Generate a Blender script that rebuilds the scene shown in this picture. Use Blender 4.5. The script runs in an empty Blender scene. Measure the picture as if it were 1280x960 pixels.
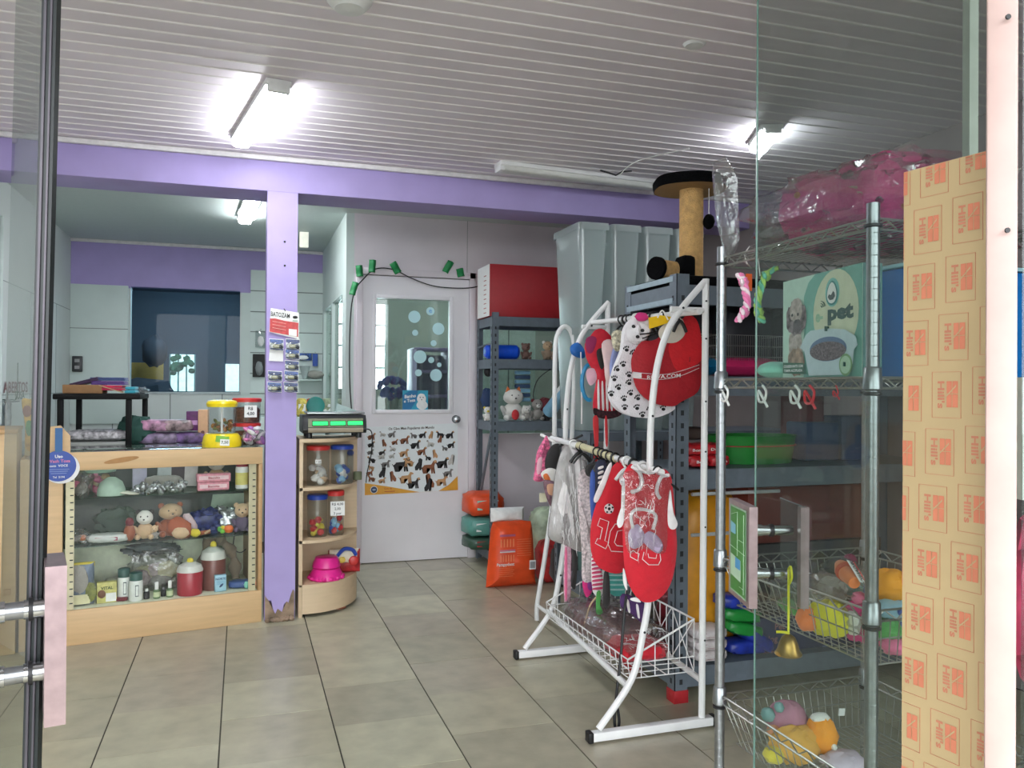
import bpy, bmesh, math, random
from mathutils import Vector, Matrix, noise
sc = bpy.context.scene
COL = sc.collection
R = math.radians
rnd = random.Random(7)

# ------------------------------------------------------------------ camera, world, lights, exposure
F = 1020.0
CAM = Vector((0, 0, 1.35))
def _rot(yaw, pit, rol):
    f = Vector((math.sin(yaw), math.cos(yaw), 0)); r = Vector((math.cos(yaw), -math.sin(yaw), 0)); u = Vector((0, 0, 1))
    f2 = f*math.cos(pit)+u*math.sin(pit); u2 = r.cross(f2)
    return r*math.cos(rol)+u2*math.sin(rol), -r*math.sin(rol)+u2*math.cos(rol), f2
CR, CU, CF_ = _rot(R(18.28), R(.26), R(.355))
cd = bpy.data.cameras.new('camera'); cam = bpy.data.objects.new('camera', cd); COL.objects.link(cam)
cd.sensor_width = 36; cd.lens = F*36/1280; cd.clip_start = .02; cd.clip_end = 200
m_ = Matrix.Identity(4)
for i in range(3):
    m_[i][0] = CR[i]; m_[i][1] = CU[i]; m_[i][2] = -CF_[i]; m_[i][3] = CAM[i]
cam.matrix_world = m_
sc.camera = cam
vs = sc.view_settings
vs.view_transform = 'Standard'; vs.look = 'None'; vs.gamma = 1; vs.use_curve_mapping = False; vs.exposure = 1.4
w = bpy.data.worlds.new('sky'); sc.world = w; w.use_nodes = True
bg = w.node_tree.nodes['Background']; bg.inputs[0].default_value = (.93, .96, 1, 1); bg.inputs[1].default_value = 3.0
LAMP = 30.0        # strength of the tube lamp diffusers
WIN = 9.0          # daylight behind the far windows
sc.cycles.max_bounces = 8; sc.cycles.transparent_max_bounces = 24; sc.cycles.diffuse_bounces = 5
sc.cycles.sample_clamp_indirect = 4

# ------------------------------------------------------------------ picture measurements to points in the room
def ray(x, y): return CR*((x-640)/F)-CU*((y-480)/F)+CF_
def oy(x, y, Y): d = ray(x, y); return CAM+d*(Y/d.y)
def oz(x, y, z=0.): d = ray(x, y); return CAM+d*((z-CAM.z)/d.z)
def ox(x, y, X): d = ray(x, y); return CAM+d*(X/d.x)
def pc(lat, d, z=0.): return Vector((lat*CR.x+d*math.sin(R(18.28)), lat*CR.y+d*math.cos(R(18.28)), z))

# ------------------------------------------------------------------ materials
def lin(c):
    c = c/255.
    return c/12.92 if c <= .04045 else ((c+.055)/1.055)**2.4
MATS = {}
def M(name, rgb=None, rough=.55, metal=0., var=.06, scale=30., bump=0., bscale=80., emit=0., alpha=None, trans=None, wood=False, spec=.5, sheen=0.):
    if name in MATS: return MATS[name]
    m = bpy.data.materials.new(name); m.use_nodes = True; nt = m.node_tree; N = nt.nodes; L = nt.links
    b = N['Principled BSDF']; c = tuple(lin(v) for v in rgb)+(1,)
    b.inputs['Base Color'].default_value = c; b.inputs['Roughness'].default_value = rough; b.inputs['Metallic'].default_value = metal
    b.inputs['Specular IOR Level'].default_value = spec
    tc = N.new('ShaderNodeTexCoord')
    if var or wood:
        nz = N.new('ShaderNodeTexNoise'); nz.inputs['Scale'].default_value = scale; nz.inputs['Detail'].default_value = 4
        src = tc.outputs['Object']
        if wood:
            mp = N.new('ShaderNodeMapping'); mp.inputs['Scale'].default_value = (.35, 3, 8); L.new(src, mp.inputs[0]); src = mp.outputs[0]
        L.new(src, nz.inputs['Vector'])
        mx = N.new('ShaderNodeMixRGB'); mx.blend_type = 'MULTIPLY'; mx.inputs[0].default_value = 1
        cr = N.new('ShaderNodeMapRange'); cr.inputs[1].default_value = .3; cr.inputs[2].default_value = .7
        cr.inputs[3].default_value = 1-var*1.6; cr.inputs[4].default_value = 1+var
        L.new(nz.outputs['Fac'], cr.inputs[0]); mx.inputs[1].default_value = c; L.new(cr.outputs[0], mx.inputs[2]); L.new(mx.outputs[0], b.inputs['Base Color'])
    if bump:
        n2 = N.new('ShaderNodeTexNoise'); n2.inputs['Scale'].default_value = bscale; n2.inputs['Detail'].default_value = 3
        L.new(tc.outputs['Object'], n2.inputs['Vector'])
        bp = N.new('ShaderNodeBump'); bp.inputs['Strength'].default_value = bump; bp.inputs['Distance'].default_value = .01
        L.new(n2.outputs['Fac'], bp.inputs['Height']); L.new(bp.outputs[0], b.inputs['Normal'])
    if sheen: b.inputs['Sheen Weight'].default_value = sheen
    if emit:
        b.inputs['Emission Color'].default_value = c; b.inputs['Emission Strength'].default_value = emit
    if alpha is not None: b.inputs['Alpha'].default_value = alpha
    if trans is not None: b.inputs['Transmission Weight'].default_value = trans
    MATS[name] = m; return m
def glassmat(name, tint, refl=1.0, haze=0., hazecol=(200, 215, 210), rough=.02, bump=0., bscale=40., ior=1.45, stretch=1.):
    """thin clear sheet: transmits with a tint, reflects by angle, optional diffuse haze"""
    if name in MATS: return MATS[name]
    m = bpy.data.materials.new(name); m.use_nodes = True; nt = m.node_tree; N = nt.nodes; L = nt.links
    N.remove(N['Principled BSDF']); out = N['Material Output']
    tr = N.new('ShaderNodeBsdfTransparent'); tr.inputs[0].default_value = tuple(lin(v) for v in tint)+(1,)
    gl = N.new('ShaderNodeBsdfGlossy'); gl.inputs['Roughness'].default_value = rough
    ge = N.new('ShaderNodeNewGeometry'); dt = N.new('ShaderNodeVectorMath'); dt.operation = 'DOT_PRODUCT'
    L.new(ge.outputs['Incoming'], dt.inputs[0]); L.new(ge.outputs['Normal'], dt.inputs[1])
    def mth(op, a, b=None, c=False):
        q = N.new('ShaderNodeMath'); q.operation = op; q.use_clamp = c
        for i_, v_ in enumerate((a, b)):
            if v_ is None: continue
            if isinstance(v_, (int, float)): q.inputs[i_].default_value = v_
            else: L.new(v_, q.inputs[i_])
        return q.outputs[0]
    f0 = .05*refl
    sch = mth('ADD', mth('MULTIPLY', mth('POWER', mth('SUBTRACT', 1.0, mth('ABSOLUTE', dt.outputs['Value']), True), 4.5), min(.85, .55*refl)), f0, True)
    base = tr.outputs[0]
    if haze:
        df = N.new('ShaderNodeBsdfDiffuse'); df.inputs[0].default_value = tuple(lin(v) for v in hazecol)+(1,)
        tl = N.new('ShaderNodeBsdfTranslucent'); tl.inputs[0].default_value = df.inputs[0].default_value
        hh = N.new('ShaderNodeMixShader'); hh.inputs[0].default_value = .5; L.new(df.outputs[0], hh.inputs[1]); L.new(tl.outputs[0], hh.inputs[2])
        hm = N.new('ShaderNodeMixShader'); hm.inputs[0].default_value = haze; L.new(base, hm.inputs[1]); L.new(hh.outputs[0], hm.inputs[2]); base = hm.outputs[0]
    mx = N.new('ShaderNodeMixShader'); L.new(sch, mx.inputs[0]); L.new(base, mx.inputs[1]); L.new(gl.outputs[0], mx.inputs[2])
    L.new(mx.outputs[0], out.inputs[0])
    if bump:
        tc = N.new('ShaderNodeTexCoord'); n2 = N.new('ShaderNodeTexNoise'); n2.inputs['Scale'].default_value = bscale; mp = N.new('ShaderNodeMapping'); mp.inputs['Scale'].default_value = (1, 1, stretch); L.new(tc.outputs['Object'], mp.inputs[0]); L.new(mp.outputs[0], n2.inputs['Vector'])
        bp = N.new('ShaderNodeBump'); bp.inputs['Strength'].default_value = bump; bp.inputs['Distance'].default_value = .02
        L.new(n2.outputs['Fac'], bp.inputs['Height']); L.new(bp.outputs[0], gl.inputs['Normal']); L.new(bp.outputs[0], dt.inputs[1])
    MATS[name] = m; return m

glass_door = glassmat('door_glass', (206, 216, 211), .9, .035)
glass_clear = glassmat('clear_glass', (225, 235, 230), 1.0, .02)
glass_case = glassmat('case_glass', (250, 252, 250), .45)
glass_edge = M('glass_edge', (96, 124, 116), .25)
plastic_clear = glassmat('clear_plastic', (238, 240, 240), 1.0, .05, rough=.08)
wrap = glassmat('plastic_wrap', (235, 235, 235), 2.2, .10, (225, 225, 225), rough=.14, bump=.6, bscale=28)
wrap_silver = glassmat('silver_wrap', (232, 232, 232), 2.2, .25, (215, 213, 210), rough=.12, bump=1.0, bscale=55, stretch=.22)
bin_mat = glassmat('bin_plastic', (215, 224, 222), 1.4, .42, (220, 230, 230), rough=.16)
white_metal = M('white_metal', (225, 225, 225), .35, 0, .04, 12)
white = M('white', (228, 228, 226), .6)
paper = M('paper', (232, 232, 230), .7, var=.02)
black = M('black', (22, 22, 24), .5)
rubber = M('rubber', (26, 27, 28), .7)
chrome = M('chrome', (185, 187, 190), .22, 1, .03)
steel = M('dull_chrome', (150, 152, 155), .32, .9, .08, 60)
wire_m = M('wire_chrome', (170, 170, 165), .3, .9, .05)
rack_grey = M('rack_grey', (102, 112, 122), .5, .1, .08, 20)
slot_dark = M('slot_dark', (38, 42, 46), .7)
purple = M('purple_paint', (168, 153, 206), .6, var=.04, scale=5)
wood = M('beige_board', (205, 172, 128), .5, var=.05, scale=6, wood=True)
wood_e = M('beige_board_edge', (188, 150, 104), .5, var=.05, scale=6, wood=True)
wood_l = M('pale_board', (208, 184, 152), .5, var=.04, scale=6, wood=True)

# ------------------------------------------------------------------ mesh builder
ROOTM = {}
_tm = {}
def text_me(s, bold=0.):
    k = (s, bold)
    if k not in _tm:
        cu = bpy.data.curves.new('lettering', 'FONT'); cu.body = s; cu.align_x = 'CENTER'; cu.align_y = 'CENTER'; cu.resolution_u = 2; cu.offset = bold
        o = bpy.data.objects.new('lettering', cu); me = bpy.data.meshes.new_from_object(o)
        _tm[k] = ([v.co.copy() for v in me.vertices], [tuple(p.vertices) for p in me.polygons])
        bpy.data.objects.remove(o); bpy.data.curves.remove(cu); bpy.data.meshes.remove(me)
    return _tm[k]
def smooth(pts, n=6, closed=False):
    P = [Vector(p) for p in pts]; out = []
    k = len(P)
    for i in range(k if closed else k-1):
        if closed: a, b, c, d = P[(i-1) % k], P[i], P[(i+1) % k], P[(i+2) % k]
        else: a, b, c, d = P[max(i-1, 0)], P[i], P[i+1], P[min(i+2, k-1)]
        for j in range(n):
            t = j/n
            out.append(.5*((2*b)+(c-a)*t+(2*a-5*b+4*c-d)*t*t+(3*b-a-3*c+d)*t**3))
    if not closed: out.append(P[-1])
    return out
class G:
    def __init__(s): s.v = []; s.f = []; s.fm = []; s.m = []; s.T = None
    def mi(s, m):
        if m not in s.m: s.m.append(m)
        return s.m.index(m)
    def add(s, vs_, fs, m):
        n = len(s.v); i = s.mi(m)
        if s.T is not None: vs_ = [s.T @ Vector(v) for v in vs_]
        s.v += [tuple(v) for v in vs_]
        for f in fs: s.f.append(tuple(a+n for a in f)); s.fm.append(i)
        return s
    def box(s, c, d, m, rz=0., rx=0., ry=0., bev=0.):
        x, y, z = d[0]/2, d[1]/2, d[2]/2
        Rm = Matrix.Rotation(rz, 3, 'Z') @ Matrix.Rotation(ry, 3, 'Y') @ Matrix.Rotation(rx, 3, 'X'); c = Vector(c)
        if bev > 0:
            b = min(bev, x*.9, y*.9, z*.9); vs_ = []; 
            bm = bmesh.new(); bmesh.ops.create_cube(bm, size=1)
            for v in bm.verts: v.co = Vector((v.co.x*2*x, v.co.y*2*y, v.co.z*2*z))
            bmesh.ops.bevel(bm, geom=bm.edges[:], offset=b, segments=2, affect='EDGES', profile=.5)
            bm.verts.index_update()
            r = s.add([c+Rm @ v.co for v in bm.verts], [[v.index for v in f.verts] for f in bm.faces], m); bm.free(); return r
        v = [c+Rm @ Vector(p) for p in ((-x, -y, -z), (x, -y, -z), (x, y, -z), (-x, y, -z), (-x, -y, z), (x, -y, z), (x, y, z), (-x, y, z))]
        return s.add(v, [(0, 3, 2, 1), (4, 5, 6, 7), (0, 1, 5, 4), (1, 2, 6, 5), (2, 3, 7, 6), (3, 0, 4, 7)], m)
    def box2(s, a, b, m, bev=0.):
        return s.box([(a[i]+b[i])/2 for i in range(3)], [abs(b[i]-a[i]) for i in range(3)], m, bev=bev)
    def tube(s, pts, r, m, seg=8, closed=False, caps=True, r_end=None):
        P = [Vector(p) for p in pts]; n = len(P)
        rs = r if isinstance(r, (list, tuple)) else [r]*n
        T = []
        for i in range(n):
            if closed: t = P[(i+1) % n]-P[i-1]
            else: t = P[min(i+1, n-1)]-P[max(i-1, 0)]
            T.append(t.normalized() if t.length > 1e-9 else Vector((0, 0, 1)))
        u = T[0].orthogonal().normalized(); vs_ = []
        for i in range(n):
            if i: 
                q = T[i-1].rotation_difference(T[i]); u = (q @ u); u = (u-T[i]*u.dot(T[i])).normalized()
            w_ = T[i].cross(u)
            for k in range(seg):
                a = 2*math.pi*k/seg; vs_.append(P[i]+(u*math.cos(a)+w_*math.sin(a))*rs[i])
        fs = []
        for i in range(n if closed else n-1):
            j = (i+1) % n
            for k in range(seg): fs.append((i*seg+k, i*seg+(k+1) % seg, j*seg+(k+1) % seg, j*seg+k))
        if caps and not closed: fs += [tuple(range(seg))[::-1], tuple((n-1)*seg+k for k in range(seg))]
        return s.add(vs_, fs, m)
    def cyl(s, a, b, r, m, r2=None, seg=16, caps=True): return s.tube([a, b], [r, r if r2 is None else r2], m, seg, caps=caps)
    def lathe(s, c, prof, m, seg=20, sx=1., sy=1., M3=None):
        c = Vector(c); vs_ = []; n = len(prof)
        for (r, z) in prof:
            for k in range(seg):
                a = 2*math.pi*k/seg; v = Vector((r*math.cos(a)*sx, r*math.sin(a)*sy, z))
                vs_.append(c+(M3 @ v if M3 else v))
        fs = [(i*seg+k, i*seg+(k+1) % seg, (i+1)*seg+(k+1) % seg, (i+1)*seg+k) for i in range(n-1) for k in range(seg)]
        if prof[0][0] > 1e-6: fs.append(tuple(range(seg))[::-1])
        if prof[-1][0] > 1e-6: fs.append(tuple((n-1)*seg+k for k in range(seg)))
        return s.add(vs_, fs, m)
    def blob(s, c, r, m, nz=0., sc_=1., seg=16, rings=10, rz=0., ry=0., rx=0., sq=1., seed=0.):
        c = Vector(c); Rm = Matrix.Rotation(rz, 3, 'Z') @ Matrix.Rotation(ry, 3, 'Y') @ Matrix.Rotation(rx, 3, 'X'); vs_ = []
        pw = lambda q: math.copysign(abs(q)**sq, q)
        for i in range(rings+1):
            ph = math.pi*i/rings
            for k in range(seg):
                a = 2*math.pi*k/seg
                d = Vector((pw(math.sin(ph))*pw(math.cos(a)), pw(math.sin(ph))*pw(math.sin(a)), -pw(math.cos(ph))))
                f = 1+(nz*noise.noise(d*sc_*2+Vector((seed, seed*.7, 3.1))) if nz else 0)
                vs_.append(c+Rm @ Vector((d.x*r[0]*f, d.y*r[1]*f, d.z*r[2]*f)))
        fs = [(i*seg+k, i*seg+(k+1) % seg, (i+1)*seg+(k+1) % seg, (i+1)*seg+k) for i in range(rings) for k in range(seg)]
        return s.add(vs_, fs, m)
    def poly(s, pts, m):   # flat polygon (may be concave)
        bm = bmesh.new(); vv = [bm.verts.new(p) for p in pts]
        try: f = bm.faces.new(vv); r = bmesh.ops.triangulate(bm, faces=[f])
        except Exception: pass
        bm.verts.index_update()
        s.add([v.co.copy() for v in bm.verts], [[v.index for v in f.verts] for f in bm.faces], m); bm.free(); return s
    def prism(s, pts, ext, m):
        e = Vector(ext); n = len(pts); P = [Vector(p) for p in pts]
        s.poly(P, m); s.poly([p+e for p in P][::-1], m)
        return s.add(P+[p+e for p in P], [(i, i+n, (i+1) % n+n, (i+1) % n) for i in range(n)], m)
    def puffy(s, pts2, fr, dep, m, rings=5, cen=None, wr=0., wsc=12., seed=0., back=True, wz=None):
        """cushion-like body from an outline; fr = (origin, u, v, n)"""
        o, u, v, n_ = [Vector(q) for q in fr]; n = len(pts2)
        cx = sum(p[0] for p in pts2)/n if cen is None else cen[0]; cy = sum(p[1] for p in pts2)/n if cen is None else cen[1]
        for sg in ((1, -1) if back else (1,)):
            vs_ = []
            for i in range(rings+1):
                t = 1-i/(rings+.0)*.999; h = dep*math.sqrt(max(0, 1-t**3))
                for (a, b) in pts2:
                    x = cx+(a-cx)*t; y = cy+(b-cy)*t
                    hh = h+(wr*(noise.noise(Vector((x*wsc, y*wsc*(wz or 1), seed))) if wr else 0)*(1-t**4))
                    vs_.append(o+u*x+v*y+n_*(hh*sg))
            fs = []
            for i in range(rings):
                for k in range(n):
                    q = (i*n+k, i*n+(k+1) % n, (i+1)*n+(k+1) % n, (i+1)*n+k); fs.append(q if sg > 0 else q[::-1])
            fs.append(tuple((rings)*n+k for k in range(n)))
            s.add(vs_, fs, m)
        return s
    def grid(s, fn, nu, nv, m, closed_u=False):
        vs_ = [fn(i/nu, j/nv) for j in range(nv+1) for i in range(nu+1)]
        return s.add(vs_, [(j*(nu+1)+i, j*(nu+1)+i+1, (j+1)*(nu+1)+i+1, (j+1)*(nu+1)+i) for j in range(nv) for i in range(nu)], m)
    def text(s, body, o, u, v, h, m, bold=0.01, wid=None):
        vs_, fs = text_me(body, bold); o, u, v = Vector(o), Vector(u).normalized(), Vector(v).normalized()
        if not vs_: return s
        x0 = min(a.x for a in vs_); x1 = max(a.x for a in vs_); k = h/.72; kx = k if wid is None else wid/(x1-x0)
        cx = (x0+x1)/2; y0 = min(a.y for a in vs_); y1 = max(a.y for a in vs_); cy = (y0+y1)/2
        return s.add([o+u*((a.x-cx)*kx)+v*((a.y-cy)*k) for a in vs_], fs, m)
    def disc(s, o, u, v, r, m, n=20, ry=None):
        o, u, v = Vector(o), Vector(u), Vector(v); ry = ry or r
        return s.add([o+u*(r*math.cos(2*math.pi*k/n))+v*(ry*math.sin(2*math.pi*k/n)) for k in range(n)], [tuple(range(n))], m)
    def build(s, name, parent=None, sm=35, solid=0.):
        me = bpy.data.meshes.new(name); o = bpy.data.objects.new(name, me)
        V = [Vector(v) for v in s.v]
        if parent is not None:
            root = parent
            while root.parent: root = root.parent
            inv = ROOTM[root.name].inverted(); V = [inv @ v for v in V]; o.parent = parent
        else:
            lo = Vector([min(v[i] for v in V) for i in range(3)]); hi = Vector([max(v[i] for v in V) for i in range(3)])
            c = Vector(((lo.x+hi.x)/2, (lo.y+hi.y)/2, lo.z)); V = [v-c for v in V]; o.location = c; ROOTM[o.name] = Matrix.Translation(c)
        me.from_pydata(V, [], s.f)
        for m in s.m: me.materials.append(m)
        for p, i in zip(me.polygons, s.fm): p.material_index = i
        me.validate(); 
        bm = bmesh.new(); bm.from_mesh(me); bmesh.ops.recalc_face_normals(bm, faces=bm.faces[:]) ; bm.to_mesh(me); bm.free()
        if sm:
            for p in me.polygons: p.use_smooth = True
            me.set_sharp_from_angle(angle=R(sm))
        COL.objects.link(o)
        if solid:
            md = o.modifiers.new('thickness', 'SOLIDIFY'); md.thickness = solid; md.offset = 0
        return o
def thing(name, label, cat, loc, group=None, rz=0.):
    o = bpy.data.objects.new(name, None); COL.objects.link(o); o.location = loc; o.rotation_euler = (0, 0, rz); o.empty_display_size = .05
    o['label'] = label; o['category'] = cat
    if group: o['group'] = group
    ROOTM[o.name] = Matrix.Translation(Vector(loc)) @ Matrix.Rotation(rz, 4, 'Z'); return o
def tag(o, label, cat, group=None, kind=None):
    o['label'] = label; o['category'] = cat
    if group: o['group'] = group
    if kind: o['kind'] = kind
    return o
def struct(o, label=None):
    o['kind'] = 'structure'
    if label: o['label'] = label
    return o
def lab(o, label): o['label'] = label; return o
def dup(root, loc, label, rz=None):
    r = root.copy(); COL.objects.link(r); r.location = loc; r['label'] = label
    if rz is not None: r.rotation_euler = (0, 0, rz)
    ROOTM[r.name] = Matrix.Translation(Vector(loc))
    for ch in list(root.children):
        c = ch.copy(); COL.objects.link(c); c.parent = r
        for g2 in list(ch.children):
            d = g2.copy(); COL.objects.link(d); d.parent = c
    return r
def rects(x0, x1, y0, y1, n=6):   # densified rounded-ish outline
    P = []
    for i in range(n): P.append((x0+(x1-x0)*i/n, y0))
    for i in range(n): P.append((x1, y0+(y1-y0)*i/n))
    for i in range(n): P.append((x1-(x1-x0)*i/n, y1))
    for i in range(n): P.append((x0, y1-(y1-y0)*i/n))
    return P
def outl(pts, Y, n=5):   # picture outline to a smooth (x, z) outline standing at depth Y
    q = [oy(x, y, Y) for x, y in pts]
    return [(p.x, p.z) for p in smooth([(a.x, 0, a.z) for a in q], n, closed=True)]
XZ = lambda Y: (Vector((0, Y, 0)), Vector((1, 0, 0)), Vector((0, 0, 1)), Vector((0, -1, 0)))
UX, UY, UZ = Vector((1, 0, 0)), Vector((0, 1, 0)), Vector((0, 0, 1))
glint_m = M('glint_white', (236, 236, 236), .12, spec=1.0)  # bright tubes model the highlight streaks on the plastic
def glints(g, x0, x1, z0, z1, Yf, n, seed, L_=.09, r=.0009, vert=True):
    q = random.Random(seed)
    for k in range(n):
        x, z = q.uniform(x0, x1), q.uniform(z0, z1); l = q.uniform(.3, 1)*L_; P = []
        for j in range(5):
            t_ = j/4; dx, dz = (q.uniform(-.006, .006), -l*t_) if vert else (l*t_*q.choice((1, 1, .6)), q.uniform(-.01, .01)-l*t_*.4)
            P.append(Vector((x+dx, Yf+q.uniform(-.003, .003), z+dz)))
        g.tube(P, [r*.3, r, r*1.4, r, r*.3], glint_m, 5)
# ================================================================== the setting
HC = 2.67; XL, XR = -1.47, 3.35; YF, YM, YB = .85, 6.26, 8.2; YBM = 4.88
wallw = M('wall_white', (205, 210, 208), .7, var=.03, scale=3)
wallm = M('wall_mauve_white', (222, 214, 220), .7, var=.04, scale=3)
panel_w = M('panel_white', (200, 212, 208), .45, var=.03, scale=4)
groove = M('groove_grey', (120, 128, 126), .7)
# floor of staggered tiles
g = G(); grout = M('grout', (70, 68, 58), .9)
tiles = [M('tile_%s' % n, c, .32, var=.10, scale=9, bump=.04, bscale=60) for n, c in (('a', (176, 171, 148)), ('b', (167, 162, 141)), ('c', (182, 178, 154)), ('d', (170, 163, 144)))]
g.box2((XL-.1, -4, -.12), (XR+.1, YB+.6, -.003), grout)
off = {-4: 3.1, -3: 3.27, -2: 3.48, -1: 3.27, 0: 3.07, 1: 3.30, 2: 3.08, 3: 3.33, 4: 3.1, 5: 3.3, 6: 3.1, 7: 3.3, 8: 3.1}
TW = .4265
for k in range(-4, 8):
    x0 = -.072+(k-0)*TW; x1 = x0+TW
    y = off[k]-TW*9
    while y < YM+.3:
        q = .003; X0, X1 = max(x0+q, XL), min(x1-q, XR)
        if X1 > X0 and y+TW > -1.6: g.box2((X0, y+.0009, -.02), (X1, y+TW-.0009, rnd.uniform(-.0006, .0006)), rnd.choice(tiles))
        y += TW
struct(g.build('floor'))
# ceiling: ribbed plastic slats running across, smooth in the rear room
g = G(); pvc = M('pvc_slat', (230, 221, 230), .55, var=.05, scale=2); pvc_r = M('pvc_ridge', (242, 236, 238), .6, var=.03)
pvc_s = M('pvc_smooth', (196, 206, 202), .5, var=.02)
g.box2((XL-.1, YF-.3, HC), (XR+.1, YBM+.32, HC+.06), pvc)
y = YF-.25
while y < YBM-.02:
    g.add([(XL, y-.009, HC), (XL, y-.004, HC-.0035), (XL, y+.004, HC-.0035), (XL, y+.009, HC), (XR, y-.009, HC), (XR, y-.004, HC-.0035), (XR, y+.004, HC-.0035), (XR, y+.009, HC)],
          [(0, 1, 5, 4), (1, 2, 6, 5), (2, 3, 7, 6)], pvc_r)
    y += .1
struct(g.build('ceiling', sm=0))
g = G(); g.box2((XL-.1, YBM+.32, HC), (XR+.1, YB+.8, HC+.06), pvc_s)
struct(g.build('ceiling_rear', sm=0))
# left wall
g = G(); g.box2((XL-.12, YF-.3, 0), (XL, YB+.1, HC), wallw)
for z in (1.28, 2.02): g.box2((XL, 4.9, z), (XL+.002, YB, z+.004), groove)
for yy in (5.9, 6.75, 7.6): g.box2((XL, yy, 0), (XL+.002, yy+.004, 2.02), groove)
g.tube([(XL+.012, 5.93, 1.1), (XL+.012, 5.93, HC-.25)], .011, panel_w)
g.tube(smooth([(XL+.008, 5.9, 1.26), (XL+.008, 6.2, 1.25), (XL+.008, 6.35, 1.27), (XL+.008, 6.37, 1.5)], 5), .003, M('cable_green', (50, 84, 62), .6))
struct(g.build('wall_left'))
g = G(); g.box2((XR, YF-.3, 0), (XR+.12, YB+.6, HC), M('wall_taupe', (132, 122, 122), .8, var=.08, scale=3)); struct(g.build('wall_right'))
# rear wall of the back room with a window opening and a purple band above
wx0 = oy(163, 400, YB).x; wx1 = oy(300, 400, YB).x; wz1 = oy(230, 361, YB).z; wz0 = oy(230, 490, YB).z
g = G()
g.box2((XL, YB, 0), (wx0, YB+.1, HC), wallw); g.box2((wx1, YB, 0), (.8, YB+.1, HC), wallw)
g.box2((wx0, YB, 0), (wx1, YB+.1, wz0), wallw); g.box2((wx0, YB, wz1), (wx1, YB+.1, HC), purple)
zb = oy(200, 362, YB).z
g.box2((XL, YB-.008, zb), (wx0+.001, YB, HC), purple); g.box2((wx0, YB-.008, wz1), (wx1, YB, HC), purple); g.box2((wx1, YB-.008, zb), (.8, YB, HC), purple)
g.box2((XL, YB-.03, 1.0), (oy(160, 400, YB-.03).x, YB, zb+.02), panel_w, bev=.006)       # raised panel left of the window
zz = oy(120, 411, YB-.03).z; g.box2((XL, YB-.032, zz), (oy(160, 400, YB-.03).x, YB-.029, zz+.006), groove)
for xx in (oy(140, 520, YB).x, oy(212, 520, YB).x, oy(277, 520, YB).x): g.box2((xx, YB-.002, .9), (xx+.008, YB, wz0), groove)
g.box2((wx1+.01, YB-.02, 1.0), (oy(313, 400, YB).x, YB, zb), panel_w)
struct(g.build('wall_back'))
g = G(); sx0 = oy(313, 400, YB-.05).x
ztop = oy(330, 338, YB-.05).z
g.box2((sx0, YB-.05, 1.0), (.8, YB-.02, ztop), panel_w)
for y_ in (364, 390, 415, 441, 467, 492, 518):
    z_ = oy(330, y_, YB-.05).z; g.box2((sx0, YB-.052, z_-.004), (.8, YB-.049, z_+.005), groove)
struct(g.build('wall_slat_panel'))
# door wall (between shop and grooming room)
dx0, dx1, dzt = oy(452, 600, YM).x, oy(585, 600, YM).x, oy(520, 346, YM).z
px0 = .80; gx0, gx1, gz0, gz1 = dx1+.09, 2.75, .98, 2.06
zbm = 2.47
g = G()
g.box2((px0, YM, 0), (dx0, YM+.08, HC), wallm); g.box2((dx0, YM, dzt), (dx1, YM+.08, HC), wallm); g.box2((dx1, YM, 0), (gx0, YM+.08, HC), wallm)
g.box2((gx0, YM, 0), (gx1, YM+.08, gz0), wallm); g.box2((gx0, YM, gz1), (gx1, YM+.08, HC), wallm); g.box2((gx1, YM, 0), (XR, YM+.08, HC), wallm)
for xx in (dx1-.02,): g.box2((xx, YM-.002, dzt+.04), (xx+.003, YM, HC), groove)
struct(g.build('wall_center'))
g = G(); g.box2((dx0-.05, YM-.02, 0), (dx0, YM+.09, dzt+.05), wallm, .004); g.box2((dx1, YM-.02, 0), (dx1+.05, YM+.09, dzt+.05), wallm, .004); g.box2((dx0-.05, YM-.02, dzt), (dx1+.05, YM+.09, dzt+.05), wallm, .004)
struct(g.build('trim_1'))
# partition side wall with interior windows
g = G(); pz0 = 1.12; pz1 = 2.08; py = [6.5, 7.3, 8.05]
g.box2((px0-.06, YM, 0), (px0, YB, pz0), panel_w); g.box2((px0-.06, YM, pz1), (px0, YB, HC), panel_w)
g.box2((px0-.06, YM, pz0), (px0, py[0], pz1), panel_w); g.box2((px0-.06, py[2], pz0), (px0, YB, pz1), panel_w); g.box2((px0-.06, py[1]-.04, pz0), (px0, py[1]+.04, pz1), panel_w)
struct(g.build('wall_partition'))
g = G()
for a, b in ((py[0], py[1]-.04), (py[1]+.04, py[2])):
    g.box2((px0-.035, a, pz0), (px0-.03, b, pz1), glass_clear)
struct(g.build('window_2'))
g = G(); g.box2((gx0, YM+.035, gz0), (gx1, YM+.04, gz1), glass_clear); o = struct(g.build('window_3'))
# grooming room behind the door
groomw = M('groom_wall', (150, 155, 145), .8, var=.08, scale=3)
g = G(); gb = 8.6
bw0, bw1, bz0, bz1 = .90, 1.44, 1.33, 2.22
g.box2((px0, gb, 0), (bw0, gb+.1, HC), groomw); g.box2((bw1, gb, 0), (XR, gb+.1, HC), groomw); g.box2((bw0, gb, 0), (bw1, gb+.1, bz0), groomw); g.box2((bw0, gb, bz1), (bw1, gb+.1, HC), groomw)
g.box2((px0-.06, YB, 0), (px0, gb+.1, HC), groomw)
struct(g.build('wall_grooming'))
g = G(); sky_m = M('window_daylight', (235, 243, 255), 1, var=0, emit=WIN)
g.box2((bw0, gb+.06, bz0), (bw1, gb+.07, bz1), sky_m)
for z in (1.55, 1.78, 2.0): g.box2((bw0, gb+.0, z-.012), (bw1, gb+.03, z+.012), white)
for x in (bw0, (bw0+bw1)/2, bw1): g.box2((x-.018, gb-.01, bz0), (x+.018, gb+.04, bz1), white)
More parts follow.
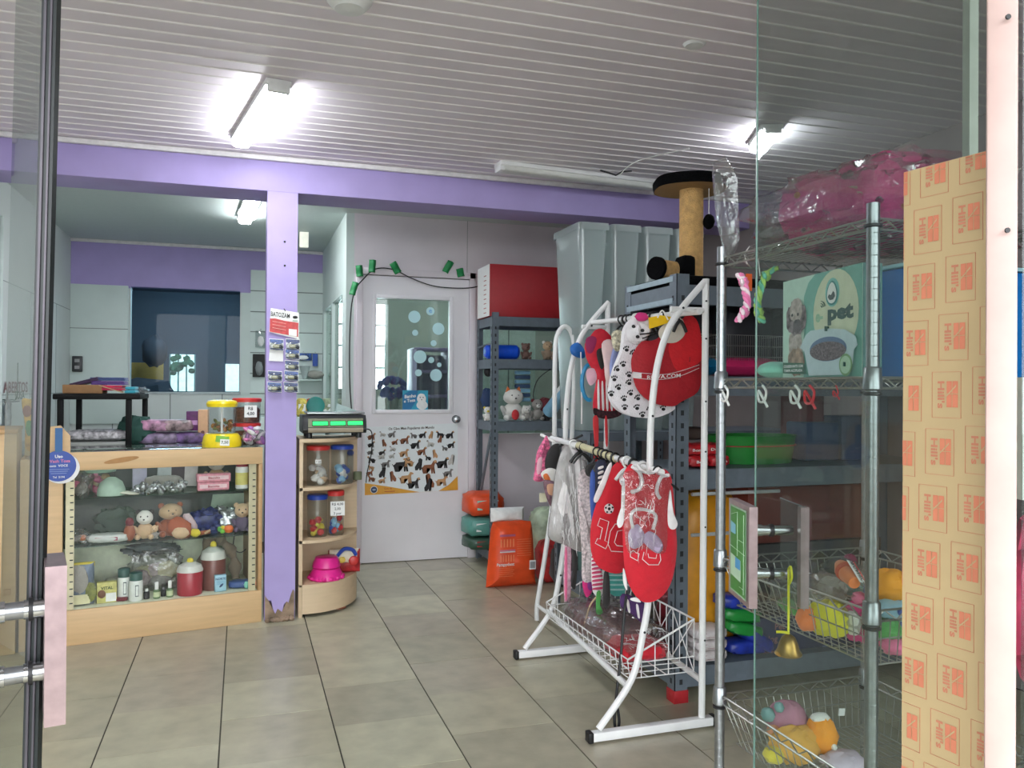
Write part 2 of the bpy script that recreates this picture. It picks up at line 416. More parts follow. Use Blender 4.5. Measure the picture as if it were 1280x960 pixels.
struct(g.build('window_4'))
# unseen front wall, lintel and canopy added to cut daylight; pavement outside
g = G(); fm = M('facade', (150, 146, 142), .8)
g.box2((2.02, YF-.3, 0), (XR+.12, YF-.15, 3.0), fm); g.box2((XL-.12, YF-.3, 2.64), (XR+.12, YF-.18, 3.0), fm); struct(g.build('blocker_front'))
g = G(); g.box2((-3.5, -1.1, 2.95), (4.6, YF-.18, 3.02), fm); struct(g.build('blocker_canopy'))
g = G(); g.box2((-30, -30, -.3), (30, -3.9, -.12), M('asphalt', (84, 84, 84), .9)); g.box2((-30, -4, -.14), (XL-.1, 20, -.12), MATS['asphalt']); g.box2((XR+.1, -4, -.14), (30, 20, -.12), MATS['asphalt']); struct(g.build('ground_outside'))
# dark box behind the rear window, added to hold its reflection
g = G(); dk = M('reflection_dark', (52, 66, 78), .8); 
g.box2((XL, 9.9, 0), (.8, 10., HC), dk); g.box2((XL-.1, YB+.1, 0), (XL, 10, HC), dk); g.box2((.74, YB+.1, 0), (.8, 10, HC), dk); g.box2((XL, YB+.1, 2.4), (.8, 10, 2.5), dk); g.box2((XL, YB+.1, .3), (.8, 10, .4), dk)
struct(g.build('reflection_box'))
g = G(); g.box2((-.9, 8.9, 2.36), (0, 9.0, 2.395), M('fill_tube', (220, 240, 255), 1, var=0, emit=26)); tag(g.build('fill_tube'), 'unseen fill tube added to light the reflection behind the rear window', 'light')  # unseen lamp added above the opening to brighten the dark box
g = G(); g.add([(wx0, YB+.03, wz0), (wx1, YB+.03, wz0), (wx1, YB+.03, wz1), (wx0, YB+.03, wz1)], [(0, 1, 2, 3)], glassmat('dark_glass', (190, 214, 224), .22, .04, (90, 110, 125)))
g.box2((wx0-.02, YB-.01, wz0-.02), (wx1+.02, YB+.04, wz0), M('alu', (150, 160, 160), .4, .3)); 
struct(g.build('window_1'))
# street reflection modelled as things: glowing pane, foliage, board, silhouette
g = G()
leaf = M('tree_green_far', (60, 110, 80), .8, var=.5, scale=20)
xa, xb_, za, zb_ = oy(213, 440, 9.88).x, oy(244, 440, 9.88).x, oy(225, 489, 9.88).z, oy(225, 443, 9.88).z
g.box2((xa, 9.86, za), (xb_, 9.88, zb_), M('reflected_day', (205, 228, 222), 1, var=.25, scale=14, emit=.8))
for t_ in (.0, .33, .66, 1): g.box2((xa+(xb_-xa)*t_-.008, 9.84, za), (xa+(xb_-xa)*t_+.008, 9.86, zb_), M('sash_green', (120, 150, 145), .6))
for i in range(26):
    g.blob((rnd.uniform(xa+.03, xb_-.03), 9.82, rnd.uniform(za+.2, zb_-.02)), (.035, .012, .03), leaf, .4, 2, 8, 6, seed=i)
xa2, xb2 = oy(282, 440, 9.88).x, oy(299, 440, 9.88).x
g.box2((xa2, 9.86, za), (xb2, 9.88, zb_-.1), MATS['reflected_day'])
struct(g.build('reflected_window'))
g = G(); ya, yb = oy(162, 453, 9.8), oy(204, 475, 9.8); g.box2((ya.x, 9.8, yb.z), (yb.x, 9.83, ya.z), M('ochre_board', (205, 160, 60), .7), .005)
tag(g.build('reflected_board'), 'plain ochre board standing in for a reflection in the rear window', 'board')
g = G(); c = oy(190, 478, 9.5); g.blob((c.x-.05, 9.5, c.z-.18), (.32, .12, .22), M('silhouette_dark', (34, 44, 54), .8), .3, 2, seed=3); g.blob((c.x+.02, 9.5, c.z+.34), (.13, .1, .17), MATS['silhouette_dark'], .2, 2, seed=5)
tag(g.build('reflected_silhouette'), 'dark silhouette standing in for a reflection in the rear window glass', 'bundle')
# cornice strips
g = G(); tw = M('trim_white', (225, 222, 222), .5)
g.box2((XL, YBM-.03, HC-.03), (XR, YBM-.001, HC-.001), tw, .006); struct(g.build('trim_2'))
g = G(); g.box2((XL, YB-.035, HC-.03), (.74, YB-.009, HC-.001), tw, .006); struct(g.build('trim_3'))
# beam and pillar
g = G(); g.box2((XL, YBM, zbm), (XR, YBM+.30, HC), purple, .004); struct(g.build('beam'))
plx0, plx1 = .128, .298
g = G(); conc = M('bare_render', (150, 128, 108), .95, var=.3, scale=14, bump=.4, bscale=40)
nseg = 14
g.box2((plx0, YBM+.02, 0), (plx1, YBM+.28, zbm), purple)
zt = [.115+.05*noise.noise(Vector((i*1.7, 2.2, 0)))+(.05 if i in (0, 12, 13, 14) else 0)+(-.05 if 3 < i < 9 else 0) for i in range(nseg+1)]
P = [(plx0+(plx1-plx0)*i/nseg, YBM, zt[i]) for i in range(nseg+1)]+[(plx1, YBM, zbm), (plx0, YBM, zbm)]
g.prism(P, (0, .03, 0), purple)
g.box2((plx0+.004, YBM+.006, 0), (plx1-.004, YBM+.02, .3), conc)
for i in range(6): g.blob((plx0+.02+i*.026, YBM-.01, .012), (.02, .02, .014), conc, .6, 3, 8, 6, seed=i)
struct(g.build('pillar', sm=30))
g = G()
for (x, y) in ((356, 302), (356, 332), (449, 198)):
    p = oy(x, y, YBM-.004); g.cyl(p, p+Vector((0, .01, 0)), .006, black)
struct(g.build('trim_4'))
# door with window
g = G(); doorw = M('door_white', (228, 225, 229), .4, var=.02, scale=4)
a, b = oy(471, 372, YM-.02), oy(562, 512, YM-.02); DX0, DX1, DZ0, DZ1 = a.x, b.x, b.z, a.z
ddoor = thing('door', 'white interior door with half glazed window and dog poster', 'door', (dx0, YM, 0))
ddoor.name = 'door_1'; ROOTM['door_1'] = ROOTM['door']; del ddoor['category']; del ddoor['label']; struct(ddoor)
yd0, yd1 = YM+.005, YM+.045
g.box2((dx0, yd0, .005), (DX0, yd1, dzt-.005), doorw); g.box2((DX1, yd0, .005), (dx1, yd1, dzt-.005), doorw); g.box2((DX0, yd0, .005), (DX1, yd1, DZ0), doorw); g.box2((DX0, yd0, DZ1), (DX1, yd1, dzt-.005), doorw)
g.build('door_leaf', ddoor)
g = G()
for (p, q) in (((DX0-.03, DZ0-.03), (DX0, DZ1+.03)), ((DX1, DZ0-.03), (DX1+.03, DZ1+.03)), ((DX0, DZ0-.03), (DX1, DZ0)), ((DX0, DZ1), (DX1, DZ1+.03))):
    g.box2((p[0], yd0-.014, p[1]), (q[0], yd0, q[1]), doorw, .004)
g.build('window_frame', ddoor)
g = G(); g.box2((DX0, yd0+.018, DZ0), (DX1, yd0+.023, DZ1), glassmat('door_pane', (222, 232, 228), .8, .03)); g.build('glass_pane', ddoor)
k = oy(570, 524, YM-.01)
g = G(); g.cyl((k.x, yd0, k.z), (k.x, yd0-.006, k.z), .032, chrome, seg=20); g.lathe((k.x, yd0-.005, k.z), [(.012, 0), (.012, .02), (.026, .03), (.03, .045), (.024, .058), (.0, .062)], chrome, 20, M3=Matrix.Rotation(R(90), 3, 'X')); g.build('knob', ddoor)
st = glassmat('frost_sticker', (215, 234, 238), .3, .7, (222, 238, 242)); st2 = M('sticker_blue', (120, 160, 200), .6)
for i, (x, y, r) in enumerate(((518, 396, 8), (538, 389, 5.5), (548, 411, 8), (519, 416, 4), (542, 429, 4), (525, 446, 8.5), (539, 450, 4), (549, 456, 3), (545, 469, 8), (523, 466, 4.5))):
    p = oy(x, y, yd0+.016); rr = r*6.1/F
    g = G(); g.cyl(p, p-Vector((0, .001, 0)), rr, st, seg=24)
    if i == 1: g.text('e', p-Vector((0, .003, 0)), UX, UZ, rr*1.2, st2, .03)
    lab(g.build('bubble_sticker', ddoor, sm=0), 'round frosted bubble sticker')
# lower skirting under the door wall
g = G(); g.box2((dx1+.06, YM-.012, 0), (XR, YM, .07), tw, .003); struct(g.build('baseboard_back'))
# ================================================================== lamps on the ceiling
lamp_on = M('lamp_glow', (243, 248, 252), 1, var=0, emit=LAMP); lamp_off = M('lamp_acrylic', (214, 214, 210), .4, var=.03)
def batten(a, b, wd, label, on=True, grp=None):
    a, b = Vector(a), Vector(b); c = (a+b)/2; L_ = (b-a).length; rz = math.atan2((b-a).y, (b-a).x)
    t = thing('batten_light', label, 'ceiling light', (c.x, c.y, HC-.055), grp)
    g = G(); g.box((c.x, c.y, HC-.014), (L_, wd*1.12, .026), white_metal, rz, bev=.004)
    g.build('housing', t)
    g = G(); n = 10; dr = Vector((math.cos(rz), math.sin(rz), 0)); sd = Vector((-dr.y, dr.x, 0)); pr = []
    for k in range(n+1):
        an = math.pi*k/n; pr.append((-math.copysign(abs(math.cos(an))**.5, math.cos(an))*wd*.45, -math.sin(an)**.5*.030 if 0 < k < n else 0.))
    vs_ = []; 
    for e in (-1, 1):
        for (q, z) in pr: vs_.append(c+dr*((.475 if e > 0 else -.499)*L_)+sd*q+Vector((0, 0, HC-.027+z-c.z)))
    fs = [(k, k+1, k+n+2, k+n+1) for k in range(n)]+[tuple(range(n+1)), tuple(range(n+1, 2*n+2))]
    g.add(vs_, fs, lamp_on if on else lamp_off); g.build('diffuser', t)
    g = G()
    for e in ((1,) if on else (-1, 1)): g = G(); g.box(c+dr*(e*L_*.487)+Vector((0, 0, HC-.034-c.z)), (L_*.026, wd*.95, .046), white_metal, rz, bev=.006); g.build('end_cap', t)
    return t
batten(oz(301, 183, HC-.05), oz(349, 113, HC-.05), .098, 'lit white tube light on the ribbed ceiling in front of the purple beam')
l2 = batten(oz(306, 279, HC-.05), oz(318, 248, HC-.05), .105, 'lit white tube light in the rear room beyond the purple beam')
g = G(); c = Vector((.03, 5.98, HC-.08))
for k in range(3): g.tube([c+Vector((.05*math.cos(a)*(1+.2*k), .02*k, -.03+.05*math.sin(a))) for a in [i*math.pi/6 for i in range(12)]], .004, white, 6, closed=True)
lab(g.build('wire_loops', l2), 'loops of white wire')
l3 = batten(oz(622, 213, HC-.05), oz(830, 238, HC-.05), .10, 'unlit white tube light alongside the purple beam', on=False)
g = G(); p = oz(770, 219, HC-.075); g.tube([p+Vector((-.10, 0, .02)), p, p+Vector((.05, .02, .03)), p+Vector((.12, .04, .045))], .005, black, 6); g.tube(smooth([p+Vector((.02, 0, .0)), p+Vector((.08, -.12, .06)), p+Vector((.25, -.4, .07))], 5), .003, white, 6); lab(g.build('loose_wire', l3), 'loose black and white wire ends')
batten(oz(948, 190, HC-.05), oz(965, 167, HC-.05), .10, 'lit tube light added in place of a lamp reflection in the right glass door')  # added lamp, stands in for a reflection in the door glass
batten((1.6, 7.2, HC), (2.6, 7.2, HC), .1, 'fill tube light added to brighten the grooming room behind the door')  # added lamp, brightens the view through the door window
# ceiling rose and stub
g = G(); p = oz(437, -8, HC); g.lathe((p.x, p.y, HC-.06), [(.0, 0), (.05, .005), (.075, .03), (.08, .06)], white_metal, 20); tag(g.build('smoke_cover'), 'round white cover on the ceiling at the top of the photo', 'ceiling fitting')
g = G(); p = oz(868, 55, HC); g.lathe((p.x, p.y, HC-.012), [(.0, 0), (.035, .003), (.045, .012)], white_metal, 16); tag(g.build('ceiling_cap'), 'small white cap on the ribbed ceiling above the shelving', 'ceiling fitting')
# white box hanging by the rear slat panel
g = G(); p = oy(380, 292, 7.2); t = thing('hanging_sign', 'small white box hanging from the rear ceiling right of the pillar', 'hanging box', (p.x, 7.2, p.z-.08))
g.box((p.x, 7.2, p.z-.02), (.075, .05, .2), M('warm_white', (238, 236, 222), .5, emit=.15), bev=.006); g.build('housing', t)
g = G(); g.tube([(p.x, 7.2, p.z+.08), (p.x, 7.2, HC)], .008, black, 8); g.build('stem', t)
g = G(); p = oy(97, 455, YB-.03); g.box((p.x, YB-.045, p.z), (.085, .02, .14), M('dark_plate', (44, 46, 48), .4), bev=.006)
for dz in (-.03, .03): g.box((p.x, YB-.057, p.z+dz), (.04, .006, .03), M('socket_grey', (150, 150, 150), .5), bev=.002)
tag(g.build('wall_socket'), 'black wall socket on the white panel above the folded cloths', 'socket')

# ================================================================== glass display case
# front plane turned a little: local axis e (to the right), d (depth)
CP = Vector((.114, 4.893, 0)); e_ = Vector((.985, .173, 0)).normalized(); d_ = Vector((-e_.y, e_.x, 0))
def cf(x, y, dep=0.):   # picture point on the plane dep behind the case front -> (s along front, z)
    o = CP+d_*dep; r = ray(x, y); t = (o-CAM).dot(d_)/r.dot(d_); p = CAM+r*t
    return (p-CP).dot(e_), p.z
def cw(s, z, dep=0.): return CP+e_*s+d_*dep+UZ*z
sL = cf(24, 700)[0]; sG0 = cf(78, 680)[0]; sR = 0.; DEP = .48; ZT = 1.0
zg1 = (cf(320, 577)[1]+cf(90, 592)[1])/2; zg0 = (cf(323, 738)[1]+cf(85, 764)[1])/2
rzc = math.atan2(e_.y, e_.x)
def cbox(g, s0, s1, z0, z1, d0, d1, m, bev=.003): return g.box(cw((s0+s1)/2, (z0+z1)/2, (d0+d1)/2), (s1-s0, d1-d0, z1-z0), m, rzc, bev=bev)
case = thing('display_case', 'beige wooden display case with a glass front full of pet toys and bottles', 'display case', cw(sL, 0, 0))
g = G()
cbox(g, sG0-.02, sR, 0, zg0, 0, .02, wood); cbox(g, sG0-.02, sR, zg1, ZT, 0, .02, wood)
cbox(g, sR-.022, sR, zg0, zg1, 0, DEP, wood_e); cbox(g, sR-.022, sR, 0, zg0, .021, DEP, wood_e); cbox(g, sL, sG0, 0, ZT-.03, 0, .02, wood)
cbox(g, sG0-.02, sG0, zg0, zg1, .02, DEP, wood_e)
cbox(g, sL, sL+.02, 0, ZT-.03, .021, DEP, wood_e)
cbox(g, sL+.02, sR-.022, zg0-.02, zg0, .021, DEP-.02, M('pale_inner', (216, 218, 194), .6))
g.build('carcass', case)
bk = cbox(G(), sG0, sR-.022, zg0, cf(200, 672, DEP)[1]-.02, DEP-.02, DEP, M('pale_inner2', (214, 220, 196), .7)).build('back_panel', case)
bk = cbox(G(), sG0, sR-.022, cf(200, 672, DEP)[1]-.02, zg1, DEP-.02, DEP, M('shade_inner', (92, 98, 96), .5)).build('back_panel', case); lab(bk, 'dark grey sheet for the shade seen through the upper back')  # dark colour stands for the dim view through the upper back
g = G(); q_ = [cf(x, y, DEP-.03) for x, y in ((259, 660), (266, 618), (312, 616), (312, 626), (273, 628), (268, 660))]; g.prism([cw(s, z, DEP-.03) for s, z in q_], d_*.006, M('pale_bracket', (176, 196, 176), .5)); lab(g.build('inner_frame', case), 'pale green-grey angled frame')
g = G(); zs2 = (cf(300, 665, .04)[1]+cf(110, 686, .04)[1])/2; zs1 = (cf(310, 612, .04)[1]+cf(110, 622, .04)[1])/2
for zz in (zs1, zs2): cbox(G(), sG0+.005, sR-.03, zz-.008, zz, .04, DEP-.03, glassmat('shelf_glass', (228, 240, 234), .8, .03, (150, 185, 170)), 0).build('glass_shelf', case, sm=0)
g = G(); P_ = [cw(sG0, zg0, .008), cw(sR-.022, zg0, .008), cw(sR-.022, zg1, .008), cw(sG0, zg1, .008)]; g.add(P_, [(0, 1, 2, 3)], glass_case); g.build('front_glass', case, sm=0)
g = G()
for s_ in (sG0+.035, sR-.05):
    cbox(g, s_-.022, s_+.018, zg0, zg1, .02, .026, M('strip_steel', (190, 180, 150), .4, .3), 0)
    n = 18
    for i in range(n): cbox(g, s_-.002, s_+.014, zg0+.03+i*(zg1-zg0-.05)/n, zg0+.036+i*(zg1-zg0-.05)/n, .018, .021, slot_dark, 0)
lab(g.build('slotted_strip', case, sm=0), 'slotted shelf support strip')
g = G(); cbox(g, sG0-.02, sR, ZT-.008, ZT, .021, DEP, glassmat('top_glass', (235, 242, 238), 1.6, .08, (160, 175, 165))); g.build('case_top', case)
# pale smear of glue on the top rail
g = G(); s0, z0 = cf(152, 575); 
g.prism([cw(s0+(.085+.012*noise.noise(Vector((k, 0, 0))))*math.cos(a)*1., z0+.014*math.sin(a)+.012*math.cos(a), 0) for k, a in enumerate([i*math.pi/8 for i in range(16)])], -d_*.0015, M('brown_stain', (168, 124, 74), .6)); g.build('tape_mark', case)
# cut corner backboard at the left of the case top
g = G(); A_ = [cf(x, y, .03) for x, y in ((56, 566), (56, 534), (76, 532), (88, 545), (88, 566))]
g.prism([cw(s, z, .03) for s, z in A_], d_*.016, wood); tag(g.build('corner_board'), 'small beige board with a cut corner standing on the left of the display case', 'board')
# second cabinet at far left
s0, s1 = cf(-40, 700)[0], cf(20, 700)[0]; z1 = cf(10, 537)[1]
t = thing('counter_cabinet', 'beige counter cabinet at the left edge beside the display case', 'cabinet', cw(s0, 0, 0))
g = G(); cbox(g, s0, s1, 0, z1-.02, -.02, .45, wood, .004); g.build('body', t); g = G(); cbox(g, s0, s1+.005, z1-.02, z1, -.03, .46, wood_e, .004); g.build('counter_top', t)
g = G(); cbox(g, s1-.05, s1-.02, .3, .33, -.032, -.02, wood_e); g.build('catch', t)
# round blue card hung on the case corner
p = oy(72, 582, 4.52); p2 = cw(*cf(72, 582, -.012), -.012); nrm = -d_
t = thing('round_card', 'round blue hanging card with white lettering on the display case corner', 'card', cw(cf(72, 582)[0], cf(72, 598)[1], -.012))
g = G(); s0, z0 = cf(73.5, 582.5, -.012); rr = 17.5*4.62/F; mb = M('card_blue', (38, 72, 158), .45); mb2 = M('card_strap', (36, 92, 146), .5)
g.prism([cw(s0+rr*math.cos(i*math.pi/16), z0+rr*math.sin(i*math.pi/16), -.010) for i in range(32)], -d_*.003, mb)
g.prism([cw(s0+.012+rr*1.05*math.cos(i*math.pi/16), z0-.012+rr*math.sin(i*math.pi/16), -.006) for i in range(32)], -d_*.002, paper)
g.text('Uso', cw(s0, z0+rr*.62, -.0145), e_, UZ, .016, white, .03); g.text('Wash Tosa', cw(s0, z0+rr*.32, -.0145), e_, UZ, .016, M('card_pink', (206, 120, 150), .6), .02)
g.text('com  VOCE', cw(s0, z0+rr*.02, -.0145), e_, UZ, .012, white, .02)
for i in range(3): g.box(cw(s0, z0-rr*(.22+.13*i), -.0145), (rr*(1.2-.15*i), .0008, .003), M('card_pale', (130, 150, 200), .6), rzc)
g.text('Tel  5194', cw(s0, z0-rr*.72, -.0145), e_, UZ, .010, white, .02)
g.build('card_disc', t)
g = G(); s1_, z1_ = cf(72, 535, -.01); cbox(g, s0-.018, s0+.016, z0+rr*.9, z1_, -.014, -.010, mb2, 0); lab(g.build('strap', t), 'teal hanging strap')

# ---- contents of the case; helpers
def ci(px, dep, zs): 
    s, _ = cf(px, 650, dep); return cw(s, zs, dep)
toyc = lambda n, c, **k: M('toy_'+n, c, .75, sheen=.2, bump=.15, bscale=120, **k)
brown, tan, wht, blk, org, yel, grn, blu, pnk, red = [toyc(n, c) for n, c in (('brown', (150, 84, 56)), ('tan', (200, 170, 135)), ('white', (222, 220, 214)), ('black', (38, 36, 36)), ('orange', (226, 120, 58)), ('yellow', (214, 196, 60)), ('green', (80, 160, 80)), ('blue', (62, 92, 172)), ('pink', (226, 110, 150)), ('red', (190, 40, 46)))]
lilac = toyc('lilac', (196, 176, 206)); teal = toyc('teal', (60, 150, 140)); purp = toyc('purple', (96, 66, 110)); grey = toyc('grey', (150, 146, 140)); mint = toyc('mint', (140, 212, 190)); magenta = toyc('magenta', (206, 40, 120))
lightblue = toyc('lightblue', (130, 180, 210)); maroon = toyc('maroon', (110, 34, 44))
def plush(label, p, h, body, head=None, ear=None, face=None, cat='plush toy', grp=None, wid=1., name='plush_toy', rz=0., rear='round'):
    """seated soft toy h high standing on p"""
    head = head or body; ear = ear or head; p = Vector(p)
    t = thing(name, label, cat, p, grp)
    g = G(); g.T = Matrix.Translation(p) @ Matrix.Rotation(rz, 4, 'Z')
    g.blob((0, 0, h*.27), (h*.27*wid, h*.22, h*.27), body, .1, 1, seed=h)
    for sx in (-1, 1):
        g.blob((sx*h*.2*wid, -h*.18, h*.09), (h*.10, h*.15, h*.09), body, .05, 1, 10, 8)
        g.blob((sx*h*.26*wid, -h*.08, h*.32), (h*.08, h*.09, h*.16), body, .05, 1, 10, 8, ry=sx*.5)
    g.build('body', t)
    g = G(); g.T = Matrix.Translation(p) @ Matrix.Rotation(rz, 4, 'Z')
    g.blob((0, -h*.03, h*.72), (h*.26*wid, h*.22, h*.24), head, .05, 1)
    g.blob((0, -h*.22, h*.66), (h*.11, h*.08, h*.08), face or head, 0, 1, 10, 8)
    for sx in (-1, 1): g.blob((sx*h*.10, -h*.215, h*.77), (h*.028, h*.02, h*.032), black, 0, 1, 8, 6)
    g.blob((0, -h*.30, h*.68), (h*.035, h*.02, h*.025), black, 0, 1, 8, 6)
    hd = g.build('head', t)
    for sx in (-1, 1):
        g = G(); g.T = Matrix.Translation(p) @ Matrix.Rotation(rz, 4, 'Z')
        if rear == 'point':
            g.add([(sx*h*.07, -h*.06, h*.9), (sx*h*.25, -h*.06, h*.84), (sx*h*.19, -h*.06, h*1.04), (sx*h*.07, h*.02, h*.9), (sx*h*.25, h*.02, h*.84), (sx*h*.19, h*.0, h*1.04)], [(0, 1, 2), (5, 4, 3), (0, 3, 4, 1), (1, 4, 5, 2), (2, 5, 3, 0)], ear)
        else: g.blob((sx*h*.2*wid, 0, h*.9), (h*.09, h*.05, h*.09), ear, 0, 1, 10, 8)
        g.build('ear', hd)
    return t
def packet(label, c, d, m, m2=None, cat='packet', rz=0., grp=None, text=None, name='packet', wr=.006):
    """soft filled packet, flat on its base; c = base centre, d = (w, depth, h)"""
    c = Vector(c); g = G()
    g.blob(c+UZ*d[2]/2, (d[0]/2, d[1]/2, d[2]/2), m, .12, 3, 20, 12, rz=rz, sq=.55, seed=c.x*9)
    if m2: g.box(c+Matrix.Rotation(rz, 3, 'Z') @ Vector((0, -d[1]*.47, d[2]*.5)), (d[0]*.55, .003, d[2]*.4), m2, rz)
    if text:
        u = Matrix.Rotation(rz, 3, 'Z') @ UX; g.text(text, c+Matrix.Rotation(rz, 3, 'Z') @ Vector((0, -d[1]*.52-.002, d[2]*.5)), u, UZ, d[2]*.22, white if not m2 else black, .02, wid=d[0]*.45)
    return tag(g.build(name), label, cat, grp)
def crumple(label, c, d, m, inner=None, name='plastic_bag', cat='bag', grp=None, seed=0.):
    g = G(); c = Vector(c); g.blob(c+UZ*d[2]/2, (d[0]/2, d[1]/2, d[2]/2), m, .5, 2.2, 24, 14, seed=seed+c.x*5, sq=.8)
    if inner: 
        for k in range(5): g.blob(c+Vector((rnd.uniform(-.3, .3)*d[0], rnd.uniform(-.2, .2)*d[1], d[2]*rnd.uniform(.22, .5))), (d[0]*.2, d[1]*.2, d[2]*.2), inner[k % len(inner)], .3, 2, 10, 8, seed=k)
    return tag(g.build(name), label, cat, grp)
def bottle(label, p, r, h, body, cap, capm=None, lblm=None, name='bottle', cat='bottle', grp=None, wide=False, caph=.25):
    p = Vector(p); t = thing(name, label, cat, p, grp); g = G(); hb = h*(1-caph)
    g.lathe(p, [(0, 0), (r*.92, 0), (r, .004), (r, hb*.86), (r*(.8 if not wide else .97), hb*.95), (r*(.5 if not wide else .9), hb)], body, 18)
    if lblm: g.lathe(p+UZ*hb*.18, [(r*1.015, 0), (r*1.015, hb*.55)], lblm, 18)
    g.build('body', t)
    g = G(); rc = r*(.55 if not wide else .95); g.lathe(p+UZ*hb, [(rc, 0), (rc, h*caph*.9), (rc*.8, h*caph), (0, h*caph)], cap, 16); g.build('cap', t)
    return t
zf = zg0+.002
# bottom shelf
s, z1_ = cf(100, 705, .1)
t = thing('printed_bag', 'silvery food bag with a yellow top band at the left of the lowest case shelf', 'bag', ci(100, .1, zf))
silver_blue = M('bag_silverblue', (112, 124, 142), .3, .2, .3, 12); cream = M('cream', (205, 200, 160), .6); olive = M('olive', (120, 124, 62), .6, var=.3, scale=25)
fr = (CP+d_*.1, e_, UZ, -d_); w0 = cf(84, 700, .1)[0]; w1 = cf(118, 700, .1)[0]; h1 = cf(100, 703, .1)[1]
g = G(); g.puffy(rects(w0, w1, zf, h1), fr, .03, silver_blue, wr=.01); g.build('bag_body', t)
g = G(); g.puffy(rects(w0-.002, w1+.002, h1-.025, h1), fr, .012, M('yellow_band', (212, 190, 60), .5), back=True); g.build('top_band', t)
g = G(); g.blob(cw((w0+w1)/2-.01, zf+.14, .075), (.045, .01, .075), grey, .2, 2); g.blob(cw((w0+w1)/2+.045, zf+.07, .072), (.03, .01, .05), olive, .3, 2); g.box(cw((w0+w1)/2-.01, zf+.035, .068), ((w1-w0)*.85, .004, .05), cream, rzc); lab(g.build('front_print', t), 'printed cat picture and cream band')
t = thing('tea_box', 'small yellow-green printed box on the lowest case shelf', 'box', ci(132, .08, zf))
g = G(); a0, a1 = cf(121, 740, .08)[0], cf(146, 740, .08)[0]; h1 = cf(133, 728, .08)[1]; bm_ = M('box_yellowgreen', (198, 192, 116), .6, var=.15, scale=40)
cbox(g, a0, a1, zf, h1, .08, .12, bm_); g.build('box_body', t)
g = G(); g.text('VITAL', cw((a0+a1)/2, h1-.03, .078), e_, UZ, .016, M('print_green', (60, 80, 40), .6), .03); g.box(cw((a0+a1)/2+.02, zf+.03, .078), (.05, .002, .045), white, rzc); g.blob(cw((a0+a1)/2-.025, zf+.05, .077), (.02, .003, .022), M('print_brown', (110, 70, 50), .6)); g.build('box_print', t)
packet('dull grey packet lying behind the yellow-green box in the case', ci(146, .2, zf), (.12, .08, .11), M('grey_pack', (150, 152, 132), .5), cream)
bgreen = M('cap_green', (44, 86, 80), .4); lblw = M('label_white', (226, 230, 226), .5)
def lblbottle(label, px, dep, ytop, wpx):
    p = ci(px, dep, zf); h = cf(px, ytop, dep)[1]-zf; r = wpx/2*4.75/F
    t = bottle(label, p, r, h, lblw, bgreen, wide=True, caph=.28)
    g = G(); g.box(p+e_*(r*.1)-d_*(r*1.01)+UZ*h*.38, (r*.5, .002, h*.4), M('label_frame', (70, 84, 88), .5), rzc); g.box(p+e_*(r*.1)-d_*(r*1.03)+UZ*h*.38, (r*.36, .002, h*.34), lblw, rzc); g.build('bottle_label', t)
lblbottle('white bottle with green cap, left one of the pair in the case', 155.5, .13, 710, 14)
lblbottle('white bottle with green cap, right one of the pair in the case', 170.5, .07, 715, 15)
t = packet('dark maroon tin lying under the left green-capped bottle', ci(152, .10, zf), (.07, .05, .02), maroon, cat='tin', name='flat_tin')
bottle('tiny black dropper bottle tilted beside the green-capped bottles', ci(184, .08, zf), .016, .055, black, lblw, name='dropper_bottle')
for px, lb in ((196.5, 'small white-topped spray bottle right of the black dropper bottle'), (213, 'small white-topped bottle with green label beside the red pot')):
    bottle(lb, ci(px, .07, zf), .018, .088, M('bottle_greenish', (96, 122, 84), .4), white, lblm=M('lbl_pale', (190, 200, 160), .5), name='small_bottle', caph=.45)
bottle('small dark bottle between the two white-topped bottles', ci(205, .10, zf), .014, .05, black, M('grey_cap', (90, 90, 90), .5), name='small_bottle')
crumple('heap of pinkish printed packets in clear wrap at the middle of the lowest case shelf', ci(196, .26, zf), (.30, .14, .24), wrap, [M('pkt_pinkgrey', (190, 170, 172), .6, var=.3), cream, grey], name='wrapped_packets', cat='packets')
t = crumple('dark grey carrier bag folded over the wrapped packets', ci(190, .30, zf+.20), (.30, .12, .06), M('bag_dark', (90, 96, 96), .4), cat='bag')
def pot(label, px, dep, r, h, m, ghost=False):
    p = ci(px, dep, zf); t = thing('treat_pot', label, 'pot', p)
    g = G(); g.lathe(p, [(0, 0), (r*.95, 0), (r, .01), (r, h*.62), (r*.97, h*.64)], m, 24); g.build('pot_body', t)
    g = G(); g.lathe(p+UZ*h*.64, [(r*1.03, 0), (r*1.03, h*.04), (r*.9, h*.16), (r*.45, h*.24), (0, h*.26)], M('lid_frost', (214, 214, 208), .35), 24)
    l = g.build('pot_lid', t); g = G(); g.blob(p+UZ*(h*.93), (r*.27, r*.2, h*.075), yel, .1, 2, 12, 8); lab(g.build('lid_knob', l), 'yellow moulded knob')
pot('red pot with a frosted lid and yellow knob in the display case', 238, .09, .068, .20, M('pot_red', (170, 52, 66), .3))
pot('taller dark pot with yellow knob behind the blue carton', 267, .16, .068, .27, M('pot_maroon', (120, 72, 66), .35))
t = thing('carton', 'pale blue carton with a blue fish standing before the dark pot', 'box', ci(276, .06, zf))
a0, a1 = cf(268.5, 730, .06)[0], cf(283, 730, .06)[0]; h1 = cf(276, 719, .06)[1]
g = G(); cbox(g, a0, a1, zf, h1, .06, .09, M('carton_blue', (160, 200, 220), .5)); g.build('box_body', t)
g = G(); g.text('NORTE', cw((a0+a1)/2, h1-.02, .058), e_, UZ, .012, M('print_navy', (36, 60, 100), .6), .03); g.blob(cw((a0+a1)/2+.004, zf+.035, .058), (.014, .002, .006), MATS['print_navy'], ry=-.8)
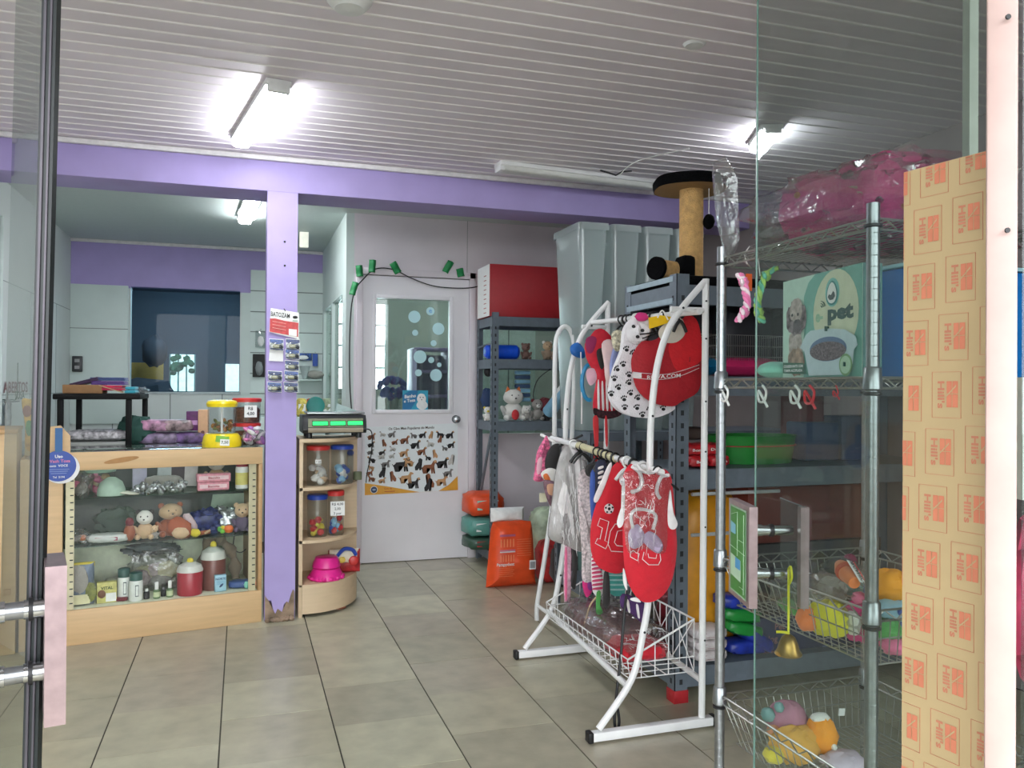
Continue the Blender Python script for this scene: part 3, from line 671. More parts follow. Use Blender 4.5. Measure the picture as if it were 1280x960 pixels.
for q in range(3): cbox(g, a0+.008, a1-.01, h1-.036-.008*q, h1-.033-.008*q, .0585, .0595, lightblue, 0)
g.build('box_print', t)
g = G(); P = smooth([ci(252, .24, zf+.10), ci(262, .24, zf+.26), ci(278, .25, zf+.25), ci(292, .24, zf+.15), ci(295, .22, zf+.03)], 6); g.tube(P, [.03+.012*math.sin(i*1.3) for i in range(len(P))], toyc('fur', (122, 108, 92)), 12); tag(g.build('fur_toy'), 'long grey-brown furry tail toy curled over the pots', 'cat toy')
t = packet('flat blue packet at the right end of the lowest case shelf', ci(303, .12, zf), (.15, .09, .04), M('pkt_blue', (58, 84, 140), .4))
g = G(); g.blob(ci(316, .06, zf+.028), (.022, .02, .026), M('rubber_orange', (224, 120, 84), .5), .3, 2); g.blob(ci(309, .06, zf+.022), (.016, .016, .02), mint, .3, 2); tag(g.build('rubber_toy'), 'small orange and mint rubber toy at the right corner of the case floor', 'toy')
g = G(); g.tube(smooth([ci(300, .40, zf+.40), ci(292, .40, zf+.20), ci(302, .38, zf+.15), ci(318, .36, zf+.22)], 8), .003, black, 6); g.tube(smooth([ci(222, .42, zf+.35), ci(212, .42, zf+.16), ci(208, .42, zf+.05)], 6), .002, black, 6); tag(g.build('cable'), 'thin dark cable drooping inside the display case', 'cable')
# middle shelf
z2 = zs2+.002
crumple('clear bag with an orange toy at the left of the middle case shelf', ci(100, .14, z2), (.12, .12, .07), wrap, [org, grey, tan], seed=2)
t = packet('pale packet with crimson print lying flat on the middle case shelf', ci(135, .12, z2), (.20, .11, .045), M('pkt_pale', (196, 200, 196), .5), M('crimson', (150, 50, 76), .6))
crumple('dark green netting bag behind the flat pale packet', ci(150, .30, z2), (.24, .12, .15), M('net_green', (62, 80, 70), .7), seed=5)
g = G(); p = ci(162, .10, z2); g.blob(p+UZ*.045, (.03, .028, .045), brown, .2, 2); g.blob(p+UZ*.10, (.022, .02, .026), maroon, .2, 2); tag(g.build('squirrel_toy'), 'small dark brown upright toy left of the black and white plush', 'plush toy')
plush('small plush panda with white face on the middle case shelf', ci(181, .12, z2), .165, tan, wht, blk, wht)
plush('little grey plush beside the panda on the middle case shelf', ci(193, .10, z2), .075, grey, tan)
plush('large brown and tan plush dog in the middle of the case', ci(213, .16, z2), .19, brown, tan, brown, tan, wid=1.3, rz=.3)
g = G(); p = ci(224, .10, z2); g.blob(p+UZ*.05, (.07, .05, .055), M('toy_rust', (160, 82, 52), .8), .25, 2, ry=.5); g.blob(p+Vector((.01, -.05, .03)), (.045, .02, .03), tan, .2, 2); tag(g.build('plush_toy'), 'rust brown plush lying in front of the large plush dog', 'plush toy')
g = G(); p = ci(238, .15, z2); g.blob(p+UZ*.06, (.03, .03, .065), M('toy_palepink', (214, 190, 196), .8), .3, 2, ry=-.4); tag(g.build('plush_toy'), 'pale pink soft toy leaning right of the brown plush dog', 'plush toy')
g = G(); p = ci(244, .08, z2); g.blob(p+UZ*.02, (.028, .022, .022), yel, .3, 2); tag(g.build('rubber_toy'), 'small yellow rubber toy at the front of the middle case shelf', 'toy')
g = G(); p = ci(256, .09, z2); g.tube([p+Vector((-.03, 0, .012)), p+Vector((.03, 0, .02))], [.014, .010], brown, 8); g.tube([p+Vector((-.0, -.01, .012)), p+Vector((.03, -.01, .03))], .006, tan, 8); tag(g.build('brush'), 'small brown and tan chew sticks on the middle case shelf', 'chew stick')
crumple('bundle of navy blue packets on the middle case shelf', ci(257, .20, z2), (.17, .12, .13), M('pkt_navy', (58, 66, 122), .45, var=.4, scale=30), seed=8)
crumple('silvery wrapped packets right of the navy bundle', ci(283, .24, z2), (.18, .14, .13), M('foil', (180, 184, 186), .25, .6, .4, 40, bump=.6, bscale=40), seed=9)
g = G(); p = ci(275, .10, z2); 
for k in range(5): g.blob(p+Vector((rnd.uniform(-.03, .03), rnd.uniform(-.01, .01), .014+.005*k)), (.014, .012, .012), [M('lime', (120, 190, 70), .5), yel, grn][k % 3], .2, 2, 10, 8)
tag(g.build('rubber_toy'), 'lime green knobbly rubber toy below the silvery packets', 'toy')
g = G(); p = ci(286, .09, z2); g.lathe(p+UZ*.026, [(.0, -.024), (.018, -.018), (.024, 0), (.018, .018), (0, .024)], M('rubber_orange2', (232, 118, 60), .45), 14, sx=1.1); tag(g.build('rubber_ball'), 'orange rubber ball at the right of the middle case shelf', 'ball')
plush('small tan plush face above dark clothing at the right end of the case', ci(303, .13, z2), .17, M('toy_dusk', (96, 84, 108), .8), tan, tan)
# top shelf
z1s = zs1+.002
crumple('crumpled clear bag at the left of the top case shelf', ci(99, .12, z1s), (.13, .12, .13), wrap, [grey, pnk], seed=12)
t = thing('tub', 'round tub with pale green lid and pink contents on the top case shelf', 'tub', ci(122, .18, z1s))
p = ci(122, .18, z1s); g = G(); g.lathe(p, [(0, 0), (.075, 0), (.085, .12)], plastic_clear, 20); g.build('tub_body', t); g = G(); g.lathe(p+UZ*.12, [(.088, 0), (.092, .012), (.08, .02), (0, .022)], M('lid_green', (150, 180, 162), .4), 20); g.build('tub_lid', t)
g = G(); 
for k in range(7): g.blob(p+Vector((rnd.uniform(-.04, .04), rnd.uniform(-.04, .04), .02+.014*k)), (.024, .024, .02), [pnk, magenta, tan][k % 3], .2, 2, 10, 8)
lab(g.build('tub_contents', t), 'pink and beige treats')
t = thing('pet_hat', 'pale green and white small pet hat in front of the tub', 'pet hat', ci(139, .10, z1s)); p = ci(139, .10, z1s)
g = G(); g.lathe(p, [(.07, 0), (.07, .03), (.055, .07), (.02, .095), (0, .098)], M('cap_mint', (168, 192, 176), .8), 18); g.build('crown', t); g = G(); g.blob(p+Vector((.08, -.01, .01)), (.06, .05, .008), M('cap_cream', (206, 206, 190), .8), ry=.15); g.build('brim', t)
g = G()
for k in range(12): g.blob(ci(168+k*5.4, .09+.02*(k % 2), z1s+.012+.012*((k*7) % 3)), (.026, .018, .016+.004*(k % 3)), MATS['foil'], .6, 3, 12, 8, seed=k, ry=k*.7)
g = tag(g.build('foil_packets'), 'row of shiny silver foil sachets along the top case shelf', 'sachets', kind='stuff')
for k, (px, c, lb) in enumerate(((174, (196, 192, 214), 'pale lilac card box at the back of the top case shelf'), (205, (196, 204, 206), 'grey-white box right of the lilac card box'), (222, (92, 84, 90), 'dark upright box between two pale ones on the top case shelf'), (238, (205, 200, 200), 'pale tilted box right of the dark upright box'))):
    g = G(); g.box(ci(px, .32, z1s+.10), (.075, .03, .195), M('cardbox_%d' % k, c, .6), rzc, ry=[0, .03, 0, .06][k], bev=.003); tag(g.build('card_box'), lb, 'box')
packet('greyish packet beneath the pale boxes on the top case shelf', ci(204, .22, z1s), (.2, .09, .08), grey)
t = plush('small cream and brown plush at the back right of the top case shelf', ci(270, .28, z1s), .19, tan, wht, brown)
pm = M('box_pink', (226, 150, 166), .5, var=.15, scale=60)
for k, (zz, lb) in enumerate(((0, 'pink treat carton, the lower of two in the case'), (.048, 'pink treat carton stacked on top of the other in the case'))):
    t = thing('pink_carton', lb, 'carton', ci(267+k, .08, z1s+zz)); a0, a1 = cf(247-k, 615, .08)[0], cf(286+k*2, 615, .08)[0]
    g = G(); cbox(g, a0, a1, z1s+zz, z1s+zz+.046, .07, .12, pm); g.build('box_body', t)
    g = G(); cbox(g, a0+.01, a1-.012, z1s+zz+.012, z1s+zz+.034, .068, .070, M('print_palepink', (240, 206, 212), .5), 0); g.text('Biscoito', cw((a0+a1)/2, z1s+zz+.023, .0665), e_, UZ, .014, M('print_red', (176, 40, 70), .6), .02); g.build('box_print', t)
bottle('white jar with yellow base and crimson lid, right of the top case shelf', ci(302, .10, z1s), .036, .15, lblw, M('lid_crimson', (150, 44, 60), .4), wide=True, caph=.16, lblm=M('lblyellow', (214, 206, 120), .5), name='jar', cat='jar')
# ================================================================== on top of the display case
yel_p = M('plastic_yellow', (240, 214, 30), .3); zt_ = ZT+.002
p = cw(cf(278, 555, .10)[0], zt_, .12)
t = thing('treat_dispenser', 'yellow and clear treat dispenser with a square price tag on the display case', 'dispenser', p)
g = G(); g.lathe(p, [(0, 0), (.105, 0), (.108, .02), (.10, .06), (.088, .075), (0, .078)], yel_p, 28); b_ = g.build('base', t)
g = G(); g.box(p+Vector((.005, -.108, .048)), (.07, .004, .035), M('tag_green', (120, 180, 60), .5), ry=.1); g.box(p+Vector((.018, -.112, .03)), (.05, .004, .036), paper, ry=.05); g.text('7,50', p+Vector((.018, -.1145, .03)), UX, UZ, .016, MATS['print_green'], .02); lab(g.build('price_tag', b_), 'green flash and white price tag')
g = G(); g.lathe(p+UZ*.078, [(.076, 0), (.078, .15), (.072, .155)], plastic_clear, 28); g.build('drum', t)
g = G(); g.lathe(p+UZ*.228, [(0, 0), (.082, 0), (.086, .02), (.078, .034), (.05, .04), (0, .04)], yel_p, 28); g.build('lid', t)
g = G(); g.tube([p+UZ*.08+Vector((.0, -.05, 0)), p+UZ*.228+Vector((0, -.05, 0))], .006, white, 8); g.build('pillar_rod', t)
g = G()
for k in range(26): g.blob(p+Vector((rnd.uniform(-.05, .05), rnd.uniform(-.05, .05), .095+rnd.uniform(0, .055))), (.016, .016, .009), [M('kib_a', (150, 96, 50), .7), olive, M('kib_c', (186, 130, 70), .7)][k % 3], .3, 3, 8, 6, seed=k, ry=k)
g = tag(g.build('treats'), 'mixed brown and green treats inside the yellow dispenser', 'treats', kind='stuff')
t = thing('purple_box', 'dark purple box behind the yellow dispenser', 'box', cw(cf(240, 540, .3)[0], zt_-.01, .4))
# stacked red-lidded tubs
redlid = M('lid_red', (196, 52, 50), .35); kib = M('kibble_brown', (112, 66, 44), .8, var=.4, scale=80, bump=.6, bscale=90)
def tub(label, p, r, h, fill):
    t = thing('treat_tub', label, 'tub', p); g = G(); g.lathe(p, [(0, 0), (r*.95, 0), (r, h*.1), (r, h*.84)], plastic_clear, 22); g.build('tub_body', t)
    g = G(); g.lathe(p+UZ*.003, [(0, 0), (r*.9, 0), (r*.95, h*.5), (r*.8, h*.6), (0, h*.64)], fill, 18); lab(g.build('tub_contents', t), 'brown biscuits')
    g = G(); g.lathe(p+UZ*h*.84, [(r*1.06, 0), (r*1.08, h*.12), (r, h*.16), (0, h*.16)], redlid, 22); l = g.build('lid', t)
    return t
pt = cw(cf(310, 552, .18)[0], zt_, .22)
tub('lower red-lidded treat tub right of the yellow dispenser', pt, .075, .13, kib)
t = tub('upper red-lidded treat tub with a white price card', pt+UZ*.132, .078, .145, kib)
g = G(); c = pt+Vector((.02, -.083, .20)); g.box(c, (.07, .003, .07), paper, .1, bev=0); g.text('R$', c+Vector((0, -.004, .016)), UX, UZ, .018, black, .02); g.text('4,00', c+Vector((0, -.004, -.014)), UX, UZ, .018, black, .02); g.build('price_card', t)
g = G(); p = cw(cf(318, 556, .08)[0], zt_, .085)
for k in range(14):
    q = p+Vector((rnd.uniform(-.05, .05), rnd.uniform(-.03, .03), .02+.006*k)); g.blob(q, (.032, .022, .012), [M('sachet_pink', (226, 140, 190), .35, var=.4, scale=60), paper, M('sachet_violet', (170, 110, 180), .35, var=.3, scale=50)][k % 3], .3, 3, 10, 6, ry=k, rz=k*1.3, seed=k)
g.blob(p+UZ*.05, (.075, .05, .05), wrap, .2, 2)
tag(g.build('sachet_bag'), 'clear bag of pink and white striped sachets at the pillar', 'bag')
crumple('small clear bag of grey biscuits between dispenser and tubs', cw(cf(300, 552, .1)[0], zt_, .14), (.06, .06, .06), wrap, [grey, olive], seed=21)
# dark purple box and beige box behind dispenser are on the worktop
bpy.data.objects.remove(bpy.data.objects['purple_box'])
# ------------------------------------------------------------------ grey worktop behind the case
wz = .955
t = thing('worktop_counter', 'grey worktop counter behind the beige display case', 'counter', (-.7, 5.5, 0))
g = G(); g.box2((XL+.01, 5.5, wz-.035), (.05, 6.55, wz), M('worktop_grey', (150, 160, 152), .35), .004); g.build('counter_top', t)
g = G(); g.box2((XL+.02, 5.53, 0), (.03, 6.5, wz-.035), M('counter_side', (180, 180, 170), .6)); g.build('body', t)
Y1 = 5.95
def on(px, Y=Y1): return Vector((oy(px, 540, Y).x, Y, wz+.002))
# black plastic stand
bx0, bx1 = oy(72, 500, 5.75).x, oy(181, 500, 6.15).x; bt = oy(120, 492, 5.9).z
t = thing('plastic_stand', 'black plastic stand holding folded cloths on the grey worktop', 'stand', ((bx0+bx1)/2, 5.95, wz))
pb = M('plastic_black', (14, 14, 15), .6, spec=.2)
g = G(); g.box2((bx0-.02, 5.7, bt-.035), (bx1+.02, 6.2, bt), pb, .006); g.build('top', t)
for (x, y) in ((bx0+.02, 5.73), (bx1-.05, 5.73), (bx0+.05, 6.17), (bx1, 6.17)):
    g = G(); g.box2((x-.017, y-.017, wz), (x+.017, y+.017, bt-.035), pb, .004); g.build('leg', t)
lz = on(100)
t = packet('stack of flat grey and white packs under the black stand', Vector(((bx0+bx1)/2-.02, 5.95, wz+.035)), (.42, .24, .07), M('pkt_greyw', (190, 186, 190), .5, var=.5, scale=40))
g = G(); g.box2((bx0-.0, 5.80, wz+.001), (bx1-.06, 6.10, wz+.03), M('tray_grey', (170, 172, 168), .5), .01); tag(g.build('flat_tray'), 'pale flat tray on the worktop beneath the black stand', 'tray')
# folded cloths and open cardboard box on top
zc = bt+.002
g = G(); kraft = M('kraft', (150, 112, 74), .8)
cx0, cx1 = oy(80, 480, 5.85).x, oy(125, 480, 5.85).x
g.box2((cx0, 5.8, zc), (cx1+.02, 6.02, zc+.055), kraft, .003); g.add([(cx1, 5.8, zc+.055), (cx1+.14, 5.78, zc+.01), (cx1+.12, 6.0, zc+.012), (cx1, 6.02, zc+.055), (cx1, 5.8, zc+.050), (cx1+.14, 5.78, zc+.004), (cx1+.12, 6.0, zc+.006), (cx1, 6.02, zc+.05)], [(0, 1, 2, 3), (4, 5, 6, 7), (0, 1, 5, 4), (1, 2, 6, 5)], M('kraft_light', (206, 176, 140), .8))
tag(g.build('flat_carton'), 'low brown carton with an open flap on the black stand', 'carton')
def cloth(label, x0, x1, y, z, h, c, tilt=0., fold=2):
    g = G(); m = M('cloth_%d_%d_%d' % c, c, .85, bump=.2, bscale=100, sheen=.2)
    for k in range(fold): g.box(((x0+x1)/2, y, z+h*(k+.5)/fold), (x1-x0-.006*k, .20, h/fold*.92), m, ry=tilt, bev=h/fold*.4)
    return tag(g.build('folded_cloth'), label, 'cloth', 'folded cloths on the black stand')
X = lambda px: oy(px, 480, 5.9).x
cloth('folded navy and maroon cloth sloping over the brown carton', X(88), X(126), 5.92, zc+.06, .025, (60, 34, 70), -.28)
cloth('folded crimson cloth, lowest of the bright pile on the stand', X(118), X(156), 5.90, zc+.018, .035, (192, 40, 80))
cloth('folded violet cloth above the crimson one', X(116), X(158), 5.92, zc+.055, .025, (84, 44, 130))
cloth('folded slate blue cloth at the top of the pile', X(114), X(158), 5.93, zc+.082, .022, (64, 84, 132))
cloth('folded turquoise cloth at the right end of the stand', X(158), X(172), 5.9, zc, .045, (60, 160, 180))
crumple('clear bag slumped at the right end of the stand', Vector((X(171), 6.0, zc)), (.12, .14, .04), wrap, seed=30)
# packs on worktop
g = G(); c = on(170); g.blob(c+UZ*.09, (.12, .09, .10), M('cloth_darkgreen', (36, 74, 66), .8), .4, 2); tag(g.build('green_bundle'), 'dark green cloth bundle on the worktop right of the black stand', 'cloth bundle')
pc_ = M('pad_violet', (150, 120, 160), .4, var=.6, scale=18)
pads = [(200, 0, 'lower left', .28), (238, 0, 'lower right', .22), (196, 1, 'upper left', .22), (222, 1, 'upper right', .2)]
for px, lv, nm, w_ in pads:
    packet('violet and white pad pack, %s of the pile on the worktop' % nm, on(px)+UZ*(lv*.085), (w_, .16, .08), M('pad_m%d%d' % (px, lv), ((130, 112, 140), (110, 84, 130), (176, 130, 156), (150, 128, 130))[pads.index((px, lv, nm, w_))], .4, var=.6, scale=22), cat='pad pack', grp='violet pad packs on the worktop')
g = G(); a0, a1 = oy(233, 530, Y1).x, oy(249, 530, Y1).x; g.box2((a0, Y1-.02, wz+.09), (a1, Y1+.08, oy(240, 514, Y1).z), M('box_plum', (96, 30, 96), .5, var=.2, scale=50), .003); g.box2((a0+.01, Y1-.024, wz+.13), (a1-.01, Y1-.02, wz+.16), M('plum_l', (200, 150, 200), .5)); tag(g.build('plum_box'), 'plum coloured box standing on the pad packs', 'box')
g = G(); a0, a1 = oy(248, 530, Y1).x, oy(261, 530, Y1).x; g.box2((a0, Y1-.05, wz+.002), (a1, Y1+.06, oy(250, 512, Y1).z), M('box_peach', (222, 176, 136), .6), .003); g.disc((a0+.03, Y1-.0515, wz+.08), UX, UZ, .012, M('dot_brown', (110, 70, 60), .6)); tag(g.build('peach_box'), 'peach coloured box beside the plum box', 'box')
# left edge: yellow snack strip, clear hanging bag, wall lettering
p = oy(35, 520, 4.95)
g = G(); fr = XZ(4.95); g.puffy(outl([(27, 500), (37, 499), (44, 500), (44, 525), (43, 560), (32, 560), (31, 530)], 4.95, 3), fr, .012, M('snack_yellow', (226, 176, 40), .35, var=.3, scale=24)); g.blob(oy(34, 514, 4.93), (.022, .004, .03), M('snack_brown', (130, 60, 36), .5), .2, 2); g.blob(oy(37, 535, 4.93), (.02, .004, .04), M('snack_green', (60, 140, 70), .5), .3, 2)
g.box(oy(38, 535, 4.97), (.05, .01, .30), M('snack_card', (210, 190, 120), .6))
tag(g.build('snack_bag'), 'tall narrow yellow and green snack bag by the left glass door edge', 'snack bag')
g = G(); P = XL+.004
lt = M('letter_maroon', (120, 58, 66), .7); ld = M('letter_green', (70, 100, 76), .7)
a = ox(20, 484, P); b = ox(24, 494, P)
g.text('ABERTOS', a+UX*.002, UY, UZ, .075, lt, .02, wid=.62); g.text('TOSA', b+UX*.002, UY, UZ, .055, ld, .02, wid=.28)
tag(g.build('wall_lettering'), 'painted maroon and green lettering on the left wall', 'lettering')
g = G(); q = ox(6, 503, XL+.03); g.tube([q, q+UY*.35], .004, black, 6); tag(g.build('wall_hook'), 'thin dark hook rail on the left wall above the cabinet', 'hook rail')
g = G(); q = ox(5, 522, XL+.03); g.blob(q+UY*.08, (.02, .05, .12), M('foil2', (190, 192, 196), .25, .5, .3, 30, bump=.5, bscale=30), .5, 2); g.tube([q+UY*.08+UZ*.11, q+UY*.08+UZ*.16], .004, black, 6); tag(g.build('hanging_bag'), 'small shiny clear bag hanging on the left wall', 'bag')
# ================================================================== cards of packets hung on the pillar
yp = YBM-.012
a, b = oy(337, 386, yp), oy(374, 420, yp)
t = thing('header_card', 'white and red header card lettered BATOZAM nailed to the purple pillar', 'card', (a.x, yp, b.z))
P = [oy(x, y, yp) for x, y in ((338.5, 385), (374, 391), (373.5, 424), (336.5, 415))]
g = G(); g.prism(P, (0, .003, 0), paper); g.build('card', t)
g = G(); g.prism([oy(x, y, yp-.002) for x, y in ((337.5, 398), (344, 398), (356, 401), (373, 403.5), (372.6, 421), (337, 414.5))], (0, .002, 0), M('card_red', (196, 74, 74), .55, var=.15, scale=40)); 
g.prism([oy(x, y, yp-.004) for x, y in ((361, 411), (371, 412), (371, 420.5), (361, 419))], (0, .001, 0), paper)
u = (oy(370, 397, yp)-oy(340, 393, yp)).normalized(); g.text('BATOZAM', oy(350.5, 393.5, yp-.003), u, UZ, .026, black, .01, wid=.105)
g.blob(oy(369, 396.5, yp-.003), (.014, .002, .008), blk); g.box(oy(369, 401, yp-.003), (.03, .001, .003), M('pgreen', (60, 130, 90), .6))
for r_ in range(3): g.box(oy(349+0*r_, 403+r_*4, yp-.004), (.075, .001, .0025), M('cr', (232, 170, 160), .6), ry=.16)
g.build('card_print', t)
g = G(); g.tube([oy(356, 387, yp+.01), oy(355, 386, yp-.02), oy(357, 389, yp-.02)], .002, black, 6); g.build('nail', t)
pkm = [M('blister_%d' % i, c, .3, .0, .5, 60) for i, c in enumerate(((52, 84, 150), (40, 58, 112), (120, 150, 190)))]
tool_i = 0
rows = ((0, 423, 'top'), (1, 436, 'second'), (2, 450, 'third'), (3, 463, 'fourth'), (4, 477, 'lowest'))
for cidx, (cx, nm) in enumerate(((345.5, 'left'), (366, 'right'))):
    for k, (ri, yy, rn) in enumerate(rows):
        if cidx == 0 and ri in (1, 2): 
            if ri == 1: 
                g = G(); g.prism([oy(x, y, yp+.004) for x, y in ((337, 437), (354, 438), (354, 452), (336, 451))], (0, .003, 0), paper); tag(g.build('backing_card'), 'bare white backing card gap in the left strip of the pillar packets', 'card')
            continue
        dx = -.6*ri; yl = yp-.006-.002*ri
        x0_, x1_ = cx-9+dx, cx+9+dx; h = 13 if ri else 15
        t = thing('blister_pack', '%s blue blister pack in the %s strip on the pillar' % (rn, nm), 'blister pack', oy(cx+dx, yy+h, yl), 'blue blister packs hung on the purple pillar')
        g = G(); P = [oy(x, y, yl) for x, y in ((x0_, yy), (x1_, yy+1.2), (x1_, yy+h+1), (x0_+1, yy+h-.5))]; g.prism(P, (0, .003, 0), paper)
        P = [oy(x, y, yl-.002) for x, y in ((x0_+.5, yy+.8), (x1_-.5, yy+2), (x1_-.5, yy+5.5), (cx+dx, yy+7.5), (x0_+.6, yy+4.5))]; g.prism(P, (0, .002, 0), pkm[(k+cidx) % 2])
        g.prism([oy(x, y, yl-.002) for x, y in ((x0_+1, yy+h-3), (x1_-.5, yy+h-1.8), (x1_-.5, yy+h+.2), (x0_+1.2, yy+h-1.2))], (0, .002, 0), pkm[1])
        g.build('backing_card', t)
        g = G(); c = oy(cx+dx, yy+h*.66, yl-.006); g.blob(c, (.022, .008, .012), M('clip_bone', (176, 172, 140), .5), .2, 3, 10, 6); g.blob(c+Vector((.024, -.001, -.002)), (.014, .007, .010), M('clip_dark', (46, 50, 60), .5), .3, 3, 10, 6, ry=.5)
        g.blob(c, (.04, .010, .024), plastic_clear, .1, 2, 12, 8); g.build('blister', t)
# things hung on the slat wall either side of the pillar
ys = YB-.08
def hang(label, px, py, w_, h_, m, m2=None, Y=ys, cat='hanging tool', name='hanging_tool'):
    g = G(); c = oy(px, py, Y); g.box(c, (w_, .012, h_), m, bev=.005); g.tube([c+UZ*h_*.45+Vector((0, -.02, .02)), c+UZ*h_*.5+Vector((0, .04, .02))], .004, chrome, 6)
    if m2: g.blob(c+Vector((0, -.014, -h_*.12)), (w_*.3, .014, h_*.3), m2, .2, 2)
    return tag(g.build(name), label, cat)
hang('clear and white brush pack on the slat panel left of the pillar', 326, 424, .10, .16, plastic_clear, white)
hang('black clipper pack hanging low on the slat panel left of the pillar', 324, 457, .12, .22, blk, M('tool_grey', (120, 124, 126), .4))
hang('blue and white packed comb right of the pillar', 379, 446, .16, .07, pkm[0], paper)
hang('small blue brush hanging on the slat panel right of the pillar', 394, 450, .05, .12, blu)
g = G(); a, b = oy(372, 468, YB-.2), oy(402, 476, YB-.2); g.box2((a.x, YB-.24, b.z), (b.x, YB-.06, b.z+.012), panel_w, .004); tag(g.build('wall_tray'), 'pale plastic shelf tray on the slat panel', 'tray')
g = G(); c = oy(381, 464, YB-.16); g.lathe(c-UZ*.07, [(.012, -.02), (.02, .0), (.05, .11), (.052, .12)], M('funnel', (160, 170, 170), .4), 16); g.blob(c+Vector((.1, 0, -.03)), (.08, .05, .04), grey, .2, 2); tag(g.build('feeding_scoop'), 'translucent grey scoop on the slat panel tray', 'scoop')
# ================================================================== curved shelf unit with jars
ux0, uy0 = .318, 4.905; RW, RD = .385, .40
UH = oy(378, 549, uy0).z
t = thing('corner_shelf_unit', 'pale beige quarter-round open shelf unit beside the pillar', 'shelf unit', (ux0, uy0, 0))
us = t
g = G(); g.box2((ux0, uy0, 0), (ux0+.022, uy0+RD, UH-.02), wood_l, .002); g.build('side_panel', t)
g = G(); g.box2((ux0+.022, uy0+RD-.018, 0), (ux0+RW, uy0+RD, UH-.02), wood_l, .002); g.build('back_panel', t)
def quarter(g, z0, z1, m, ext=0.):
    P = [(ux0, uy0-ext), (ux0+.05, uy0-ext)]
    for i in range(13):
        a = R(90)*i/12; P.append((ux0+.05+(RW-.05+ext)*math.sin(a), uy0+RD-(RD+ext)*math.cos(a)))
    P += [(ux0, uy0+RD)]
    g.prism([(x, y, z0) for x, y in P], (0, 0, z1-z0), m); return P
lv = [oy(382, 743, uy0).z, oy(382, 676, uy0).z, oy(382, 610, uy0).z]
lv[0] = .19
for z in lv[1:]: quarter(G(), z-.018, z, wood_l).__class__; g = G(); quarter(g, z-.018, z, wood_l); lab(g.build('shelf', t), 'quarter-round shelf board')
g = G(); quarter(g, UH-.02, UH, wood_l, .005); g.build('unit_top', t)
g = G(); quarter(g, lv[0]-.012, lv[0], wood_l); 
n = 16; P = [(ux0+.022, uy0), (ux0+.05, uy0)]+[(ux0+.05+(RW-.05)*math.sin(R(90)*i/n), uy0+RD-RD*math.cos(R(90)*i/n)) for i in range(1, n+1)]
g.add([(x, y, .02) for x, y in P]+[(x, y, lv[0]-.012) for x, y in P], [(i, i+1, i+1+len(P), i+len(P)) for i in range(len(P)-1)], wood_l)
g.build('plinth', t)
g = G(); g.blob((ux0+.25, uy0+.12, .012), (.04, .015, .012), brown); tag(g.build('loose_wedge'), 'small brown wedge on the floor under the curved shelf unit', 'wedge')
def jar(label, px, Y, z, wpx, h, lid, fills, tagtxt=None):
    p = Vector((oy(px, 600, Y).x, Y, z+.002)); r = wpx/2*(Y*.95+.2)/F
    t = thing('treat_jar', label, 'jar', p); g = G(); g.lathe(p, [(0, 0), (r*.94, 0), (r, .01), (r, h*.88), (r*.9, h*.9)], plastic_clear, 24); g.build('jar_body', t)
    g = G(); g.lathe(p+UZ*h*.885, [(r*1.04, 0), (r*1.06, h*.085), (r*.95, h*.11), (0, h*.11)], lid, 24); g.build('lid', t)
    g = G(); rr = random.Random(px)
    for k in range(14): g.blob(p+Vector((rr.uniform(-.5, .5)*r, rr.uniform(-.5, .5)*r, .022+.006*k)), (r*.36, r*.36, .02), fills[k % len(fills)], .3, 2, 10, 8, seed=k)
    g.build('jar_contents', t)
    if tagtxt:
        g = G(); w_, h_, dz = tagtxt[1], tagtxt[2], tagtxt[3]; c = p+Vector((tagtxt[4], -r*1.02-.002, dz)); g.box(c, (w_, .002, h_), paper)
        for i, s in enumerate(tagtxt[0]): g.text(s, c+Vector((0, -.002, h_*(.5-(i+.6)/len(tagtxt[0])))), UX, UZ, h_/len(tagtxt[0])*.55, black, .01)
        g.build('jar_label', t)
    return t
bluelid = M('lid_blue', (34, 66, 160), .35); Yj = uy0+.13; hj = (UH-lv[2]-.05)
jar('red-lidded jar with white bone toys, upper left in the curved shelf unit', 397.5, Yj, lv[2], 27, oy(397, 557, Yj).z-lv[2], redlid, [wht, wht, tan], (['7,50'], .035, .022, .145, -.005))
jar('blue-lidded jar with blue and white toys, upper right in the curved shelf unit', 427.5, Yj+.04, lv[2], 27, oy(427, 556, Yj+.04).z-lv[2], bluelid, [blu, lightblue, wht])
jar('blue-lidded jar with yellow and red balls on the middle shelf of the curved unit', 397, Yj, lv[1], 24, oy(397, 618, Yj).z-lv[1], bluelid, [yel, red, M('ball_lime', (206, 220, 50), .5)])
jar('red-lidded jar with a handwritten white note on the middle shelf of the curved unit', 420, Yj+.02, lv[1], 20, oy(420, 613, Yj+.02).z-lv[1], redlid, [blu, red, lightblue], (['R$ 4,00', '2,00', '3 por'], .085, .085, .165, .005))
g = G(); p = oy(438, 568, Yj+.12); g.cyl((p.x, p.y, lv[2]+.002), (p.x, p.y, p.z), .02, plastic_clear, seg=14); g.blob((p.x, p.y, p.z+.01), (.022, .022, .02), bluelid); tag(g.build('slim_bottle'), 'slim clear bottle with a blue cap behind the upper right jar', 'bottle')
g = G(); p = Vector((oy(447, 600, uy0+.33).x, uy0+.34, lv[2]+.002)); g.cyl(p, p+UZ*.05, .028, M('sage', (120, 128, 100), .6), seg=16); tag(g.build('felt_roll'), 'small sage green roll at the right end of the upper curved shelf', 'roll')
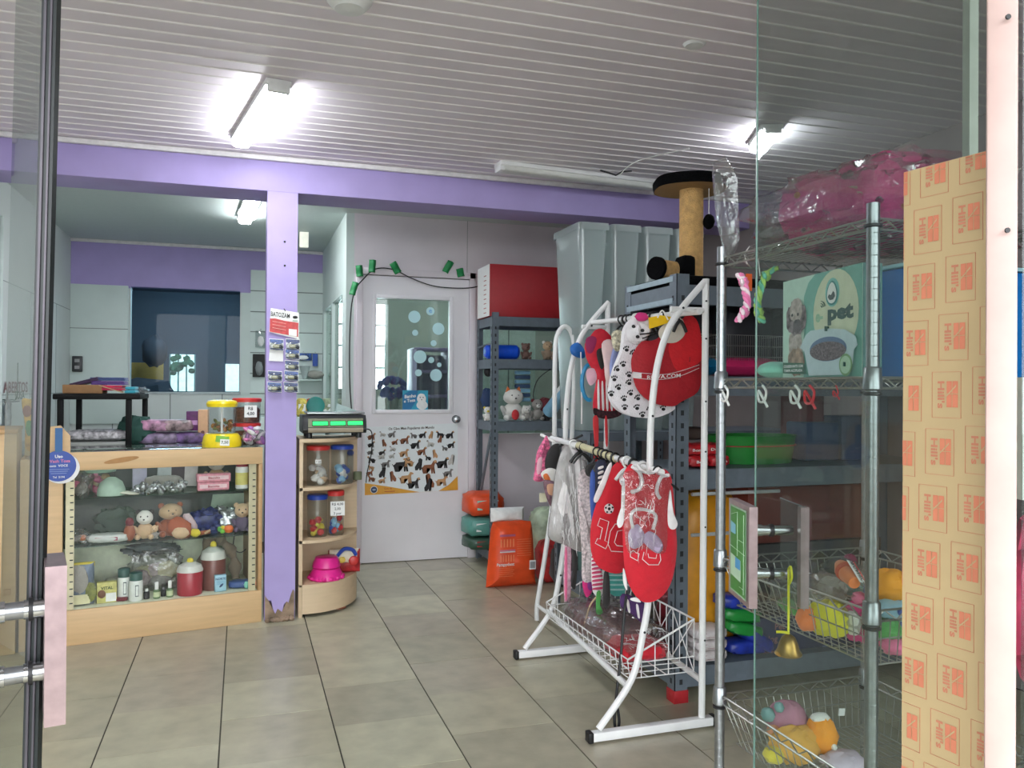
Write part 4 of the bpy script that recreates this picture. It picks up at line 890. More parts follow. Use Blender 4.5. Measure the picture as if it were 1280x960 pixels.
# pink bowls and bag on the lowest shelf
bp = M('bowl_pink', (222, 40, 140), .3)
p = Vector((oy(408, 722, uy0+.12).x, uy0+.13, lv[0]+.002)); t = thing('pet_bowl', 'upside-down magenta pet bowl, lower of the nested pair', 'pet bowl', p, 'magenta bowls in the curved unit'); rb = .098
g = G(); g.lathe(p, [(rb*1.0, 0), (rb*1.04, .004), (rb*.98, .03), (rb*.80, .065), (rb*.72, .068), (0, .068)], bp, 28)
for k in range(14): a = k*math.pi/7; g.blob(p+Vector((rb*.97*math.cos(a), rb*.97*math.sin(a), .012)), (.018, .018, .014), bp, 0, 1, 8, 6)
g.build('bowl_body', t)
p2 = p+UZ*.071; t = thing('pet_bowl', 'upside-down magenta pet bowl on top of the nested pair', 'pet bowl', p2, 'magenta bowls in the curved unit')
g = G(); g.lathe(p2, [(rb*.82, 0), (rb*.86, .004), (rb*.8, .03), (rb*.66, .06), (rb*.6, .062), (0, .062)], bp, 28); g.build('bowl_body', t)
p = Vector((oy(434, 700, uy0+.25).x-.005, uy0+.26, lv[0]+.002))
t = thing('treat_bag', 'red and white bag with a blue arch behind the magenta bowls', 'bag', p)
fr = XZ(p.y); g = G(); g.puffy(rects(p.x-.11, p.x+.085, lv[0]+.002, lv[0]+.145), fr, .035, M('bag_redw', (178, 44, 50), .4, var=.3, scale=20)); g.build('bag_body', t)
g = G(); g.puffy(rects(p.x-.105, p.x+.075, lv[0]+.06, lv[0]+.15), (Vector((0, p.y-.012, 0)), UX, UZ, -UY), .032, M('bag_cream', (214, 206, 186), .5), back=False)
g.tube(smooth([(p.x-.06, p.y-.046, lv[0]+.115), (p.x-.02, p.y-.046, lv[0]+.155), (p.x+.03, p.y-.046, lv[0]+.15), (p.x+.055, p.y-.046, lv[0]+.115)], 5), .012, bluelid, 8); g.blob((p.x+.04, p.y-.042, lv[0]+.08), (.03, .008, .03), redlid); g.blob((p.x-.03, p.y-.046, lv[0]+.09), (.02, .006, .02), M('cheese', (230, 200, 90), .5)); g.build('bag_print', t)
# the commercial scale with green displays
sx0_, sx1_ = oy(374, 530, 5.03).x, oy(449, 530, 5.0).x; zs = UH+.002
t = thing('weighing_scale', 'grey shop scale with three lit green displays on the curved shelf unit', 'scale', ((sx0_+sx1_)/2, 5.05, zs))
sb = M('scale_beige', (150, 138, 118), .45); sk = M('scale_black', (30, 32, 34), .4); g = G()
x0, x1 = ux0+.02, ux0+.39
prof = [(4.93, .03), (4.915, .05), (4.925, .105), (4.955, .135), (5.22, .135), (5.25, .05), (5.22, .03)]
g.prism([(x0, y, zs+z) for y, z in prof], (x1-x0, 0, 0), sk); 
for xx in (x0+.04, x1-.04): 
    for yy in (4.97, 5.18): g.cyl((xx, yy, zs), (xx, yy, zs+.035), .018, sk)
g.build('housing', t)
g = G(); g.prism([(x0+.03, y, zs+z) for y, z in ((4.917, .035), (4.911, .05), (4.913, .062), (4.93, .062), (4.93, .035))], (x1-x0-.05, 0, 0), sb); g.build('lower_band', t)
g = G(); g.prism([(x0+.03, y, zs+z) for y, z in ((4.912, .066), (4.921, .112), (4.94, .118), (4.94, .066))], (x1-x0-.05, 0, 0), M('scale_olive', (128, 130, 104), .45)); g.build('display_bezel', t)
gd = M('display_green', (40, 214, 90), 1, var=.25, scale=120, emit=.9)
for k in range(3):
    xa_ = x0+.055+k*.102; g = G(); g.prism([(xa_-.004, y, zs+z) for y, z in ((4.9085, .074), (4.915, .105), (4.93, .105), (4.93, .074))], (.095, 0, 0), sk); g.prism([(xa_, y, zs+z) for y, z in ((4.907, .079), (4.9125, .1), (4.93, .1), (4.93, .079))], (.087, 0, 0), gd); lab(g.build('display', t), 'lit green display')
g = G(); g.box(((x0+x1)/2+.01, 5.085, zs+.148), (x1-x0-.03, .26, .012), M('platter', (180, 188, 190), .2, .6), bev=.004); g.build('weighing_plate', t)
g = G(); g.tube(smooth([(x1-.01, 5.0, zs+.05), (x1+.045, 5.02, zs+.03), (x1+.05, 5.05, zs-.1), (x1+.03, 5.08, zs-.22), (x1+.04, 5.2, zs-.3)], 6), .0035, black, 6); g.build('power_cord', t)
p = Vector((ux0+.11, 5.16, zs+.156)); g = G(); g.lathe(p+UZ*.03, [(.0, -.028), (.05, -.026), (.055, -.02), (.055, .02), (.045, .024), (0, .02)], M('tape_green', (20, 120, 110), .5), 24, M3=Matrix.Rotation(R(80), 3, 'X')); g.T = None
tag(g.build('green_roll'), 'dark green round tin leaning on the scale', 'tin')
g = G(); g.prism([(p.x+.12, 5.1, zs+.156), (p.x+.25, 5.1, zs+.156), (p.x+.14, 5.2, zs+.2)], (0, .06, 0), M('scoop_grey', (150, 170, 166), .4)); tag(g.build('paper_wedge'), 'grey-green folded paper lying on the scale plate', 'paper')
# jars of colourful things seen on a rear shelf behind the scale
g = G(); g.box2((.08, 7.4, 0), (.70, 7.75, 1.08), panel_w, .004); tag(g.build('rear_cupboard'), 'low white cupboard behind the scale against the partition', 'cupboard')
for k, (px, c, nm) in enumerate(((377, (210, 190, 90), 'yellow'), (389, (200, 80, 70), 'red'), (408, (150, 160, 130), 'sage'), (420, (190, 186, 170), 'cream'), (432, (150, 170, 160), 'pale green'))):
    p = oy(px, 520, 7.5); packet('%s pack on the white cupboard behind the scale' % nm, (p.x, 7.5, 1.082), (.11, .1, .16), M('rp%d' % k, c, .5, var=.4, scale=30), paper)
# ================================================================== on and around the interior door
yd = YM+.004
t = thing('dog_poster', 'white dog breeds poster with an ochre wave taped to the door', 'poster', oy(514, 619, yd-.003))
P4 = [oy(x, y, yd-.003) for x, y in ((456, 534), (572, 529), (572.5, 612.5), (456, 619))]
g = G(); pw = M('poster_white', (226, 232, 234), .4, var=.01); g.prism(P4, (0, .002, 0), pw); g.build('poster_sheet', t)
och = M('ochre', (222, 160, 50), .5, var=.03); q = yd-.005
g = G(); P = [(456, 603.5)]+[(456+116*k/24, 604+.8*math.sin(k/24*3)+ (6.5*(k/24)**1.3 if k < 15 else 9-((k-15)/9)**1.7*18)) for k in range(1, 25)]+[(572.5, 612.5), (456, 619)]
pts = [(456, 604), (470, 606), (490, 609), (510, 613), (525, 615.2), (548, 613.8)]; g.prism([oy(x, y, q) for x, y in pts+[(456, 619)]], (0, .001, 0), och)
g.prism([oy(x, y, q) for x, y in ((548, 613.8), (558, 609), (566, 603), (572, 595), (572.5, 612.5))], (0, .001, 0), och); g.build('ochre_wave', t)
g = G(); g.text('Os Cães Mais Populares do Mundo', oy(514.5, 535.5, q), (oy(550, 534, q)-oy(480, 536.5, q)), UZ, .020, M('poster_ink', (70, 58, 50), .6), .02, wid=.36)
lg = oy(467.5, 612.2, q-.001); g.disc(lg, UX, UZ, .028, pw, 20); g.disc(lg-UY*.0006, UX, UZ, .024, M('logo_navy', (50, 66, 96), .5), 20); g.disc(lg-UY*.001, UX, UZ, .014, M('logo_l', (150, 170, 196), .5), 16, .007)
g.text('Guia de', oy(485, 610.6, q-.001), UX, UZ, .014, M('poster_red', (180, 70, 40), .6), .01); g.box(oy(487, 614.2, q-.001), (.08, .001, .005), MATS['poster_red'])
g.build('poster_print', t)
dogA = [(-.44, .14), (-.40, .22), (-.2, .24), (.12, .26), (.22, .40), (.28, .54), (.34, .50), (.44, .50), (.56, .40), (.54, .34), (.40, .32), (.36, .18), (.33, .02), (.35, -.34), (.42, -.38), (.29, -.38), (.24, -.06), (.20, -.02), (.20, -.34), (.24, -.38), (.13, -.38), (.11, -.02), (-.18, .02), (-.24, -.10), (-.20, -.34), (-.15, -.38), (-.28, -.38), (-.34, -.12), (-.38, -.34), (-.34, -.38), (-.46, -.38), (-.46, -.08), (-.48, .06), (-.58, -.04), (-.66, .12), (-.62, .14), (-.57, .04)]
dogB = [(-.3, -.5), (-.34, -.2), (-.16, .1), (0, .3), (.0, .5), (.12, .66), (.3, .6), (.4, .5), (.24, .42), (.26, .2), (.22, -.1), (.28, -.5), (.1, -.5), (.06, -.3), (-.06, -.5)]
g = G(); ink = {'k': M('dog_black', (34, 32, 34), .6), 'b': M('dog_brown', (140, 84, 54), .6), 't': M('dog_tan', (196, 150, 104), .6), 'w': M('dog_white', (196, 194, 188), .6), 'g': M('dog_grey', (120, 118, 116), .6)}
dogs = [(118, 122, 45, 'b', 0), (183, 108, 35, 'w', 0), (240, 108, 45, 'g', 0), (318, 142, 55, 'b', 0), (369, 116, 40, 'g', 0), (425, 112, 45, 'k', 0), (472, 112, 45, 't', 1), (528, 110, 48, 'k', 0), (588, 112, 50, 'k', 0),
        (116, 170, 40, 'k', 0), (195, 160, 42, 'b', 1), (258, 155, 38, 'b', 0), (382, 170, 58, 'k', 0), (470, 165, 45, 'w', 0), (526, 138, 42, 'b', 1), (596, 172, 46, 'k', 0), (556, 192, 36, 'g', 0),
        (112, 215, 38, 'g', 0), (182, 218, 40, 'k', 0), (244, 196, 36, 'w', 0), (314, 220, 55, 't', 0), (420, 210, 55, 'b', 0), (500, 225, 50, 't', 1), (180, 240, 38, 'w', 0), (240, 238, 36, 'w', 0),
        (116, 262, 45, 'k', 0), (204, 285, 52, 'g', 0), (300, 290, 95, 'k', 0), (338, 276, 60, 't', 0), (398, 288, 70, 'k', 1), (465, 305, 88, 'b', 0), (456, 250, 36, 'k', 0), (545, 280, 72, 'k', 0), (594, 260, 62, 'w', 1),
        (114, 308, 36, 't', 0), (108, 340, 40, 'b', 0), (180, 335, 62, 'k', 1), (248, 360, 60, 'b', 1), (328, 368, 78, 't', 0), (578, 340, 58, 'g', 0), (116, 375, 42, 'b', 0), (182, 385, 42, 't', 0), (372, 402, 72, 'k', 0), (470, 385, 82, 'b', 1), (456, 410, 75, 'k', 1), (540, 388, 68, 't', 0)]
for i, (x, y, s_, c, k) in enumerate(dogs):
    o_ = oy(440+x*.2083, 520+y*.2083, q-.0005*(i % 3)); sc2 = s_*.2083*6.2/F*(.98 if k == 0 else .92); fl = -1 if i % 3 == 1 else 1
    P = dogA if k == 0 else dogB
    g.poly([o_+UX*(a*fl*sc2)+UZ*((b-.1)*sc2) for a, b in P], ink[c])
    if c in 'bkw' and k == 0: g.poly([o_-UY*.0003+UX*((.42+.12*math.cos(t_))*fl*sc2)+UZ*((.38+.1*math.sin(t_))*sc2) for t_ in [j*.8 for j in range(8)]], ink['t' if c != 'w' else 'g'])
g.build('dog_pictures', t, sm=0)
# leaf tape garland and wire
g = G(); P = [oy(x, y, YM-.03) for x, y in ((440, 520), (437, 470), (438, 400), (443, 365), (455, 348), (470, 336), (492, 337), (515, 348), (545, 358), (585, 360), (605, 354), (612, 340))]
g.tube(smooth(P, 6), .0045, black, 6); tag(g.build('wall_wire'), 'thin black wire looping over the door frame', 'wire')
lg_ = M('leaf_green', (20, 130, 70), .6)
def leafq(px, py, w_, h_, an, lb):
    c = oy(px, py, YM-.026); g = G(); ca, sa = math.cos(an), math.sin(an); n = 8
    def fn(u, v):
        a = (u-.5)*w_; b = (v-.5)*h_; return c+Vector((a*ca-b*sa, .012*math.cos(u*5)+.006*math.sin(v*6)-.018, a*sa+b*ca))
    g.grid(fn, n, n, lg_); tag(g.build('leaf_tape', solid=.0015), lb, 'paper leaf', 'green paper leaves over the door')
for a in ((442, 361, .045, .10, -.25, 'lowest green paper leaf, left of the door frame'), (449, 339, .05, .085, .1, 'green paper leaf, second up from the wire end'), (465, 333, .05, .095, -.05, 'green paper leaf at the top of the wire loop'), (494, 335, .055, .09, .55, 'green paper leaf tilted over the door, right of the loop'), (559.5, 334, .05, .10, -.5, 'green paper leaf high above the door, away from the wire'), (575, 341, .055, .065, .25, 'green paper leaf farthest right above the door')): leafq(*a)
# things seen through the door window
p = oy(490, 485, 6.45)
g = G(); 
for k in range(60):
    a = rnd.uniform(0, 6.28); b = rnd.uniform(-1.4, 1.4); r_ = .085; c = p+Vector((r_*1.2*math.cos(a)*math.cos(b), r_*.7*math.sin(a)*math.cos(b), r_*.9*math.sin(b))); g.blob(c, (.024, .02, .024), M('pom_blue', (70, 78, 140), .8), .3, 2, 8, 6, seed=k)
tag(g.build('net_sponge'), 'blue-violet net sponge behind the door window', 'sponge'); 
g = G(); pp = Vector((p.x+.02, 6.45, .95)); g.lathe(pp, [(.0, 0), (.055, 0), (.055, p.z-.08-.95), (.05, p.z-.07-.95)], plastic_clear, 16); g.blob(pp+UZ*.2, (.04, .04, .15), grey, .3, 3); tag(g.build('sponge_jar'), 'clear tall jar holding the blue net sponge', 'jar')
g = G(); g.box2((.9, 6.37, .90), (1.72, 6.72, .948), panel_w, .005); g.box2((.95, 6.4, 0), (1.68, 6.7, .90), panel_w, .005); tag(g.build('grooming_counter'), 'white counter just behind the door window', 'counter')
a, b = oy(503, 512, YM+.02), oy(535, 488, YM+.02); ys_ = YM+.021
t = thing('grooming_sign', 'turquoise Banho e Tosa sticker sign with a white dog on the door glass', 'sign', (a.x, ys_, a.z))
g = G(); g.box2((a.x, ys_-.003, a.z), (b.x, ys_-.0015, b.z), M('sign_turq', (40, 150, 180), .5), 0); g.prism([(a.x+(b.x-a.x)*u_, ys_-.0042, a.z+(b.z-a.z)*v_) for u_, v_ in ((0, 0), (.32, 0), (.55, .5), (.6, 1), (.3, .98), (0, .75))], (0, .001, 0), M('sign_blue', (26, 110, 160), .5)); g.build('sign_sheet', t)
g = G(); cx = a.x+(b.x-a.x)*.3; g.text('Banho', (cx, ys_-.005, a.z+.105), UX+UZ*.12, UZ, .026, white, .03); g.text('e Tosa', (cx-.005, ys_-.005, a.z+.07), UX+UZ*.12, UZ, .024, white, .03)
cx = a.x+(b.x-a.x)*.74; g.blob((cx, ys_-.005, a.z+.085), (.036, .0015, .04), white, .1, 2); g.blob((cx+.005, ys_-.005, a.z+.035), (.045, .0015, .035), white, .1, 2)
for dx, dz in ((-.011, .01), (.013, .01), (.001, -.008)): g.blob((cx+dx, ys_-.0075, a.z+.085+dz), (.004, .001, .005), black, 0, 1, 8, 6)
g.build('sign_print', t)
# purple caddy tower
tx0, tx1 = oy(517, 450, 7.2).x, oy(560, 450, 7.2).x; pl = M('caddy_purple', (110, 88, 130), .5)
t = thing('caddy_tower', 'purple plastic shelf tower seen through the door window', 'shelf tower', ((tx0+tx1)/2, 7.2, 0))
zt2 = oy(530, 436, 7.2).z
for xx in (tx0, tx1): 
    g = G(); g.box2((xx-.02, 7.15, 0), (xx+.02, 7.4, zt2), M('caddy_pale', (176, 160, 196), .5) if xx == tx0 else pl, .005); g.build('side_panel', t)
for z in (.4, .8, 1.1, zt2-.44, zt2-.22, zt2-.02): g = G(); g.box2((tx0, 7.15, z), (tx1, 7.4, z+.03), pl, .005); g.build('shelf', t)
g = G(); g.box2((tx0, 7.38, 0), (tx1, 7.4, zt2-.05), M('caddy_back', (92, 74, 110), .6)); g.build('back_panel', t)
for k, (px, c) in enumerate(((540, tan), (548, grey), (556, M('toy_mauve', (150, 110, 130), .8)))): bottle('%s bottle on the counter behind the door window' % ('tan', 'grey', 'mauve')[k], (oy(px, 512, 6.5).x, 6.5, .95), .028, .15, c, white, name='shampoo_bottle')
# ================================================================== slotted grey shelving
def slot_unit(label, x0, x1, y0, y1, ztop, levels, pw=.045, lip=.045, foot=None, name='slotted_shelf', front_slots=True, sides=()):
    t = thing(name, label, 'shelving', ((x0+x1)/2, (y0+y1)/2, 0))
    for (x, y, sx, sy) in ((x0, y0, 1, 1), (x1, y0, -1, 1), (x0, y1, 1, -1), (x1, y1, -1, -1)):
        g = G(); z0 = .05 if foot else .0
        g.box2((x, y, z0), (x+sx*pw, y+sy*.003, ztop), rack_grey, 0); g.box2((x, y, z0), (x+sx*.003, y+sy*pw, ztop), rack_grey, 0)
        n = int((ztop-.1)/.055)
        for k in range(n):
            z = .08+k*.055
            if sy == 1: g.box2((x+sx*pw*.38, y-.0008, z), (x+sx*pw*.62, y, z+.022), slot_dark, 0)
            if sx == 1: g.box2((x-.0008, y+sy*pw*.38, z), (x, y+sy*pw*.62, z+.022), slot_dark, 0)
        po = g.build('post', t)
        if foot:
            g = G(); g.box2((x-sx*.004, y-sy*.004, 0), (x+sx*(pw+.004), y+sy*(pw+.004), .055), foot, .003); lab(g.build('foot_cap', po), 'red plastic foot')
    for z in levels:
        g = G(); g.box2((x0+.004, y0+.004, z-.004), (x1-.004, y1-.004, z), rack_grey)
        g.box2((x0+.004, y0+.003, z-lip), (x1-.004, y0+.006, z), rack_grey); g.box2((x0+.004, y1-.006, z-lip), (x1-.004, y1-.003, z), rack_grey)
        g.box2((x0+.003, y0+.004, z-lip), (x0+.006, y1-.004, z), rack_grey); g.box2((x1-.006, y0+.004, z-lip), (x1-.003, y1-.004, z), rack_grey)
        g.build('shelf', t)
    return t
ya = 5.82; ax0 = oy(615, 500, ya).x
za = [oy(640, 396, ya).z, oy(640, 449, ya).z, oy(640, 527, ya).z]
ta = slot_unit('grey slotted shelving by the rear window carrying the red box', ax0, 3.2, ya, YM-.02, oy(620, 390, ya).z, [.12]+za[::-1], .05, .07, name='slotted_shelf')
g = G(); g.box2((ax0, ya+.04, .95), (ax0+.003, ya+.05, .955), rack_grey); g.tube([(ax0+.002, ya+.02, 1.02), (ax0+.002, YM-.04, .35)], .011, rack_grey, 6); g.tube([(ax0+.002, ya+.02, za[0]-.2), (ax0+.002, YM-.04, za[0]-.22)], .008, rack_grey, 6); g.build('brace', ta)
bx0 = 1.765; yb0, yb1 = 3.10, 3.60
fr_red = M('foot_red', (176, 36, 44), .5)
ZB = 1.845
tb = slot_unit('blue-grey slotted shelving with red feet behind the garment rack', bx0, 3.3, yb0, yb1, ZB, [.15, 1.0, 1.405, 1.80], .062, .085, fr_red, 'slotted_shelf')
g = G(); 
for zz in (ZB-.02, ZB-.115): g.box2((bx0-.004, yb0+.03, zz-.012), (bx0-.001, yb1-.03, zz+.012), M('rack_light', (150, 168, 178), .5, .1))
lab(g.build('side_rail', tb), 'pale blue-grey side rails')
tcs = slot_unit('low grey shelving under the translucent bins', 1.86, 3.28, 4.22, 4.76, 1.1, [.2, .65, 1.1], .04, .05, None, 'slotted_shelf')
# red box on shelf A
p0, p1 = oy(612, 395, ya+.02), oy(693, 334, ya+.02)
t = thing('red_box', 'large dark red box with a white striped edge on top of the rear shelving', 'box', ((p0.x+p1.x)/2+.1, ya+.2, za[0]))
g = G(); g.box2((p0.x, ya+.02, za[0]+.002), (p1.x+.15, ya+.36, p1.z), M('box_red', (164, 24, 34), .5, var=.04), .003); g.build('box_body', t)
g = G(); g.box2((p0.x-.004, ya+.022, za[0]+.004), (p0.x-.0005, ya+.34, p1.z-.002), paper)
for k in range(9): g.box2((p0.x-.006, ya+.10, za[0]+.03+k*.035), (p0.x-.004, ya+.16, za[0]+.036+k*.035), M('edge_print', (170, 90, 90), .6))
lab(g.build('side_print', t), 'white striped side panel')
# items on shelf A
p = oy(606, 441, ya+.14); q = oy(648, 441, ya+.14); r_ = .055; cb = M('roll_blue', (20, 80, 210), .35)
g = G(); zc_ = za[1]+r_+.004; g.tube([(p.x, ya+.14, zc_), (p.x+.02, ya+.14, zc_), (q.x-.02, ya+.14, zc_), (q.x, ya+.14, zc_)], [r_*.7, r_, r_, r_*.7], cb, 20); g.tube([(p.x-.002, ya+.14, zc_), (p.x+.004, ya+.14, zc_)], r_*.35, lightblue, 12)
tag(g.build('blue_roll'), 'bright blue rolled bundle on the rear shelving', 'roll')
plush('brown plush sitting right of the bright blue roll', (oy(657, 450, ya+.1).x, ya+.1, za[1]+.003), .13, M('toy_cocoa', (110, 84, 76), .8))
plush('tan plush with a white patch on the rear shelving near the arch frame', (oy(684, 450, ya+.1).x, ya+.1, za[1]+.003), .15, M('toy_taupe', (156, 136, 116), .8), tan, wht)
plush('yellow and white plush behind the left shelf post', (oy(609, 527, ya+.12).x, ya+.12, za[2]+.003), .11, wht, wht, yel, yel)
plush('white plush cat with an orange ear and red patch on the rear shelving', (oy(642, 527, ya+.12).x, ya+.14, za[2]+.003), .25, wht, wht, org, wht, rear='point', wid=1.25)
g = G(); g.blob((oy(645, 522, ya).x, ya+.0-.045+.06, za[2]+.05), (.03, .02, .04), red); tag(g.build('plush_heart'), 'small red plush heart before the white plush cat', 'plush toy')
plush('small grey-white plush between the cat and the capped plush', (oy(658, 527, ya+.1).x, ya+.09, za[2]+.003), .12, grey, wht)
plush('grey plush with a maroon cap on the rear shelving', (oy(672, 527, ya+.1).x, ya+.12, za[2]+.003), .17, grey, grey, maroon, wht)
g = G(); c = (oy(683, 515, ya+.1).x, ya+.13, za[2]+.12); g.blob(c, (.05, .05, .06), maroon, .3, 2); g.blob((c[0], c[1], za[2]+.04), (.05, .05, .05), blk, .3, 2); tag(g.build('knit_hat'), 'maroon knitted lump beside the grey plush', 'knit hat')
g = G(); c = oy(653, 485, ya+.22); 
for k in range(7): g.box((c.x, ya+.22, c.z+.12-.035*k), (.12, .05, .03), [lightblue, M('str_navy', (60, 84, 120), .7)][k % 2], bev=.008)
tag(g.build('striped_pack'), 'blue striped soft pack hanging in the rear shelving', 'pack')
g = G(); c = oy(610, 500, ya+.25); g.blob(c, (.06, .04, .09), M('toy_navy', (40, 60, 96), .8), .3, 2); g.blob(c+UZ*.22, (.035, .03, .04), black); tag(g.build('navy_toy'), 'navy toy with a black ball behind the left shelf post', 'toy')
g = G(); a, b = oy(686, 512, ya+.04), oy(712, 482, ya-.22); a.z = za[2]+.07; g.tube([a, a+(b-a)*.5, b], .052, lightblue, 16); g.tube([a+(b-a)*.45+UZ*.012, b+UZ*.012], .052, paper, 16); tag(g.build('paper_roll'), 'pale blue and white roll poking through the arch frame', 'roll')
g = G(); g.tube(smooth([oy(690, 460, ya+.2), oy(672, 475, ya+.2), oy(667, 498, ya+.2), oy(680, 515, ya+.2)], 6), .004, black, 6); tag(g.build('wire_loop'), 'thin dark wire loop in the rear shelving', 'wire')
g = G(); g.box2((2.0, 6.9, 0), (2.5, 7.3, 2.1), M('cabinet_palegreen', (190, 206, 196), .5), .005); g.box2((2.24, 6.895, .1), (2.25, 6.9, 2.0), groove); g.box2((2.0, 6.895, 1.6), (2.5, 6.9, 1.606), groove); tag(g.build('white_cupboard'), 'pale green-white tall cupboard seen through the rear shelving', 'cupboard')
# ------------------------------------------------------------------ bags on the floor
orb = M('bag_orange', (224, 78, 34), .38, var=.10, scale=12); orb2 = M('bag_orange_l', (236, 130, 84), .45)
Yo = 5.22; a, b = oy(611, 735, Yo), oy(674, 733, Yo); tp = oy(642, 653, Yo).z
t = thing('pet_food_bag', 'big orange pet food bag standing on the floor by the rear shelving', 'pet food bag', ((a.x+b.x)/2, Yo, 0))
xm = (a.x+b.x)/2; hw = (b.x-a.x)/2
P = []
for (u_, v_) in ((-1.0, 0), (-.6, 0), (-.2, 0), (.2, 0), (.6, 0), (1.0, 0), (.97, .15), (.92, .4), (.88, .7), (.84, .88), (.78, .98), (.4, 1), (0, 1), (-.4, 1), (-.74, .99), (-.82, .88), (-.88, .6), (-.95, .3)): P.append((xm+hw*u_, tp*v_))
g = G(); g.puffy(P, (Vector((0, Yo+.07, 0)), UX, UZ, -UY), .09, orb, rings=8, wr=.022, wsc=9); g.build('bag_body', t)
g = G(); yf = Yo-.0285
def rr_(x0, x1, z0, z1, m, y=yf): g.box2((xm+hw*x0, y, tp*z0), (xm+hw*x1, y+.002, tp*z1), m)
rr_(-.62, -.02, .80, .83, M('pp_purple', (176, 90, 120), .5)); rr_(-.62, -.02, .56, .575, white); rr_(-.62, -.02, .58, .60, M('pp_lilac', (200, 120, 140), .5))
for k in range(5): rr_(-.6+k*.12, -.54+k*.12, .64, .76, orb2)
for k in range(6): rr_(-.6+k*.1, -.56+k*.1, .42, .52, orb2)
for k in range(8): rr_(.05, .62, .50+.035*k, .506+.035*k, orb2)
for k in range(6): rr_(-.65, -.1+.05*(k % 2), .20+.03*k, .206+.03*k, orb2)
g.text('Pampydent', (xm-hw*.4, yf-.001, tp*.375), UX, UZ, .02, white, .02); rr_(.55, .80, .28, .42, paper); 
for k in range(7): rr_(.58+k*.028, .592+k*.028, .30, .40, black, yf-.002)
g.build('bag_print', t)
g = G(); g.puffy(rects(xm-hw*.75, xm+hw*.6, tp-.01, tp+.085), (Vector((0, Yo+.12, 0)), UX, UZ, -UY), .05, M('white_sheet', (226, 226, 224), .6), wr=.015); tag(g.build('folded_white_bag'), 'folded white plastic lying on the orange pet food bag', 'plastic sheet')
def fbag(label, px, Y, z, d, m, m2=None, rz=0., nm='pet_food_bag', cat='pet food bag'): return packet(label, (oy(px, 700, Y).x, Y, z), d, m, m2, cat, rz, name=nm)
fbag('orange bag lying on the bottom of the rear shelving at left', 603, ya+.2, .125+.25, (.3, .3, .18), orb, M('mint_l', (150, 210, 200), .5))
fbag('teal and white bag lying under the left orange bag', 602, ya+.2, .125+.10, (.3, .3, .15), M('bag_teal', (90, 150, 140), .4), paper)
fbag('dark green bag at the bottom of the rear shelving pile', 603, ya+.2, .125, (.3, .3, .10), M('bag_dkgreen', (50, 80, 66), .4), red)
fbag('pale green sack leaning behind the orange bag', 684, 5.45, 0, (.26, .2, .50), M('bag_palegreen', (176, 190, 164), .5, var=.3, scale=12))
fbag('red printed bag behind the garment rack post', 690, 5.35, .0, (.24, .2, .30), M('bag_red2', (180, 44, 44), .4, var=.4, scale=16))
fbag('black pet food bag on the floor behind the rack', 712, 5.2, 0, (.26, .25, .28), blk, teal)
fbag('teal-grey bag standing on the floor behind the hanging clothes', 742, 5.1, 0, (.25, .22, .36), M('bag_teal2', (96, 130, 126), .5), paper)
# translucent bins
def bin_(label, x0, wd, y0, z0, h, dep=.40):
    t = thing('storage_bin', label, 'storage bin', (x0+wd/2, y0+dep/2, z0), 'tall translucent bins behind the shelving')
    g = G(); hb = h-.035; tp_ = .03
    lo = [(x0+tp_*.6, y0+tp_), (x0+wd-tp_*.6, y0+tp_), (x0+wd-tp_*.6, y0+dep-tp_), (x0+tp_*.6, y0+dep-tp_)]; hi = [(x0, y0), (x0+wd, y0), (x0+wd, y0+dep), (x0, y0+dep)]
    def ringp(P, z, r=.03):
        out = []
        for i in range(4):
            p = Vector((*P[i], z)); a = Vector((*P[i-1], z)); b = Vector((*P[(i+1) % 4], z)); a = p+(a-p).normalized()*r; b = p+(b-p).normalized()*r
            for k in range(5): s_ = k/4; out.append(a*(1-s_)**2+p*2*s_*(1-s_)+b*s_**2)
        return out
    R_ = [ringp(lo, z0), ringp([(l[0]*.4+h_[0]*.6, l[1]*.4+h_[1]*.6) for l, h_ in zip(lo, hi)], z0+hb*.62), ringp([(l[0]*.35+h_[0]*.65+(.004 if 0 else 0), l[1]*.35+h_[1]*.65) for l, h_ in zip(lo, hi)], z0+hb*.66), ringp(hi, z0+hb)]
    n = len(R_[0]); g.add([v for r in R_ for v in r], [(i*n+k, i*n+(k+1) % n, (i+1)*n+(k+1) % n, (i+1)*n+k) for i in range(3) for k in range(n)]+[tuple(range(n))[::-1]], bin_mat); g.build('bin_body', t)
    g = G(); e = .012; hi2 = [(x0-e, y0-e), (x0+wd+e, y0-e), (x0+wd+e, y0+dep+e), (x0-e, y0+dep+e)]
    R_ = [ringp(hi2, z0+hb-.005), ringp(hi2, z0+hb+.018), ringp([(a*.97+.03*(x0+wd/2), b) for a, b in hi2], z0+h)]
    g.add([v for r in R_ for v in r], [(i*n+k, i*n+(k+1) % n, (i+1)*n+(k+1) % n, (i+1)*n+k) for i in range(2) for k in range(n)]+[tuple(range(2*n, 3*n))], bin_mat); g.build('bin_lid', t)
    return t
ztb = oy(724, 277, 4.3).z; z0b = 1.105; hh_ = (ztb-z0b)/2
bx = oy(725, 300, 4.3).x
for k in range(4):
    w_ = .175; x_ = bx+k*.208
    nm = ('nearest the red box', 'second from the red box', 'third from the red box', 'farthest behind the cat tree')[k]
    bin_('tall translucent lidded bin, upper of the stack %s' % nm, x_, w_, 4.3, z0b+hh_, hh_); bin_('tall translucent bin, lower of the stack %s' % nm, x_+.01, w_-.02, 4.31, z0b, hh_-.002, .38)
for k, (c, nm) in enumerate((((150, 70, 76), 'dull red'), ((90, 60, 60), 'dark brown'))): packet('%s soft pack inside the second translucent bin' % nm, (bx+.208+.09, 4.45+.1*k, z0b+hh_+.01+.08*k), (.12, .1, .08), M('bp%d' % k, c, .6))
